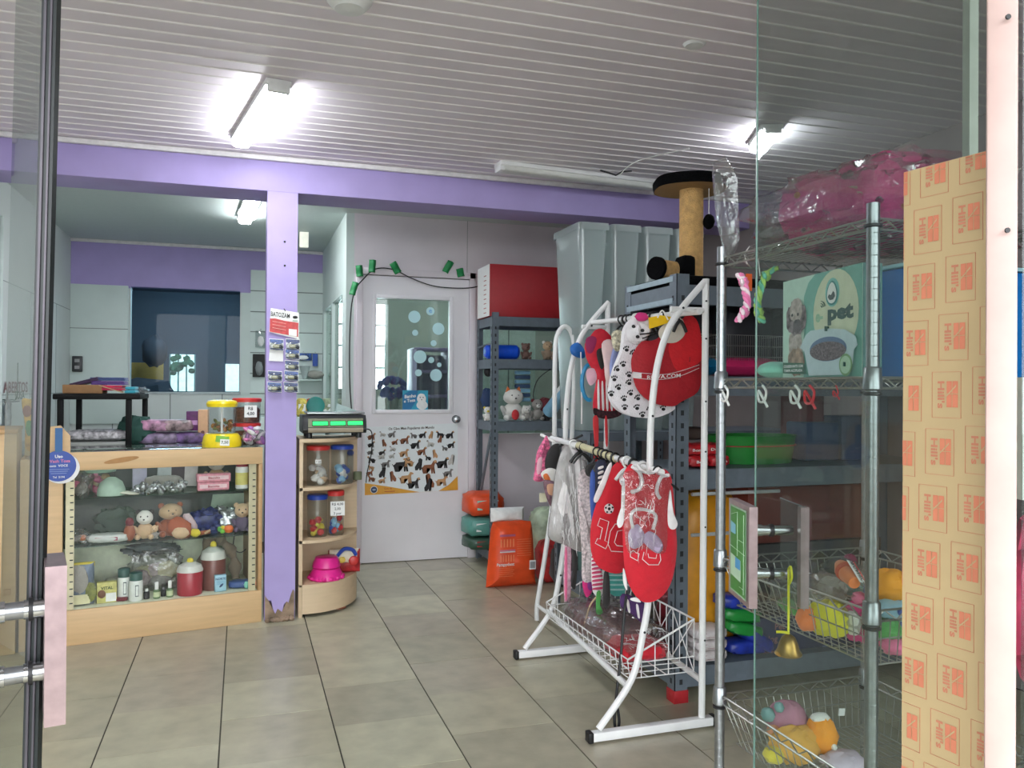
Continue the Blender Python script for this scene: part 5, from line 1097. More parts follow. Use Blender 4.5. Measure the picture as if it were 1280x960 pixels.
# ------------------------------------------------------------------ cat tree on the blue-grey shelving
sis = M('sisal', (206, 164, 106), .9, var=.12, scale=40, bump=.8, bscale=160); fur = M('black_fur', (14, 14, 16), .95, bump=.8, bscale=200, spec=.05)
Yc = 3.34; zb1 = 1.802
pcx = oy(864, 300, Yc).x; ztp = oy(864, 236, Yc).z; rp = 14.5*3.83/F
t = thing('cat_tree', 'small cat tree with sisal posts and black plush platform on the shelving', 'cat tree', (pcx, Yc, zb1))
g = G(); bpx = bx0+.01; g.box2((bpx, yb0+.03, zb1), (oy(968, 345, Yc).x, yb1-.02, zb1+.045), fur, .015); g.build('base', t)
g = G(); n = 60; H_ = ztp-zb1-.04; g.lathe((pcx, Yc, zb1+.04), [(rp*(1+.012*(k % 2)), H_*k/n) for k in range(n+1)], sis, 24); g.build('sisal_post', t)
g = G(); P = smooth([Vector((*((oy(x, y, Yc).x, Yc+dy)), 0)) for x, y, dy in ((822, 235, -.05), (850, 235, -.16), (885, 235, -.15), (901, 235, -.02), (893, 235, .13), (860, 235, .17), (833, 235, .12))], 5, closed=True)
n = len(P); cx_ = sum(p.x for p in P)/n; cy_ = sum(p.y for p in P)/n
prof = [(1, 0), (1.03, .02), (1.03, .035), (.97, .05), (.6, .052)]; V = []
for s_, z in prof: V += [(cx_+(p.x-cx_)*s_, cy_+(p.y-cy_)*s_, ztp-.008+z) for p in P]
g.add(V, [(i*n+k, i*n+(k+1) % n, (i+1)*n+(k+1) % n, (i+1)*n+k) for i in range(4) for k in range(n)]+[tuple(range(4*n, 5*n))], fur)
g.add([(p.x*.985+cx_*.015, p.y*.985+cy_*.015, ztp-.008) for p in P], [tuple(range(n))[::-1]], M('ply', (150, 116, 72), .7)); g.build('platform', t)
g = G(); c = oy(886, 277, Yc-.06); g.blob(c, (.027, .027, .035), fur, .08, 3); g.tube([c+UZ*.03, (c.x, c.y, ztp-.005)], .002, white, 6); g.build('hanging_ball', t)
a = oy(822, 328, Yc-.06); b = oy(853, 322, Yc-.0); zz = zb1+.047+.042; a.z = zz; b.z = zz
g = G(); n = 24; g.tube([a+(b-a)*k/n for k in range(n+1)], [.042*(1+.02*(k % 2)) for k in range(n+1)], sis, 20); g.build('sisal_roll', t)
g = G(); g.tube([a-(b-a).normalized()*.016, a+(b-a)*.02], .052, fur, 20); g.build('end_disc', t); g = G(); g.box(b+Vector((-.015, -.05, .01)), (.07, .09, .11), fur, bev=.02); lab(g.build('end_disc', t), 'black plush block against the post')
# ------------------------------------------------------------------ things in the blue-grey shelving
dk2 = M('dark_pack', (44, 44, 50), .6, var=.3, scale=12)
for k, (x, nm) in enumerate(((1.98, 'first'), (2.32, 'second'), (2.66, 'third'), (2.98, 'fourth'))): packet('dark bag at the back of the cage shelf, %s from the garment rack' % nm, (x, 3.47, 1.407), (.31, .22, .36), dk2, rz=0)
def cage(label, px0, px1, c, Y):
    a, b = oy(px0, 460, Y).x, oy(px1, 460, Y).x; z = 1.407; t = thing('small_cage', label, 'pet cage', ((a+b)/2, Y+.1, z)); h = oy(900, 445, Y).z-z; H_ = oy(900, 418, Y).z-z
    g = G(); m = M('cage_'+label[:4], c, .35); g.puffy([(x, y) for x, y in rects(a, b, Y, Y+.24)], (Vector((0, 0, z+h*.5)), UX, UY, UZ), h*.5, m, rings=4); g.build('cage_base', t)
    g = G(); n = int((b-a)/.012)
    for k in range(n+1): x = a+.008+(b-a-.016)*k/n; g.tube([(x, Y+.006, z+h*.8), (x, Y+.006, z+H_)], .0012, wire_m, 4)
    for zz in (z+h, z+(h+H_)/2, z+H_): g.tube([(a+.008, Y+.006, zz), (b-.008, Y+.006, zz), (b-.008, Y+.23, zz), (a+.008, Y+.23, zz)], .0018, wire_m, 4, closed=True)
    g.build('cage_wires', t)
cage('pink based small wire cage behind the chrome pole', 904, 984, (214, 50, 110), 3.18)
cage('blue based small wire cage between the garment rack and chrome pole', 866, 902, (20, 120, 170), 3.20)
z = 1.003
for k, (px, dz, nm) in enumerate(((866, 0, 'lower left'), (893, 0, 'lower right'), (864, .05, 'upper left'), (888, .05, 'upper right'))):
    packet('red printed packet, %s of the pile at the green tub' % nm, (oy(px, 570, 3.2).x, 3.2+.01*k, z+dz), (.11, .14, .055), M('pkt_red%d' % (k % 2), (178, 30, 38), .35, var=.3, scale=40), text='Bom' if k < 3 else 'Dog', grp='red packets beside the green tub')
for k, px in enumerate((836, 842)): pass
packet('dark brown pack lying on the red packets', (oy(868, 540, 3.3).x, 3.36, z+.11), (.16, .12, .06), M('pk_brn', (70, 56, 50), .6))
gt = M('tub_green', (20, 120, 40), .4); x0, x1 = oy(897, 560, 3.25).x, oy(1006, 560, 3.25).x; cx = (x0+x1)/2; zt_2 = oy(930, 545, 3.25).z
t = thing('green_tub', 'wide green plastic tub on the blue-grey shelving', 'tub', (cx, 3.34, z)); g = G(); rw = (x1-x0)/2
g.lathe((cx, 3.34, z), [(0, 0), (rw*.88, 0), (rw*.97, (zt_2-z)*.9), (rw*1.0, zt_2-z), (rw*.93, zt_2-z), (rw*.85, .02), (0, .02)], gt, 32, sy=.62); g.build('tub_body', t)
g = G(); g.lathe((cx, 3.34, z), [(rw*.985, (zt_2-z)*.62), (rw*.99, (zt_2-z)*.66)], M('tub_red', (150, 50, 40), .5), 32, sy=.62); g.build('tub_stripe', t)
for k, (px0, px1, y0, c, nm) in enumerate(((1008, 1050, 528, (36, 62, 100), 'navy tub'), (1000, 1031, 484, (92, 20, 30), 'dark red box'), (1052, 1100, 520, (50, 66, 92), 'slate blue tub'))):
    Y = 3.3+.08*(k == 1); a, b = oy(px0, 500, Y).x, oy(px1, 500, Y).x; g = G(); g.box2((a, Y, z+.0), (b, Y+.16, oy(px0, y0, Y).z), M('bx%d' % k, c, .5), .012)
    tag(g.build(nm.replace(' ', '_')), '%s on the middle of the blue-grey shelving behind the glass' % nm, nm.split()[-1])
g = G(); zA = oy(870, 618, yb0-.02).z; zB = oy(870, 669, yb0-.02).z
for zz, xe in ((zA, oy(975, 615, yb0-.02).x), (zB, oy(915, 668, yb0-.02).x)): g.tube([(bx0+.07, yb0-.015, zz), (xe, yb0-.015, zz)], .008, M('bar_pale', (180, 184, 186), .4, .3), 8)
tag(g.build('hanging_bars'), 'two pale metal bars across the front of the blue-grey shelving', 'bar')
fbag('yellow-ochre pet food bag standing in the blue-grey shelving', 880, 3.36, .152, (.34, .2, .72), M('bag_ochre', (206, 140, 26), .4, var=.15, scale=10))
for k in range(3):
    packet('white and maroon packet, %s of the stack on the lowest shelf' % ('bottom', 'middle', 'top')[k], (oy(880, 820, 3.2).x, 3.19, .152+.048*k), (.17, .15, .047), M('pk_wm', (214, 206, 206), .45, var=.1), M('pk_m', (130, 30, 44), .5), grp='white and maroon packets on the lowest shelf')
for k in range(3): packet('dark maroon printed pack, %s behind the white packets' % ('left', 'middle', 'right')[k], (1.87+.11*k, 3.33, .152), (.11, .1, .26), M('pk_maroon', (110, 20, 34), .4, var=.5, scale=30), text='Cat')
gc = M('can_green', (30, 130, 54), .35); bc = M('can_blue', (30, 50, 150), .35, var=.3, scale=30)
for k, (px, z_, m, an, nm) in enumerate(((922, .30, gc, .25, 'upper green'), (925, .235, gc, .45, 'lower green'), (918, .36, bc, .2, 'top blue'), (938, .19, bc, .9, 'slanting blue'), (928, .155, bc, .1, 'bottom blue'))):
    c = Vector((oy(px, 800, 3.2).x, 3.2, z_)); packet('%s tube packet in the pile right of the white packets' % nm, c, (.20, .12, .062), m, rz=.0, wr=.01).rotation_euler = (0, an*.6, 0)
g = G(); a, b = oy(940, 830, 3.16).x, oy(1075, 830, 3.16).x; g.box2((a, 3.16, .152), (b, 3.5, oy(960, 772, 3.16).z), M('box_navy', (44, 52, 84), .5), .004)
zz = .152
for k, (px, py, c) in enumerate(((975, 783, 'Pet'), (1032, 785, 'Prime'), (965, 800, 'dog'), (1035, 808, 'mix'), (972, 816, 'premium'))): g.text(c, oy(px, py, 3.158), UX, UZ, .03, M('navy_print%d' % (k % 2), ((150, 110, 110), (120, 130, 160))[k % 2], .6), .02)
tag(g.build('navy_box'), 'long navy blue printed carton on the lowest shelf behind the glass', 'carton')
g = G(); a, b = oy(935, 650, 3.2).x, oy(1100, 650, 3.2).x; zr = oy(960, 772, 3.16).z+.002; g.box2((a, 3.2, .64), (b, 3.45, .90), M('box_rust', (100, 38, 28), .6), .01); tag(g.build('rust_box'), 'dark rust coloured long box stacked above the navy carton', 'box')
g = G(); g.box2((a, 3.19, zr), (b, 3.46, .638), M('box_charcoal', (50, 48, 50), .6), .006); tag(g.build('charcoal_box'), 'charcoal carton between the navy carton and the rust coloured box', 'box')
# ================================================================== white garment rack
wt = white_metal; rx = [1.763, 1.74]; yn, yf_ = 2.855, 3.845
t = thing('garment_rack', 'white tubular double garment rack with a wire basket', 'garment rack', (1.52, 3.35, 0)); gr = t
scurve = [(1.30, .05), (1.437, .224), (1.487, .405), (1.511, .558), (1.513, .80), (1.512, 1.056), (1.517, 1.243), (1.54, 1.431), (1.585, 1.573), (1.649, 1.669), (1.748, 1.775)]
for yy, nm in ((yn, 'near'), (yf_, 'far')):
    sh = 0 if yy == yn else .045
    g = G(); g.tube(smooth([(x+sh, yy, z+ (.02 if sh and z > 1 else 0)) for x, z in scurve], 5), .0135, wt, 10)
    for z in (.4, 1.15, 1.66): q = min(scurve, key=lambda a: abs(a[1]-z)); g.cyl((q[0]+sh-.001, yy-.0145, q[1]), (q[0]+sh, yy-.006, q[1]), .005, slot_dark, seg=8)
    g.build('curved_post', t)
    g = G(); g.tube([(1.748+sh*.7, yy, .04), (1.757+sh*.7, yy, 1.79)], .0135, wt, 10)
    for z in (.35, .8, 1.1, 1.3, 1.55, 1.7): g.cyl((1.752+sh*.7, yy-.0145, z), (1.752+sh*.7, yy-.005, z), .004, slot_dark, seg=8)
    g.build('straight_post', t)
    g = G(); x0, x1 = (1.262, 1.80) if yy == yn else (1.30, 1.80); g.box2((x0, yy-.018, .008), (x1, yy+.018, .042), wt, .004); f = g.build('foot_bar', t)
    for x in (x0, x1): g = G(); g.box((x, yy, .025), (.02, .042, .04), black, bev=.004); lab(g.build('end_cap', f), 'black plastic end cap')
    g = G(); g.tube([(1.60+sh, yy, 1.664), (1.755+sh*.7, yy, 1.664)], .011, wt, 8); g.build('cross_bar', t)
ru = [(1.70, yn-.02, 1.655), (1.735, yf_+.03, 1.69)]
g = G(); g.tube([(1.712, yn-.03, 1.655), (1.70, yf_+.02, 1.687)], .0125, wt, 10); lab(g.build('hanging_rail', t), 'upper white rail')
g = G(); g.tube([(1.518, yn-.085, 1.031), (1.50, yf_+.04, 1.095)], .0135, wt, 10); g.tube([(1.513, yn+.3, 1.05), (1.503, yf_-.3, 1.082)], .0165, M('aged_clear', (206, 198, 160), .3), 10); lab(g.build('hanging_rail', t), 'lower white rail with yellowed sleeve')
for P_ in ([(1.425, yn, .195), (1.475, yf_, .225)], [(1.750, yn, .185), (1.785, yf_, .215)]): g = G(); g.tube(P_, .0125, wt, 10); g.build('lower_rail', t)
bm_ = M('basket_white', (222, 222, 222), .4)
bk = thing('x', '', '', (0, 0, 0)); bpy.data.objects.remove(bk)
g = G(); y0, y1 = yn+.04, yf_-.05; xl, xr = 1.44, 1.735; z0 = .212
for k in range(17): y = y0+(y1-y0)*k/16; g.tube([(xl, y, z0+.075), (xl+.01, y, z0), (xr, y, z0), (xr, y, z0+.21)], .0024, bm_, 5)
for x in (xl+.01, xl+.09, xl+.17, xr): g.tube([(x, y0, z0), (x, y1, z0)], .0024, bm_, 5)
for zz in (z0+.04, z0+.075): g.tube([(xl+.002, y0, zz), (xl+.002, y1, zz)], .003, bm_, 5)
g.tube([(xr, y0, z0+.21), (xr, y1, z0+.21)], .004, bm_, 6)
for yy in (y0, y1):
    for k in range(1, 4): g.tube([(xl+.06*k, yy, z0), (xl+.06*k, yy, z0+.075+.03*k)], .0024, bm_, 5)
    g.tube([(xl, yy, z0+.075), (xr, yy, z0+.21)], .004, bm_, 6); g.tube([(xl, yy, z0+.06), (xr, yy, z0+.06)], .0024, bm_, 5)
for k in range(5): 
    a = y0+(y1-y0)*k/5; b = y0+(y1-y0)*(k+1)/5; g.tube([(xr, a, z0), (xr, b, z0+.21)], .0024, bm_, 5); g.tube([(xr, b, z0), (xr, a, z0+.21)], .0024, bm_, 5)
g.build('wire_basket', t)
# arch frame behind
t = thing('arch_frame', 'white bent tube arch standing behind the garment rack', 'tube frame', (1.72, 4.45, 0))
ar = [oy(x, y, 4.42) for x, y in ((671, 770), (672, 752), (682, 690), (691, 620), (693, 540), (694, 440), (698, 416), (706, 408), (714, 416), (718, 440), (717, 500), (714, 560), (707, 660), (692, 762))]
ar[0].z = .012
g = G(); g.tube(smooth(ar, 6), .0135, wt, 10); g.build('arch_tube', t)
g = G(); g.tube([oy(672, 757, 4.42), oy(690, 770, 4.2)], .011, wt, 8); g.tube([oy(718, 440, 4.42), oy(757, 380, 4.0)], .0, wt, 6) if 0 else None; g.build('strut', t)
# ------------------------------------------------------------------ garments
def hanger(t, x, y, z, w=.11, m=None, top=.045, r=.0035):
    """small pet hanger over a rail at (x, y, z)"""
    m = m or black; g = G()
    g.tube([(x+.019*math.cos(a), y, z+.0+.019*math.sin(a)) for a in [R(-70+20*k) for k in range(16)]]+[(x, y, z-.03)], r, m, 6)
    g.tube(smooth([(x-w, y, z-.075), (x-w*.5, y, z-.045), (x, y, z-.03), (x+w*.5, y, z-.045), (x+w, y, z-.075)], 5), r*1.4, m, 6); return g.build('hanger', t)
redf = M('jersey_red', (206, 24, 44), .75, bump=.3, bscale=60, sheen=.2, var=.05); wf = M('knit_white', (232, 226, 226), .8, bump=.2, bscale=100)
def jersey(label, px_out, Y, px_hang, hz):
    o = outl(px_out, Y, 4); cx = sum(a for a, b in o)/len(o); t = thing('dog_jersey', label, 'dog jersey', (cx, Y, min(b for a, b in o))); fr = XZ(Y)
    g = G(); g.puffy(o, fr, .018, redf, rings=6, wr=.010, wsc=10, wz=.5); g.build('jersey_body', t); return t, fr
def pl(g, pts, Y, r, m, closed=False, sm=0): 
    q = [oy(x, y, Y) for x, y in pts]; q = smooth(q, sm, closed) if sm else q
    g.tube(q, r, m, 6, closed=closed)
# jersey 1 (left)
Yj1 = 3.10
t, fr = jersey('red pet jersey with a football and outlined 10, left one of the two', [(781, 573), (764, 585), (752, 612), (742, 640), (738, 665), (739, 690), (746, 706), (757, 714), (770, 717), (779, 714), (784, 700), (786, 640), (786, 590)], Yj1, 765, 1.05)
g = G(); yf2 = Yj1-.022
g.puffy(outl([(761, 580), (765, 582), (757, 606), (747, 627), (742, 624), (750, 604)], yf2, 4), XZ(yf2), .006, wf); g.puffy(outl([(778, 588), (784, 592), (783, 608), (776, 606), (774, 598)], yf2, 4), XZ(yf2), .006, wf); g.build('white_trim', t)
g = G(); c = oy(761.5, 636, yf2-.002); g.cyl(c, c+Vector((0, .004, 0)), .021, wf, seg=20); g.cyl(c-Vector((0, .001, 0)), c, .007, black, seg=6)
for k in range(5): a = R(90+72*k); q = c+Vector((.016*math.cos(a), -.001, .016*math.sin(a))); g.cyl(q, q+Vector((0, .001, 0)), .0048, black, seg=5)
pl(g, [(747, 657), (750, 648), (761, 652), (756, 676), (761, 678), (757, 686), (744, 679), (747, 673), (750, 674), (753, 660)], yf2-.002, .0016, wf, True)
pl(g, [(781, 655), (769, 655), (763, 664), (760, 680), (764, 689), (781, 690)], yf2-.002, .0016, wf)
pl(g, [(781, 662), (772, 664), (768, 678), (771, 682), (781, 683)], yf2-.002, .0016, wf); g.build('jersey_print', t)
hanger(t, 1.513, Yj1, 1.049, .07)
# jersey 2 (right, in plastic)
Yj2 = 2.80
t, fr = jersey('red pet jersey with an outlined 10 and lilac bow, right one of two', [(790, 580), (800, 590), (815, 592), (828, 586), (838, 594), (842, 620), (845, 660), (846, 690), (840, 725), (828, 745), (812, 753), (797, 748), (784, 725), (779, 690), (778, 640), (778, 600), (783, 585)], Yj2, 810, 1.05)
yf3 = Yj2-.024; g = G()
pl(g, [(796, 580), (803, 589), (815, 591), (824, 585)], yf3, .006, wf, sm=5)
pl(g, [(790, 583), (799, 590), (802, 602), (798, 612), (789, 615)], yf3, .0075, wf, sm=5); pl(g, [(836, 594), (827, 596), (822, 606), (821, 616), (825, 623)], yf3, .0075, wf, sm=5)
for P in ([(838, 612), (842, 640), (847, 655), (842, 662), (835, 656), (835, 630)], [(778, 600), (781, 604), (780, 650), (774, 660), (771, 652), (776, 640)], [(779, 710), (783, 722), (784, 738), (779, 728)], [(788, 748), (796, 747), (801, 753), (790, 751)]):
    g.puffy(outl(P, yf3, 4), XZ(yf3), .003, wf, rings=3)
pl(g, [(791, 660), (789, 645), (795, 637), (810, 638), (820, 645), (816, 662)], yf3-.004, .0065, wf, sm=5)
pl(g, [(813, 677), (820, 688), (829, 688)], yf3-.002, .0012, wf, sm=4)
pl(g, [(788, 690), (792, 688), (795, 691), (799, 692), (797, 701), (788, 696)], yf3-.002, .0016, wf, True)
pl(g, [(805, 690), (803, 699), (811, 706), (823, 706), (826, 700), (825, 692)], yf3-.002, .0016, wf); pl(g, [(810, 692), (811, 697), (820, 698), (821, 693)], yf3-.002, .0014, wf); g.build('white_trim', t)
g = G(); g.puffy(outl([(786, 665), (796, 655), (803, 662), (806, 672), (802, 682), (792, 686), (786, 680)], yf3-.004, 4), XZ(yf3-.004), .012, lilac, wr=.008, wsc=60); g.puffy(outl([(803, 672), (812, 664), (824, 672), (829, 684), (822, 692), (808, 682)], yf3-.005, 4), XZ(yf3-.005), .014, lilac, wr=.008, wsc=60); lab(g.build('lilac_bow', t), 'lilac gathered bow')
hanger(t, 1.517, Yj2, 1.033, .09)
g = G(); g.puffy(outl([(779, 592), (815, 590), (838, 600), (834, 640), (832, 690), (805, 686), (785, 690), (779, 640)], yf3-.012, 4), XZ(yf3-.012), .012, wrap, wr=.012, wsc=30, back=False); a_, b_ = oy(784, 600, yf3), oy(832, 675, yf3); glints(g, a_.x, b_.x-.02, b_.z, a_.z, yf3-.026, 16, 9, .09, .0007); glints(g, a_.x, b_.x-.05, b_.z, a_.z, yf3-.026, 7, 10, .06, .0006, False); tag(g.build('plastic_cover'), 'clear plastic bag clinging to the front of the right red jersey', 'plastic bag')
# silver bagged garments
Ys = 3.62
t = thing('bagged_garment', 'silvery dress in a crinkled clear bag hanging on the lower rail', 'bagged dress', oy(715, 690, Ys))
body = [(703, 562), (712, 559), (724, 566), (733, 580), (737, 610), (742, 650), (746, 690), (735, 690), (722, 689), (706, 681), (688, 674), (686, 660), (690, 630), (695, 590)]
g = G(); g.puffy(outl(body, Ys, 4), XZ(Ys), .035, M('dress_silver', (232, 228, 228), .5, .0, .12, 20, bump=.15, bscale=30), wr=.05, wsc=26, wz=.2, rings=9); g.build('dress', t)
g = G(); g.puffy(outl([(x+(x-715)*.04, y) for x, y in body], Ys, 4), XZ(Ys), .05, wrap_silver, wr=.06, wsc=22, wz=.25, seed=4, rings=9); a_, b_ = oy(694, 600, Ys), oy(738, 680, Ys); glints(g, a_.x, b_.x, b_.z+.03, a_.z+.06, Ys-.085, 60, 5, .12, .0016); g.build('clear_bag', t)
hanger(t, 1.507, Ys, 1.082, .06, white, r=.004)
t = thing('bagged_garment', 'long crinkled grey bag hanging just left of the striped leg', 'bagged dress', oy(733, 730, 3.5))
g = G(); g.puffy(outl([(722, 600), (736, 590), (742, 640), (748, 690), (748, 722), (742, 727), (728, 725), (727, 690)], 3.5, 4), XZ(3.5), .02, M('sequin', (214, 200, 202), .5, .0, .3, 90, bump=.3, bscale=90), wr=.03, wsc=30); g.build('dress', t); hanger(t, 1.508, 3.5, 1.075, .05)
def rag(label, P, Y, m, nm='hanging_garment', cat='pet garment', dep=.015, wr=.012, hang=None, extra=None, name='garment_body'):
    t = thing(nm, label, cat, oy(sum(p[0] for p in P)/len(P), max(p[1] for p in P), Y))
    g = G(); g.puffy(outl(P, Y, 3), XZ(Y), dep, m, wr=wr, wsc=22, wz=.5)
    g.build(name, t)
    if extra:
        g = G()
        for (Q, mm) in extra: g.puffy(outl(Q, Y-dep-.004, 3), XZ(Y-dep-.004), .004, mm, rings=3)
        g.build('garment_trim', t)
    if hang: hanger(t, hang[0], Y, hang[1], .04 if len(hang) < 3 else hang[2], black if len(hang) < 4 else hang[3])
    return t
stripes = M('x_stripe', (230, 190, 205), .8)
rag('pink and white striped sleeve hanging below the bagged dress', [(739, 690), (746, 688), (754, 740), (741, 740)], 3.4, wf, extra=[([(740+.2*k, 695+k*5), (747.6+.9*k, 693.5+k*5), (747.8+.9*k, 696+k*5), (740+.2*k, 697.5+k*5)], M('str_pink', (206, 70, 110), .7)) for k in range(9)])
rag('magenta and purple cloth corner hanging beneath the grey bag', [(728, 726), (742, 727), (739, 742), (732, 746)], 3.52, magenta, extra=[([(735, 727), (742, 728), (740, 738), (735, 736)], M('vio', (130, 50, 130), .8))])
rag('pink ruffled garment at the far left end of the lower rail', [(684, 545), (678, 552), (671, 566), (668, 590), (667, 600), (676, 602), (683, 596), (689, 572)], 3.86, M('ruffle_pink', (226, 110, 150), .7, var=.5, scale=60), wr=.03, extra=[([(672, 575), (678, 572), (676, 590), (671, 592)], M('pale_pink', (236, 180, 196), .8))])
rag('black garment hanging beside the pink ruffles', [(691, 556), (684, 566), (681, 580), (684, 590), (692, 592), (699, 575), (700, 556)], 3.80, blk)
rag('white and orange printed garment under the pink ruffles', [(686, 585), (676, 592), (682, 602), (690, 604), (698, 598), (696, 588)], 3.78, wht, extra=[([(679, 594), (684, 592), (688, 600), (682, 601)], org)])
rag('dusky brown garment with pale print hanging low at the left end', [(679, 603), (684, 600), (696, 606), (702, 640), (694, 640), (684, 625)], 3.75, M('gar_dusk', (120, 90, 100), .8, var=.4, scale=40), extra=[([(684, 606), (694, 606), (696, 618), (686, 618)], M('gar_peach', (210, 160, 130), .8))])
g = G(); c = oy(679, 622, 3.8); g.box(c, (.04, .002, .045), M('tag_card', (214, 210, 180), .6)); tag(g.build('price_label'), 'small pale card tag hanging at the left end of the lower rail', 'label')
rag('blue garment squeezed between the bagged dress and the left jersey', [(738, 592), (746, 590), (748, 640), (741, 660), (738, 630)], 3.30, blu, hang=(1.509, 1.064))
rag('navy garment with white stripes next to the left jersey', [(745, 578), (757, 576), (758, 595), (750, 620), (744, 630), (744, 600)], 3.22, M('gar_navy', (40, 44, 66), .8), hang=(1.510, 1.058), extra=[([(748, 584+6*k), (754, 582+6*k), (754, 585+6*k), (748, 587+6*k)], wf) for k in range(4)])
rag('dark garment at the left of the lower rail hangers', [(733, 582), (746, 578), (748, 588), (738, 596), (732, 592)], 3.35, blk, hang=(1.509, 1.067))
rag('long narrow pink and white leg hanging over the basket', [(706, 676), (714, 676), (713, 745), (707, 752), (705, 745)], 3.66, M('gar_palepink', (224, 180, 196), .8, var=.3, scale=40), extra=[([(706, 690), (709, 690), (709, 745), (706, 745)], pnk)])
rag('long narrow black leg hanging over the basket', [(716, 678), (721, 678), (721, 715), (719, 736), (714, 732), (716, 715)], 3.64, blk)
rag('black strap hanging below the left jersey', [(755, 716), (761, 716), (762, 757), (754, 757)], 3.2, blk)
rag('teal striped garment hanging behind the jerseys', [(762, 712), (780, 712), (781, 742), (763, 742)], 3.3, teal, extra=[([(763, 718+6*k), (779, 718+6*k), (779, 720+6*k), (763, 720+6*k)], M('tealp', (150, 190, 186), .7)) for k in range(4)])
rag('purple and white garment hanging below the right jersey', [(778, 742), (800, 750), (812, 762), (806, 780), (790, 768), (776, 758)], 3.05, M('gar_purple', (74, 44, 96), .8), extra=[([(783, 750), (786, 751), (788, 765), (785, 764)], wf), ([(795, 756), (798, 757), (800, 772), (797, 771)], wf)])
rag('green ribbon end hanging over the basket', [(746, 740), (751, 740), (750, 760), (754, 766), (746, 768), (745, 755)], 3.35, grn, dep=.006)
rag('red ribbon pair hanging from the upper clothes', [(741, 523), (748, 523), (748, 560), (747, 575), (742, 575), (743, 555)], 3.42, red, dep=.004, extra=[([(756, 523), (759, 523), (760, 555), (757, 555)], red)])
# white/black extra hangers along the lower rail
for k, (y, m, nm) in enumerate(((3.55, black, 'black'), (3.27, black, 'black'), (3.17, black, 'black'), (3.06, white, 'white'), (3.0, black, 'black'), (2.92, white, 'white'))):
    t = thing('pet_hanger', '%s plastic pet hanger on the lower rail, %s from the far end' % (nm, ('first', 'second', 'third', 'fourth', 'fifth', 'sixth')[k]), 'hanger', (1.51, y, 1.0), 'empty hangers on the lower rail'); z = 1.035+(y-yn)*.06
    hanger(t, 1.513, y, z, .05, m, r=.0055)
g = G(); p = oy(695, 560, 3.82); g.tube([oy(690, 562, 3.82), oy(728, 544, 3.7)], .006, black, 8); g.tube([oy(676, 543, 3.9), oy(700, 556, 3.82)], .008, white, 8); tag(g.build('hanger_arms'), 'crossed black and white hanger arms at the far end of the lower rail', 'hanger')
# leash
g = G(); g.tube(smooth([oy(783, 745, 3.0), oy(780, 770, 2.98), oy(776, 820, 2.96), oy(771, 865, 2.94), oy(768, 900, 2.93), oy(771, 913, 2.93), oy(774, 902, 2.93), oy(771, 880, 2.93)], 6), .006, black, 8); tag(g.build('leash'), 'black leash dangling to the floor in front of the basket', 'leash')
# upper rail clothes
Yp = 3.075
pawm = M('fleece_white', (232, 228, 232), .95, bump=.6, bscale=140, sheen=.4)
t = thing('paw_print_fleece', 'white fleece collar with black paw prints on the upper rail', 'pet garment', oy(800, 523, Yp))
P = [(800, 395), (788, 400), (780, 412), (778, 428), (776, 440), (768, 460), (763, 480), (762, 495), (768, 508), (780, 517), (800, 522), (822, 521), (842, 511), (835, 502), (815, 492), (800, 470), (796, 450), (800, 430), (810, 415), (812, 400)]
o = outl(P, Yp, 4); fr = XZ(Yp)
g = G(); 
# thick strip: build with prism + puffed edges
q = [Vector((a, Yp-.012, b)) for a, b in o]; g.prism(q, (0, .03, 0), pawm); g.build('fleece_body', t)
g = G()
def paw(px, py, s=1., an=0.):
    c = oy(px, py, Yp-.0135); u = Vector((math.cos(an), 0, math.sin(an))); v = Vector((-math.sin(an), 0, math.cos(an)))
    g.blob(c-v*.004*s, (.0072*s, .0015, .0054*s), black, 0, 1, 10, 6)
    for k in (-1.2, -.4, .4, 1.2): g.blob(c+u*(.0072*k*s)+v*((.0078-abs(k)*.0035)*s), (.0026*s, .0015, .0036*s), black, 0, 1, 8, 6)
for x, y, a in ((796, 409, .3), (790, 418, .6), (803, 404, 0), (783, 436, .3), (791, 441, .7), (779, 455, .2), (771, 461, .8), (786, 468, .2), (768, 473, 0), (786, 478, .5), (773, 484, .3), (764, 492, .1), (788, 491, .4), (780, 498, .2), (797, 497, .5), (781, 509, 0), (796, 509, .3), (812, 511, .6), (803, 518, .2), (829, 510, .2)): paw(x, y, 1.3, a)
lab(g.build('paw_prints', t, sm=40), 'black paw prints'); hanger(t, 1.706, Yp, 1.668, .03)
g = G(); g.puffy(outl([(785, 402), (800, 396), (813, 402), (812, 418), (800, 430), (785, 425)], Yp-.03, 4), XZ(Yp-.03), .03, pawm, wr=.02, wsc=40); 
for x, y in ((792, 408), (803, 413), (797, 421)): g.blob(oy(x, y, Yp-.062), (.009, .003, .007), black, .3, 3, 8, 6)
tag(g.build('fleece_bunch'), 'gathered top of a paw print fleece at the upper rail', 'pet garment')
Yr = 3.02; t = thing('red_bandana', 'round red pet bib with a white lettered band on the upper rail', 'pet bib', oy(835, 510, Yr)); rd = M('bib_dark', (170, 24, 36), .7, bump=.3, bscale=90); rl = M('bib_red', (208, 26, 36), .7, bump=.3, bscale=90)
g = G(); g.puffy(outl([(802, 427), (820, 424), (850, 400), (866, 396), (874, 410), (878, 440), (877, 470), (872, 490), (852, 502), (840, 508), (815, 503), (797, 488), (790, 465), (790, 445)], Yr, 4), XZ(Yr), .02, rd, rings=6); g.build('bib_body', t)
g = G(); g.puffy(outl([(848, 399), (862, 394), (872, 402), (877, 425), (878, 448), (862, 460), (846, 463), (836, 440), (838, 428), (850, 424), (857, 412), (855, 404)], Yr-.022, 4), XZ(Yr-.022), .006, rl, rings=3); g.build('bib_flap', t)
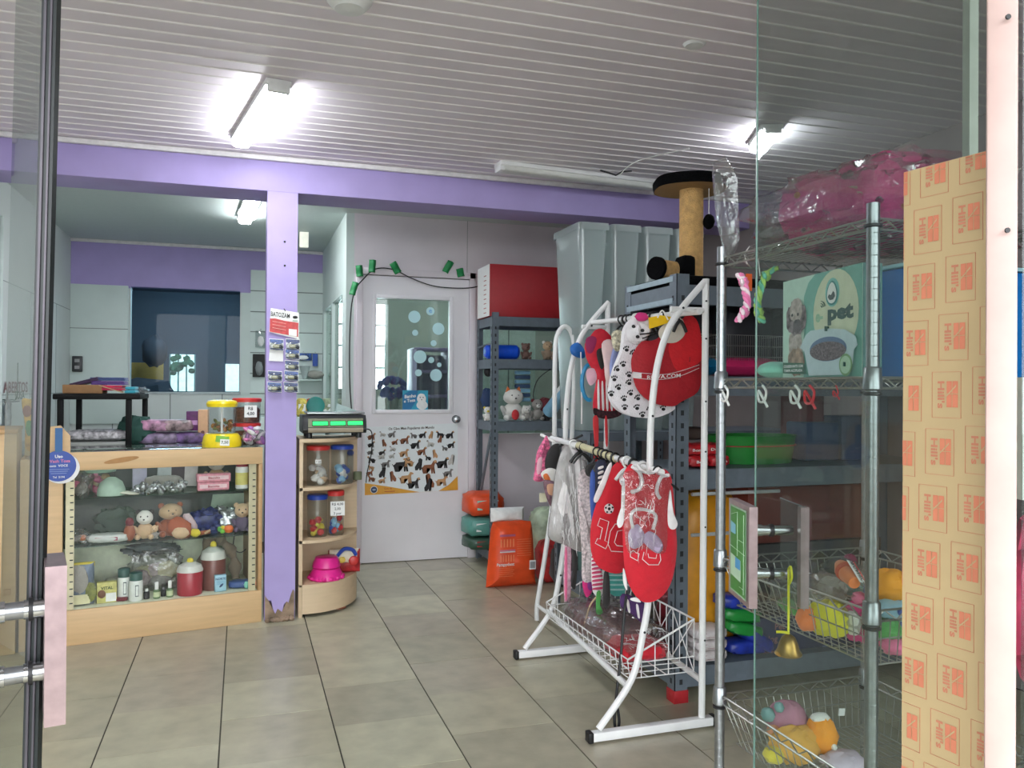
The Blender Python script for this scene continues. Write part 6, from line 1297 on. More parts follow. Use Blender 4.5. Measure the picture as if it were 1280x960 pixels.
g = G(); o = [(852, 398), (857, 410), (855, 420), (845, 428), (832, 428), (824, 421), (824, 412), (832, 404), (843, 398)]; g.puffy(outl(o, Yr-.028, 4), XZ(Yr-.028), .006, M('bib_cream', (214, 206, 192), .8), rings=3); g.build('neck_lining', t)
g = G(); yl = Yr-.027
bt_ = [(791, 465), (810, 467), (830, 468), (850, 464), (874, 456)]; bb = [(791, 472), (810, 474), (830, 474), (850, 470), (874, 460)]
pl(g, bt_, yl+.004, .0011, wf, sm=4); pl(g, bb, yl+.004, .0011, wf, sm=4); g.prism([oy(x, y, yl) for x, y in ((791, 465.5), (802, 466.5), (802, 472.5), (791, 472))], (0, .003, 0), wf)
g.text('RUIVA.COM', oy(830, 470.5, yl-.004), (oy(850, 467.5, yl)-oy(810, 470, yl)), UZ, .016, wf, .02, wid=.155)
g.text('J', oy(862, 449, yl-.006), UX+UZ*-.6, UZ, .016, black, .01); g.build('bib_print', t)
pl_ = G(); pl(pl_, [(800, 418), (815, 416), (828, 413)], yl+.004, .003, black, sm=4); pl(pl_, [(803, 423), (815, 419), (826, 416)], yl+.004, .003, black, sm=4); pl_.build('straps', t)
g = G(); g.prism([oy(x, y, 2.96) for x, y in ((811, 397), (826, 394), (839, 396), (834, 404), (822, 408), (812, 411))], (0, .004, 0), M('tag_yellow', (236, 190, 20), .5)); g.tube(smooth([oy(822, 397, 2.955), oy(828, 388, 2.96), oy(835, 400, 2.955)], 5), .003, white, 6); tag(g.build('yellow_tag'), 'yellow card tag hooked on the upper rail', 'tag')
g = G(); c = oy(802, 396, 3.0); g.blob(c, (.03, .01, .018), magenta, .2, 2); tag(g.build('pink_clip'), 'magenta clip on the upper rail above the fleece', 'clip')
rag('red and purple dress with white striped skirt at the far end of the upper rail', [(745, 412), (755, 412), (766, 425), (762, 445), (757, 462), (768, 480), (772, 510), (762, 520), (745, 521), (741, 505), (745, 480), (740, 462), (733, 448), (731, 430), (738, 420)], 3.5, M('dress_red', (200, 28, 50), .7, var=.1, scale=30), nm='pet_dress', cat='pet dress', hang=(1.70, 1.676, .04),
    extra=[([(747+5*k, 478), (749+5*k, 478), (750+5.4*k, 510), (747+5.4*k, 510)], wf) for k in range(4)]+[([(742, 510), (752, 513), (764, 514), (776, 512), (776, 519), (760, 524), (744, 520)], M('plaid_dark', (60, 26, 36), .8, var=.6, scale=80)), ([(732, 425), (739, 420), (746, 424), (741, 440), (734, 440)], M('dress_plum', (150, 40, 90), .8)), ([(734, 462), (743, 461), (746, 474), (738, 482), (733, 472)], M('pale_pink2', (226, 180, 196), .8)), ([(746, 438), (754, 436), (757, 452), (752, 462), (747, 450)], blk)])
rag('pale pink cloth panel beside the striped skirt dress', [(752, 430), (762, 424), (768, 432), (766, 450), (764, 478), (758, 480), (755, 455)], 3.42, M('pale_pink3', (224, 196, 196), .85), hang=(1.702, 1.674, .03))
rag('light blue and lilac cloth hanging behind the paw print fleece', [(768, 432), (776, 436), (774, 460), (764, 474), (762, 455)], 3.40, M('lil_blue', (150, 160, 210), .8))
rag('cream and black spotted scarf behind the fleece', [(764, 418), (774, 412), (780, 420), (778, 436), (768, 438)], 3.36, M('spot_cream', (206, 200, 176), .85, var=.5, scale=70), hang=(1.703, 1.672, .03, white))
rag('small blue pet bow at the left of the upper rail', [(713, 433), (722, 428), (730, 436), (731, 447), (722, 447), (714, 442)], 3.75, M('bow_blue', (30, 100, 180), .5), nm='pet_bow', cat='bow', wr=.03)
g = G(); c = oy(737, 478, 3.6); g.tube([c+Vector((.04*math.cos(a), 0, .085*math.sin(a))) for a in [R(100+12*k) for k in range(16)]], .010, M('ring_blue', (36, 140, 190), .4), 8); g.tube(smooth([oy(726, 440, 3.6), oy(727, 480, 3.6), oy(727, 530, 3.6)], 4), .003, wf, 6); tag(g.build('blue_ring'), 'turquoise curved toy ring hanging left of the striped dress', 'ring toy')
for k, (y, m, nm) in enumerate(((3.47, black, 'black'), (3.36, white, 'white'), (3.24, black, 'black'), (3.2, black, 'black'), (3.02, white, 'white'), (2.97, black, 'black'))):
    t = thing('pet_hanger', '%s pet hanger on the upper rail, %s from the far end' % (nm, ('first', 'second', 'third', 'fourth', 'fifth', 'sixth')[k]), 'hanger', (1.705, y, 1.62), 'empty hangers on the upper rail'); z = 1.655+(y-yn)*.032
    hanger(t, 1.707, y, z, .03, m, r=.005)
# basket contents
g = G(); g.blob((1.60, 3.45, .215+.05), (.13, .26, .05), M('cloth_mauve', (120, 84, 84), .8), .3, 2, 24, 12, sq=.6); tag(g.build('mauve_pack'), 'mauve folded pack at the far end of the rack basket', 'pack')
g = G(); g.blob((1.60, 3.14, .215+.035), (.12, .12, .035), redf, .2, 2, 20, 10, sq=.6); tag(g.build('red_pack'), 'red folded pack in the rack basket', 'pack')
g = G(); g.blob((1.59, 3.36, .215+.075), (.145, .34, .075), wrap, .35, 3, 30, 16, sq=.7); glints(g, 1.48, 1.66, .28, .36, 3.05, 24, 3, .08, .001, False); tag(g.build('clear_wrap'), 'clear plastic wrap over the packs in the rack basket', 'plastic wrap')
g = G(); c = oy(740, 783, 3.42); g.blob(c, (.05, .06, .02), M('sandal_tan', (150, 130, 106), .8), .2, 2); g.blob(c+UZ*.03+Vector((-.01, 0, 0)), (.025, .02, .012), org, .3, 2); g.tube(smooth([c+Vector((-.04, 0, .0)), c+Vector((-.02, -.02, .10)), c+Vector((.03, 0, .14))], 5), .004, tan, 6); tag(g.build('bow_sandal'), 'tan plush slipper on top of the wrapped packs', 'slipper')
g = G(); c = Vector((1.62, 3.06, .226)); g.blob(c, (.03, .02, .012), magenta, .2, 2); tag(g.build('pink_scrap'), 'small crimson scrap lying in the rack basket', 'scrap')
# ================================================================== chrome wire shelving
AX0, AX1, AY0, AY1 = 1.339, 1.866, 1.481, 2.089
LV = [1.735, 1.378, .855, .453]
cr = thing('wire_shelving', 'chrome wire shelving with baskets just inside the right glass door', 'wire shelving', ((AX0+AX1)/2, (AY0+AY1)/2, 0))
zt_ = 1.768
for (x, y) in ((AX0, AY0), (AX0, AY1), (AX1, AY0), (AX1, AY1)):
    g = G(); n = int(zt_/.025); pr = []
    g.tube([(x, y, .0), (x, y, zt_)], .0145, steel, 16)
    for k in range(1, n): g.lathe((x, y, k*.025), [(.0146, -.0012), (.0150, 0), (.0146, .0012)], steel, 12)
    po = g.build('pole', cr)
    for z in LV:
        if z == LV[0]: g = G(); g.lathe((x, y, z-.022), [(.0155, 0), (.020, .002), (.020, .007), (.0155, .009)], black, 16); lab(g.build('collar_ring', po), 'black plastic ring'); continue
        g = G(); g.lathe((x, y, z-.03), [(.016, 0), (.021, .004), (.019, .05), (.016, .054)], steel, 16); po2 = g.build('collar', po)
        g = G(); g.lathe((x, y, z-.041), [(.0155, 0), (.020, .002), (.020, .007), (.0155, .009)], black, 16); lab(g.build('collar_ring', po), 'black plastic ring')
def truss(g, a, b, z, h=.024, step=.035, r=.0024):
    a, b = Vector(a), Vector(b); L_ = (b-a).length; n = max(2, int(L_/step)); 
    for zz in (z, z-h): g.tube([a+UZ*zz, b+UZ*zz], r*1.25, wire_m, 6)
    g.tube([a+(b-a)*(k/n)+UZ*(z if k % 2 else z-h) for k in range(n+1)], r, wire_m, 5)
C4 = [(AX0, AY0, 0), (AX1, AY0, 0), (AX1, AY1, 0), (AX0, AY1, 0)]
for z in LV[:2]:
    g = G()
    for i in range(4): truss(g, C4[i], C4[(i+1) % 4], z)
    n = 22
    for k in range(1, n): x = AX0+(AX1-AX0)*k/n; g.tube([(x, AY0, z), (x, AY1, z)], .0016, wire_m, 5)
    for y in (AY0+.2, AY1-.2): g.tube([(AX0, y, z-.004), (AX1, y, z-.004)], .0024, wire_m, 5)
    g.build('wire_shelf', cr)
for z in LV[2:]:
    g = G(); dp, ins = .135, .035
    for i in range(4): truss(g, C4[i], C4[(i+1) % 4], z)
    I = [(AX0+ins, AY0+ins), (AX1-ins, AY0+ins), (AX1-ins, AY1-ins), (AX0+ins, AY1-ins)]
    for i in range(4):
        a, b = Vector(C4[i]), Vector(C4[(i+1) % 4]); c, d = Vector((*I[i], 0)), Vector((*I[(i+1) % 4], 0)); n = 20
        for k in range(1, n): t_ = k/n; g.tube([a+(b-a)*t_+UZ*(z-.024), c+(d-c)*t_+UZ*(z-dp)], .0014, wire_m, 5)
        g.tube([c+UZ*(z-dp), d+UZ*(z-dp)], .0024, wire_m, 5); m1 = (a+c)/2; m2 = (b+d)/2; g.tube([m1+UZ*(z-.07), m2+UZ*(z-.07)], .0018, wire_m, 5)
    n = 20
    for k in range(1, n): x = I[0][0]+(I[1][0]-I[0][0])*k/n; g.tube([(x, I[0][1], z-dp), (x, I[2][1], z-dp)], .0014, wire_m, 5)
    for k in range(1, 8): y = I[0][1]+(I[2][1]-I[0][1])*k/8; g.tube([(I[0][0], y, z-dp-.001), (I[1][0], y, z-dp-.001)], .0014, wire_m, 5)
    g.build('wire_basket', cr)
zS = LV[1]+.0025; zT = LV[0]+.0025
# wrapped pink pet bed on top
t = thing('pet_bed', 'large pink spotted pet bed wrapped in clear plastic on top of the wire shelving', 'pet bed', (1.62, 1.80, zT))
g = G(); pb_ = M('bed_pink', (214, 42, 128), .8, var=.12, scale=9, bump=.3, bscale=60)
g.blob((1.66, 1.83, zT+.112), (.20, .24, .112), pb_, .12, 2, 36, 20, sq=.55, seed=2); bb_ = g.build('bed_body', t)
g = G(); rr = random.Random(3)
for k in range(26):
    a, b = rr.uniform(2.2, 5.6), rr.uniform(-.7, .9); d = Vector((math.cos(a)*math.cos(b), math.sin(a)*math.cos(b), math.sin(b)))
    s_ = lambda q: math.copysign(abs(q)**.55, q)
    ph = math.acos(max(-1, min(1, d.z))); az = math.atan2(d.y, d.x); v = Vector((s_(math.sin(ph))*s_(math.cos(az))*.202, s_(math.sin(ph))*s_(math.sin(az))*.242, s_(math.cos(ph))*.113))
    g.blob(Vector((1.66, 1.83, zT+.112))+v*.98, (.010, .010, .009), M('bed_spot', (96, 48, 70), .8) if k % 3 else M('bed_spot2', (196, 140, 70), .8), .3, 2, 8, 6)
lab(g.build('spot_print', t), 'brown and ochre spots')
g = G(); g.blob((1.64, 1.81, zT+.10), (.25, .29, .10), wrap, .35, 3, 40, 22, sq=.6, seed=6); g.puffy([(1.34, zT-.02), (1.37, zT+.02), (1.36, zT+.25), (1.33, zT+.29), (1.29, zT+.27), (1.31, zT+.1)], (Vector((0, 2.06, 0)), UX, UZ, -UY), .03, wrap, wr=.03, wsc=20); g.build('plastic_wrap', t)
# e-pet litter box carton
a, b = Vector((1.413, 1.90, 0)), Vector((1.364, 1.542, 0)); u = (b-a).normalized(); W_ = (b-a).length; H_ = .265; nn = Vector((u.y, -u.x, 0)) ; nn = -nn if nn.dot(CAM-a) < 0 else nn
t = thing('product_carton', 'pale green product carton lettered pet with a grey dog and litter tray', 'carton', ((a+b)/2)+UZ*zS)
mg = M('carton_mint', (182, 212, 196), .45); mt = M('carton_teal', (104, 168, 154), .45)
g = G(); A0 = a+UZ*zS
g.prism([A0, A0+u*W_, A0+u*W_+UZ*H_, A0+UZ*H_], -nn*.05, mg); P0 = A0+u*W_+nn*.0; g.prism([A0+u*(W_+.0005)-nn*.001, A0+u*(W_+.0005)-nn*.05, A0+u*(W_+.0005)-nn*.05+UZ*H_, A0+u*(W_+.0005)-nn*.001+UZ*H_], u*.001, M('carton_deep', (22, 92, 88), .45)); g.build('carton_body', t)
def E(s, z, k=1): return A0+u*(s*W_)+UZ*(z*H_)+nn*(.0008*k)
def ell(g, s, z, rs, rz_, m, k=1, n=28, a0=0): g.disc(E(s, z, k), u, UZ, rs*W_, m, n, rz_*H_)
g = G(); g.poly([E(s, z, 1) for s, z in [(.30, 0), (.32, .35)]+[(.34+.0*k, .6) for k in range(1)]+[(.30, .8), (.36, .93), (.45, 1), (1, 1), (1, 0)]], mt)
ell(g, .70, .60, .27, .40, M('carton_cream', (206, 210, 180), .45), 2) ; 
egg = M('egg_teal', (40, 128, 128), .5)
ell(g, .67, .79, .085, .135, M('egg_pale', (120, 190, 180), .5), 3); g.poly([E(.67+.068*math.sin(i*.3142)*(1-.22*math.cos(i*.3142)), .785+.115*math.cos(i*.3142), 4) for i in range(20)], egg); g.poly([E(.67+.055*math.sin(i*.3142)*(1-.22*math.cos(i*.3142)), .785+.098*math.cos(i*.3142), 5) for i in range(20)], paper)
g.poly([E(s, z, 6) for s, z in ((.625, .75), (.64, .775), (.665, .765), (.69, .80), (.705, .785), (.715, .75), (.69, .72), (.65, .72))], M('pet_dark', (50, 66, 66), .5))
ink2 = M('pet_ink', (22, 74, 68), .5); g.text('pet', E(.765, .575, 3), u, UZ, .036, ink2, .055, wid=.30*W_); g.text('e-', E(.51, .57, 3), u, UZ, .030, M('pale_e', (150, 190, 160), .5), .04)
for k in range(3): g.tube([E(.53+.018*(k+1)*math.cos(q), .66+.022*(k+1)*math.sin(q), 4) for q in [.2+.25*j for j in range(6)]], .0012, ink2, 4)
g.build('carton_print', t)
g = G(); fd = M('dog_fur_grey', (128, 116, 120), .8, var=.5, scale=60, bump=.6, bscale=120); fl = M('dog_fur_light', (178, 166, 160), .8, var=.3, scale=60)
for s, z, rs, rz_, m in ((.19, .30, .10, .22, fl), (.20, .16, .12, .14, M('dog_fur_tan', (160, 134, 116), .8, var=.4, scale=50)), (.20, .60, .135, .17, fd), (.11, .60, .05, .13, fd), (.30, .60, .045, .12, fd), (.20, .66, .09, .09, fl), (.22, .52, .06, .07, M('dog_muzzle', (90, 82, 86), .8)), (.21, .73, .08, .07, fl)):
    c = E(s, z, 2); g.add([c+u*(rs*W_*math.cos(q*math.pi/14)*(1+.08*math.sin(q*5.3)))+UZ*(rz_*H_*math.sin(q*math.pi/14)*(1+.08*math.cos(q*4.1)))+nn*.0003*len(g.f) for q in range(28)], [tuple(range(28))], m)
for s in (.165, .245): ell(g, s, .635, .014, .017, black, 8)
ell(g, .215, .565, .02, .018, black, 8)
lab(g.build('dog_picture', t), 'picture of a shaggy grey dog')
g = G(); tw_ = M('tray_white', (190, 208, 216), .5)
g.poly([E(s, z, 9) for s, z in ((.28, .30), (.36, .42), (.42, .455), (.62, .46), (.84, .43), (.96, .36), (.98, .28), (.94, .24), (.93, .12), (.86, .02), (.40, .02), (.36, .2), (.34, .26))], tw_); g.poly([E(.64+.225*math.cos(i*.25), .265+.115*math.sin(i*.25), 10) for i in range(25)], M('tray_blue', (84, 110, 150), .5)); g.poly([E(.64+.22*math.cos(i*.25), .245+.09*math.sin(i*.25), 11) for i in range(25)], M('litter', (112, 96, 104), .8, var=.5, scale=200)); 
g.box(E(.63, .455, 10), (.012, .002, .012), ink2); lab(g.build('tray_picture', t), 'picture of a white litter tray')
g = G(); g.poly([E(s, z, 12) for s, z in ((.05, .05), (.05, .16), (.34, .145), (.36, .035))], M('band_green', (18, 92, 66), .5)); g.text('CONSERVANTE COM', E(.20, .118, 13), u, UZ, .007, paper, .03, wid=.27*W_); g.text('TAMPA ACOPLADA', E(.20, .075, 13), u, UZ, .007, paper, .03, wid=.26*W_)
ell(g, .86, .11, .075, .10, M('seal_green', (120, 160, 110), .5), 12); ell(g, .86, .11, .06, .08, M('seal_pale', (176, 206, 176), .5), 13); g.box(E(.86, .115, 14), (.010, .002, .010), ink2); g.build('small_print', t)
# blue crate behind
t = thing('blue_crate', 'bright blue plastic crate behind the chrome pole on the middle wire shelf', 'crate', (1.64, 1.72, zS)); g = G(); g.box2((1.49, 1.515, zS), (1.84, 1.90, zS+.262), M('crate_blue', (14, 104, 176), .35), .008); g.build('crate_body', t)
g = G(); g.box2((1.482, 1.508, zS+.262), (1.848, 1.908, zS+.272), M('crate_rim', (150, 186, 196), .4), .003); g.build('crate_rim', t)
g = G(); c = oy(966, 461, 2.0); g.blob((c.x+.01, 2.0, zS+.025), (.055, .05, .025), mint, .05, 1); tag(g.build('mint_cushion'), 'small mint green cushion toy left of the pet carton', 'plush toy')
# rope toys hung on the truss
def rope(label, px, c1, c2, P):
    t = thing('rope_toy', label, 'rope toy', oy(px, 400, 2.03)); Yq = 2.03
    q = smooth([oy(x, y, Yq) for x, y in P], 8)
    for k, m in enumerate((c1, c2, c1)):
        g = G(); V = []
        for i, p in enumerate(q): a = i*.55+k*2.1; V.append(p+Vector((.006*math.cos(a), .006*math.sin(a), .003*math.sin(a*1.3))))
        g.tube(V, .0062, m, 8); g.build('strand', t)
    for (x, y) in (P[1], P[-2]):
        g = G(); c = oy(x, y, Yq); g.blob(c, (.016, .014, .014), c1, .4, 3, 12, 8); g.tube([c+Vector((.012*math.cos(a), .012*math.sin(a*1.4), .010*math.sin(a))) for a in [i*.6 for i in range(11)]], .006, c2, 6); g.build('knot', t)
rope('pink and white knotted rope toy hanging by the chrome pole', 930, M('rope_pink', (232, 130, 176), .9), M('rope_white', (236, 214, 222), .9), [(924, 343), (929, 352), (932, 365), (934, 380), (930, 390), (923, 401)])
rope('lime and mint knotted rope toy hanging at the glass door edge', 950, M('rope_lime', (176, 216, 110), .9), M('rope_mint', (120, 206, 176), .9), [(971, 335), (957, 345), (951, 360), (947, 376), (948, 390), (953, 402)])
g = G(); g.tube(smooth([oy(934, 330, 2.05), oy(931, 318, 2.05), oy(937, 308, 2.07)], 4), .002, white, 5); g.box(oy(936, 353, 2.045), (.02, .003, .05), M('tag_orange', (220, 90, 30), .6)); g.tube(smooth([oy(950, 345, 2.05), oy(948, 325, 2.06), oy(946, 312, 2.07)], 4), .002, white, 5); tag(g.build('orange_tag'), 'orange tag hanging between the pink and lime rope toys', 'tag')
for k, (px, yb, c, nm) in enumerate(((906, 498, white, 'first white'), (953, 501, white, 'second white'), (994, 498, white, 'third white'), (1012, 497, redf, 'red'), (1045, 490, redf, 'small red'))):
    Yk = 2.0-.0; p = ox(px, 484, AX0-.006); s_ = 1.1 if k < 4 else .6; g = G()
    g.tube(smooth([p+Vector((0, .0, .004)), p+Vector((-.004, -.02*s_, -.012)), p+Vector((-.004, -.012*s_, -.034*s_)), p+Vector((0, .014*s_, -.034*s_)), p+Vector((0, .016*s_, -.010)), p+Vector((0, .004, -.02*s_)), p+Vector((0, -.02*s_, -.048*s_))], 5), .0032*s_, c, 6)
    tag(g.build('shelf_clip'), '%s looped clip hanging under the middle wire shelf' % nm, 'clip')
# toys in the middle basket
zm = LV[2]-.133; zl = LV[3]-.133
def at(px, py, Y, z=None): p = oy(px, py, Y); return Vector((p.x, Y, p.z if z is None else z))
def lump(label, c, r, m, name='soft_toy', cat='soft toy', nz=.25, extra=(), **k):
    g = G(); g.blob(c, r, m, nz, 2, 18, 12, **k)
    for (d, r2, m2) in extra: g.blob(Vector(c)+Vector(d), r2, m2, .2, 2, 12, 8)
    return tag(g.build(name), label, cat)
lump('yellow folded soft toy in the middle wire basket', oz(1036, 772, zm+.05), (.05, .06, .045), M('toy_lemon', (214, 206, 40), .8), extra=[((-.05, .02, -.005), (.03, .03, .03), org)])
lump('magenta soft toy beside the yellow one in the middle wire basket', oz(1074, 776, zm+.05), (.04, .05, .05), magenta, extra=[((-.03, -.01, .0), (.012, .03, .03), wht), ((.0, .0, .055), (.02, .02, .018), pnk)])
lump('white and grey soft toy at the left of the middle wire basket', at(1040, 709, 1.78, zm+.095), (.035, .04, .04), grey, extra=[((.01, -.02, .01), (.02, .015, .02), wht)])
g = G(); a, b = at(1050, 706, 1.72), at(1068, 729, 1.62); g.tube([a, a+(b-a)*.3, b], [.014, .024, .014], org, 14); g.tube([a+(b-a)*.35, a+(b-a)*.5], [.0245, .023], M('toy_dkorange', (200, 70, 30), .8), 14); tag(g.build('carrot_toy'), 'orange carrot shaped toy lying in the middle wire basket', 'toy')
g = G(); a, b = at(1063, 701, 1.66), at(1080, 729, 1.60); u2 = (b-a).normalized(); v2 = Vector((u2.z, 0, -u2.x)); g.prism([a-v2*.018, b-v2*.018, b+v2*.018, a+v2*.018], (0, .003, 0), paper); g.prism([a-v2*.019-UY*.001, b-v2*.019-UY*.001, b-v2*.013-UY*.001, a-v2*.013-UY*.001], (0, .001, 0), redf); g.text('ORGANICO', (a+b)/2-UY*.003, u2, v2*1, .012, black, .03); tag(g.build('label_card'), 'white and red label card with black lettering in the middle wire basket', 'label')
lump('lime green rubber toy peeking out of the middle wire basket', at(1050, 725, 1.70, zm+.06), (.03, .03, .02), M('toy_lime', (90, 190, 70), .5))
lump('pale teal soft toy behind the orange carrot toy', at(1066, 695, 1.82, zm+.10), (.04, .03, .03), M('toy_paleteal', (150, 196, 190), .8))
g = G(); g.tube([at(1082, 700, 1.72, zm+.08), at(1088, 668, 1.80, zm+.17)], .008, M('brush_blue', (60, 110, 200), .4), 8); g.blob(at(1080, 697, 1.70, zm+.085), (.018, .014, .014), lightblue, .3, 2); tag(g.build('blue_brush'), 'blue handled brush standing in the middle wire basket', 'brush')
lump('orange fluffy toy at the right of the middle wire basket behind the pole', (1.50, 1.60, zm+.155), (.05, .045, .038), M('toy_amber', (230, 150, 30), .9))
lump('light blue fluffy toy below the orange fluffy one', (1.50, 1.58, zm+.10), (.055, .045, .025), M('toy_sky', (150, 190, 210), .9), extra=[((-.02, -.04, .005), (.012, .008, .01), blu)])
lump('green and blue soft toy by the cardboard in the middle wire basket', (1.47, 1.58, zm+.055), (.035, .04, .028), grn, extra=[((.035, -.0, .0), (.02, .03, .026), blu), ((.065, -.0, .0), (.02, .03, .024), red)])
lump('multicoloured knotted toy at the bottom right of the middle wire basket', (1.47, 1.555, zm+.022), (.03, .03, .02), pnk, extra=[((.025, -.01, 0), (.015, .02, .018), org), ((.045, 0, 0), (.015, .02, .018), yel), ((.065, 0, 0), (.02, .02, .018), wht)])
crumple('crinkled clear bag filling the middle wire basket', (1.50, 1.80, zm+.002), (.22, .40, .12), wrap, [grey, grn, tan, olive, wht], seed=31)
lump('dark toy at the back of the middle wire basket', at(1052, 690, 1.95, zm+.11), (.06, .04, .03), blk, extra=[((.03, 0, .02), (.02, .02, .02), M('toy_wine', (120, 30, 70), .8))])
# toys in the lowest basket
c = oz(984, 903, zl+.085)
lump('dusky pink fluffy ball toy in the lowest wire basket', c, (.060, .06, .062), M('toy_duskpink', (176, 120, 140), .95), extra=[((-.065, -.0, .03), (.02, .02, .02), M('toy_bluegrey', (110, 150, 150), .8)), ((-.05, -.03, .06), (.014, .014, .014), M('toy_bluegrey', (110, 150, 150), .8)), ((-.06, -.02, -.01), (.02, .02, .018), M('toy_peach', (220, 150, 110), .8))], nz=.12)
c = oz(995, 930, zl+.055)
lump('amber and orange plush duck in the lowest wire basket', c, (.075, .05, .05), M('toy_amber2', (214, 160, 70), .9), extra=[((.075, -.01, .02), (.045, .045, .052), M('toy_orange2', (236, 150, 30), .9)), ((-.08, -.01, -.015), (.03, .03, .022), yel), ((.085, -.05, -.0), (.009, .008, .009), wht), ((.07, -.01, .068), (.03, .02, .012), wht)])
c = oz(1055, 952, zl+.03); lump('pale lilac soft toy at the front of the lowest wire basket', c, (.06, .05, .025), M('toy_palelilac', (206, 190, 206), .9))
g = G(); c = at(1052, 890, AY1-.035); g.box(c, (.022, .003, .022), paper, ry=.1); tag(g.build('shelf_tag'), 'tiny white tag on the back of the lowest wire basket', 'tag')
# bin bags behind etc: floor dark stuff under the slotted shelving is open floor
# ================================================================== glass doors
ga, gb_ = pc(.553, 1.85), pc(.698, 1.185); gu = (gb_-ga).normalized(); gn = Vector((-gu.y, gu.x, 0)); gn = gn if gn.x > 0 else -gn
HG = 2.62
t = thing('glass_door', 'open frameless glass door leaf on the right with steel plate handles', 'glass door', ga)
def leafbox(g, a, b, z0, z1, th, m, o=0.): 
    n_ = Vector((-(b-a).normalized().y, (b-a).normalized().x, 0)); a = a+n_*o; b = b+n_*o
    g.prism([a+n_*th/2+UZ*z0, b+n_*th/2+UZ*z0, b-n_*th/2+UZ*z0, a-n_*th/2+UZ*z0], UZ*(z1-z0), m)
g = G(); n_ = gn; g.add([ga+UZ*.01, gb_+UZ*.01, gb_+UZ*HG, ga+UZ*HG], [(0, 1, 2, 3)], glass_door); g.build('glass_leaf', t, sm=0)
g = G(); leafbox(g, ga-gu*.0015, ga+gu*.0015, .01, HG, .0035, glass_edge); g.build('glass_edge', t)
g = G(); leafbox(g, pc(.7005, 1.262), pc(.714, 1.262), .01, HG, .02, M('stile_grey', (168, 166, 158), .5)); g.build('hinge_stile', t)
def plates(t, hinge_pt, u_, n_, z0, z1, offs, near_out, gm, card=False, deep=.15, th=.018):
    """polished plate pulls either side of a leaf; u_ points away from the free edge"""
    for i, of in enumerate(offs):
        c = hinge_pt+n_*of; g = G()
        if i == 1:
            g.prism([c+n_*th/2+UZ*z0, c+n_*th/2+u_*.02+UZ*z0, c-n_*th/2+u_*.02+UZ*z0, c-n_*th/2+UZ*z0], UZ*(z1-z0), gm); p_ = g.build('pull_bar', t)
            g = G(); g.add([c+u_*.02+UZ*z0, c+u_*deep+UZ*z0, c+u_*deep+UZ*z1, c+u_*.02+UZ*z1], [(0, 1, 2, 3)], glass_door); g.tube([c+u_*.02+UZ*z1, c+u_*deep+UZ*z1], .0015, steel, 6); lab(g.build('pull_glass', p_, sm=0), 'clear side sheet of the pull'); continue
        g.prism([c+n_*th/2+UZ*z0, c+n_*th/2+u_*deep+UZ*z0, c-n_*th/2+u_*deep+UZ*z0, c-n_*th/2+UZ*z0], UZ*(z1-z0), gm); p_ = g.build('pull_plate', t)
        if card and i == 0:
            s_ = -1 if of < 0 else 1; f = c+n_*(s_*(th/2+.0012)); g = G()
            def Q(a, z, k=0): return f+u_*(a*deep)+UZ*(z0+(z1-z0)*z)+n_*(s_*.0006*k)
            gq = M('face_green', (62, 128, 50), .4, var=.1, scale=20); g.poly([Q(.10, .05), Q(.10, .95), Q(.90, .95), Q(.90, .05)], M('face_rim', (150, 176, 150), .4)); g.poly([Q(.14, .07, 1), Q(.14, .93, 1), Q(.86, .93, 1), Q(.86, .07, 1)], gq)
            cb_ = M('face_paleblue', (120, 180, 200), .4); cw_ = M('face_pale', (176, 206, 176), .4)
            g.poly([Q(.60, .66, 2), Q(.60, .76, 2), Q(.84, .78, 2), Q(.84, .66, 2)], cb_); g.poly([Q(.34, .20, 2), Q(.34, .42, 2), Q(.84, .44, 2), Q(.84, .22, 2)], cw_); g.poly([Q(.36, .32, 3), Q(.36, .42, 3), Q(.60, .43, 3), Q(.60, .32, 3)], M('face_blue', (70, 150, 200), .4))
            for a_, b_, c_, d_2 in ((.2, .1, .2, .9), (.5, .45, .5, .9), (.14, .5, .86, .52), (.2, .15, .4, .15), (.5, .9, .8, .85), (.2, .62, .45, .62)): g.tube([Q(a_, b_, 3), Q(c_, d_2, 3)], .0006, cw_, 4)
            lab(g.build('green_face', p_), 'green patterned face')  # green and blue blocks drawn flat on the plate side
plate_m = M('plate_steel', (176, 154, 156), .28, .75, .10, 40)
un = (pc(.504, 1.89)-pc(.507, 1.74)).normalized()
z0_, z1_ = .885, 1.10
# left plate of the right door (room side) and right plate
nA = (Vector((-un.y, un.x, 0))); nA = nA if nA.x > 0 else -nA
hp = pc(.583, 1.73)
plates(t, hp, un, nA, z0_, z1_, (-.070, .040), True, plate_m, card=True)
for zz in (1.042, .948):
    g = G(); c = hp+un*.055+UZ*zz; g.tube([c-nA*.062, c+nA*.032], .011, chrome, 16); g.tube([c-nA*.018, c-nA*.010], .014, black, 16); g.tube([c-nA*.06, c-nA*.035], .013, chrome, 16); g.build('standoff', t)
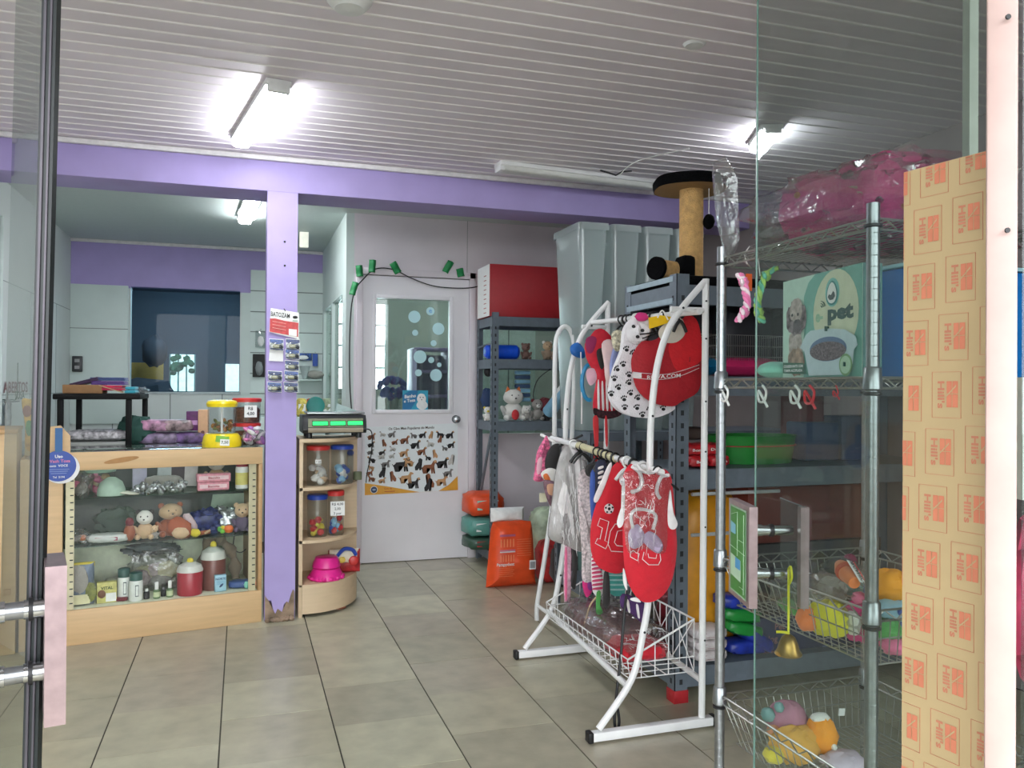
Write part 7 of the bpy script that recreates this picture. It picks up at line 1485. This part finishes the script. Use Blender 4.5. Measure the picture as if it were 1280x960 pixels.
# bell
bx_ = oy(986, 715, 1.0); dB = hp+un*.03
c = pc((987-640)/1020*1.76, 1.76, 0); zt3 = CAM.z-(722-492)/1020*1.76
t2 = thing('brass_bell', 'small brass bell on a yellow string hanging from the right door handle', 'bell', c+UZ*.80)
zb2 = CAM.z-(797-492)/1020*1.76
g = G(); g.lathe(c+UZ*(zb2-.045), [(.028, 0), (.029, .003), (.024, .010), (.020, .024), (.014, .038), (.006, .044), (0, .045)], M('brass', (176, 140, 76), .35, .9, .15, 30), 24); g.build('bell_body', t2)
g = G(); ym = M('string_yellow', (214, 206, 40), .7); g.tube([c+UZ*(zb2-.002), c+UZ*(.948+.015)], .0028, ym, 6); g.tube(smooth([c+UZ*(.948+.015), c+UZ*.97-un*.012, c+UZ*.948-un*.018, c+UZ*.93], 4), .0028, ym, 6); g.tube(smooth([c+UZ*(zb2+.002), c+UZ*(zb2+.004)-CR*.016, c+UZ*(zb2+.0)-CR*.026+UZ*.004], 4), .0032, ym, 6); g.build('string', t2)
# left leaf
la, du = pc(-.722, 1.25), (CR*-.57+Vector((math.sin(R(18.28)), math.cos(R(18.28)), 0))*.82); du.z = 0; du.normalize(); lb = la+du*.88
ln = Vector((-du.y, du.x, 0)); ln = ln if ln.dot(pc(1, 0)-pc(0, 0)) > 0 else -ln
lean = CR*.022; lean.z = 0
t = thing('glass_door', 'open glass door leaf at the left edge with a dark sealing profile', 'glass door', la)
g = G(); g.add([la+UZ*.01-lean*1.0, lb+UZ*.01-lean, lb+UZ*HG+lean, la+UZ*HG+lean], [(0, 1, 2, 3)], glass_door); g.build('glass_leaf', t, sm=0)
g = G(); cv = CR.copy(); cv.z = 0; cv.normalize(); wv = Vector((-cv.y, cv.x, 0))
def strip(g, o0, o1, dn0, dn1, m):
    P = [la+cv*o0+wv*dn0, la+cv*o1+wv*dn0, la+cv*o1+wv*dn1, la+cv*o0+wv*dn1]; g.add([p+UZ*.01-lean for p in P]+[p+UZ*HG+lean for p in P], [(0, 1, 5, 4), (1, 2, 6, 5), (2, 3, 7, 6), (3, 0, 4, 7), (0, 1, 2, 3), (4, 5, 6, 7)], m)
strip(g, -.0105, .0125, -.006, .006, M('profile_dark', (24, 30, 30), .35, .1)); strip(g, -.006, -.002, -.008, -.006, M('profile_mid', (84, 80, 86), .35, .6)); strip(g, .004, .007, -.008, -.006, M('profile_mid', (110, 104, 110), .25, .8)); g.build('edge_profile', t)
pn = pc(-.652, 1.20); uf = (pc(-.711, 1.298)-pc(-.652, 1.20)); uf.normalize(); ng = Vector((-uf.y, uf.x, 0)); ng = ng if ng.dot(CR) > 0 else -ng
g = G(); z0_, z1_ = .852, 1.085; g.prism([pn+ng*0+UZ*z0_, pn+uf*.11+UZ*z0_, pn+uf*.11-ng*.028+UZ*z0_, pn-ng*.028+UZ*z0_], UZ*(z1_-z0_), plate_m); g.build('pull_plate', t)
for zz in (1.015, .92):
    g = G(); c = pn+uf*.05-ng*.028+UZ*zz; g.tube([c, c-ng*.026], .0145, chrome, 18); g.tube([c-ng*.014, c-ng*.02], .0175, black, 18); g.tube([c-ng*.05, c-ng*.13], .0155, chrome, 18); g.tube([c-ng*.125, c-ng*.13], .018, black, 18); g.tube([c-ng*.026, c-ng*.05], .013, steel, 14); g.build('standoff', t)
# right jamb post and fixed glazing
pp = pc(.653, 1.09); 
g = G(); g.box((pp.x, pp.y, 1.4), (.036, .03, 2.8), M('post_pinkwhite', (184, 158, 150), .5, var=.05, scale=14), R(-48), bev=.004)
for z_ in (1.84, 1.56): g.cyl(Vector((pp.x, pp.y, z_))-wv*.022-cv*.006, Vector((pp.x, pp.y, z_))-wv*.0245-cv*.006, .0035, black, seg=10)
struct(g.build('door_frame_post'))
g = G(); a = pp+cv*.028; a.z = 0; b = a+cv*.9; g.add([a+UZ*.02, b+UZ*.02, b+UZ*2.62, a+UZ*2.62], [(0, 1, 2, 3)], glass_door); struct(g.build('window_6', sm=0))
q = pc(.80, 1.20); g = G(); g.box((q.x+.02, q.y, 1.28), (.14, .02, .18), paper, R(-18.28)); tag(g.build('reflected_white'), 'white sheet standing in for a reflection right of the door post', 'notice')  # this sheet and the rose shape stand in for reflections in the glazing
q = pc(.86, 1.30); g = G(); g.blob((q.x, q.y, 1.02), (.09, .04, .14), M('rose_reflection', (190, 60, 96), .5, var=.3, scale=20), .3, 2); g.box((q.x, q.y-.02, 1.20), (.16, .01, .02), M('strip_ochre', (196, 150, 70), .6), R(-18.28)); tag(g.build('reflected_rose'), 'rose coloured shape standing in for a reflection at the right edge', 'bag')
# ================================================================== tall printed cardboard sleeve
kb = pc(.661, 1.137); ka = pc(.601, 1.254); ku = (kb-ka).normalized(); WK = (kb-ka).length; HK = 1.685
kn = Vector((ku.y, -ku.x, 0)); kn = kn if kn.dot(CAM-ka) > 0 else -kn
t = thing('cardboard_sleeve', 'tall kraft cardboard sheet printed with orange Hills squares beside the door post', 'cardboard', (ka+kb)/2)
kc = M('kraft_yellow', (168, 147, 108), .6, var=.03, scale=8); ko = M('kraft_orange', (186, 112, 84), .6); kl = M('kraft_line', (176, 112, 86), .6)
g = G(); g.prism([ka, kb+ku*.006, kb+ku*.006-kn*.026, ka-kn*.026], UZ*HK, kc); g.build('sheet', t)
g = G()
def K(s, z, k=1): return ka+ku*max(.0005, min(WK+.005, s))+UZ*min(HK-.001, z)+kn*.0006*k
a_ = (.0625, .0065); b_ = (-.0105, -.084); w2, h2 = .0225, .0335
def s_of(px): # position along the sheet of a picture column
    d = ray(px, 480); # intersect with vertical plane of the sheet
    t_ = (ka-CAM).dot(kn)/d.dot(kn); return ((CAM+d*t_)-ka).dot(ku)
s00 = s_of(1159); d0 = (CAM+ray(1159, 288)*((ka-CAM).dot(kn)/ray(1159, 288).dot(kn))).z
for i in range(-1, 5):
    for j in range(-3, 20):
        s = s00+a_[0]*i+b_[0]*j; z = d0+a_[1]*i+b_[1]*j
        while False: pass
        if s < -w2 or s > WK+w2 or z > HK+h2 or z < .0+h2: continue
        # outline
        for (p, q) in (((-w2, -h2), (w2, -h2)), ((w2, -h2), (w2, h2)), ((w2, h2), (-w2, h2)), ((-w2, h2), (-w2, -h2))):
            x0, x1 = s+p[0], s+q[0]
            if (x0 < 0 and x1 < 0) or (x0 > WK+.005 and x1 > WK+.005) or (z+p[1] > HK and z+q[1] > HK): continue
            g.tube([K(x0, z+p[1]), K(x1, z+q[1])], .0004, kl, 4)
        # logo square of four pieces, to the right
        for (u0, u1, v0, v1) in ((.001, .009, .002, .020), (.010, .0185, .002, .020), (.001, .009, -.018, .001), (.010, .0185, -.018, .001)):
            if s+u1 < .001 or s+u0 > WK: continue
            g.poly([K(s+u0, z+v0, 2), K(s+u1, z+v0, 2), K(s+u1, z+v1, 2), K(s+u0, z+v1, 2)], ko)
        g.poly([K(s+.000, z-.002, 3), K(s+.002, z-.002, 3), K(s+.016, z+.012, 3), K(s+.016, z+.015, 3)], kc)
        # lettering read downwards
        vs_, fs = text_me("Hill's", .03); k = .0105/.72; x0 = (min(v.x for v in vs_)+max(v.x for v in vs_))/2; ky = .040/(max(v.x for v in vs_)-min(v.x for v in vs_))
        if s-.016 > .0 and s-.003 < WK+.004: g.add([K(s-.0085+v.y*k, z-(v.x-x0)*ky, 2) for v in vs_], fs, kl)
g.build('orange_print', t, sm=0)
# sidewalk outside is the same slab; far kerb
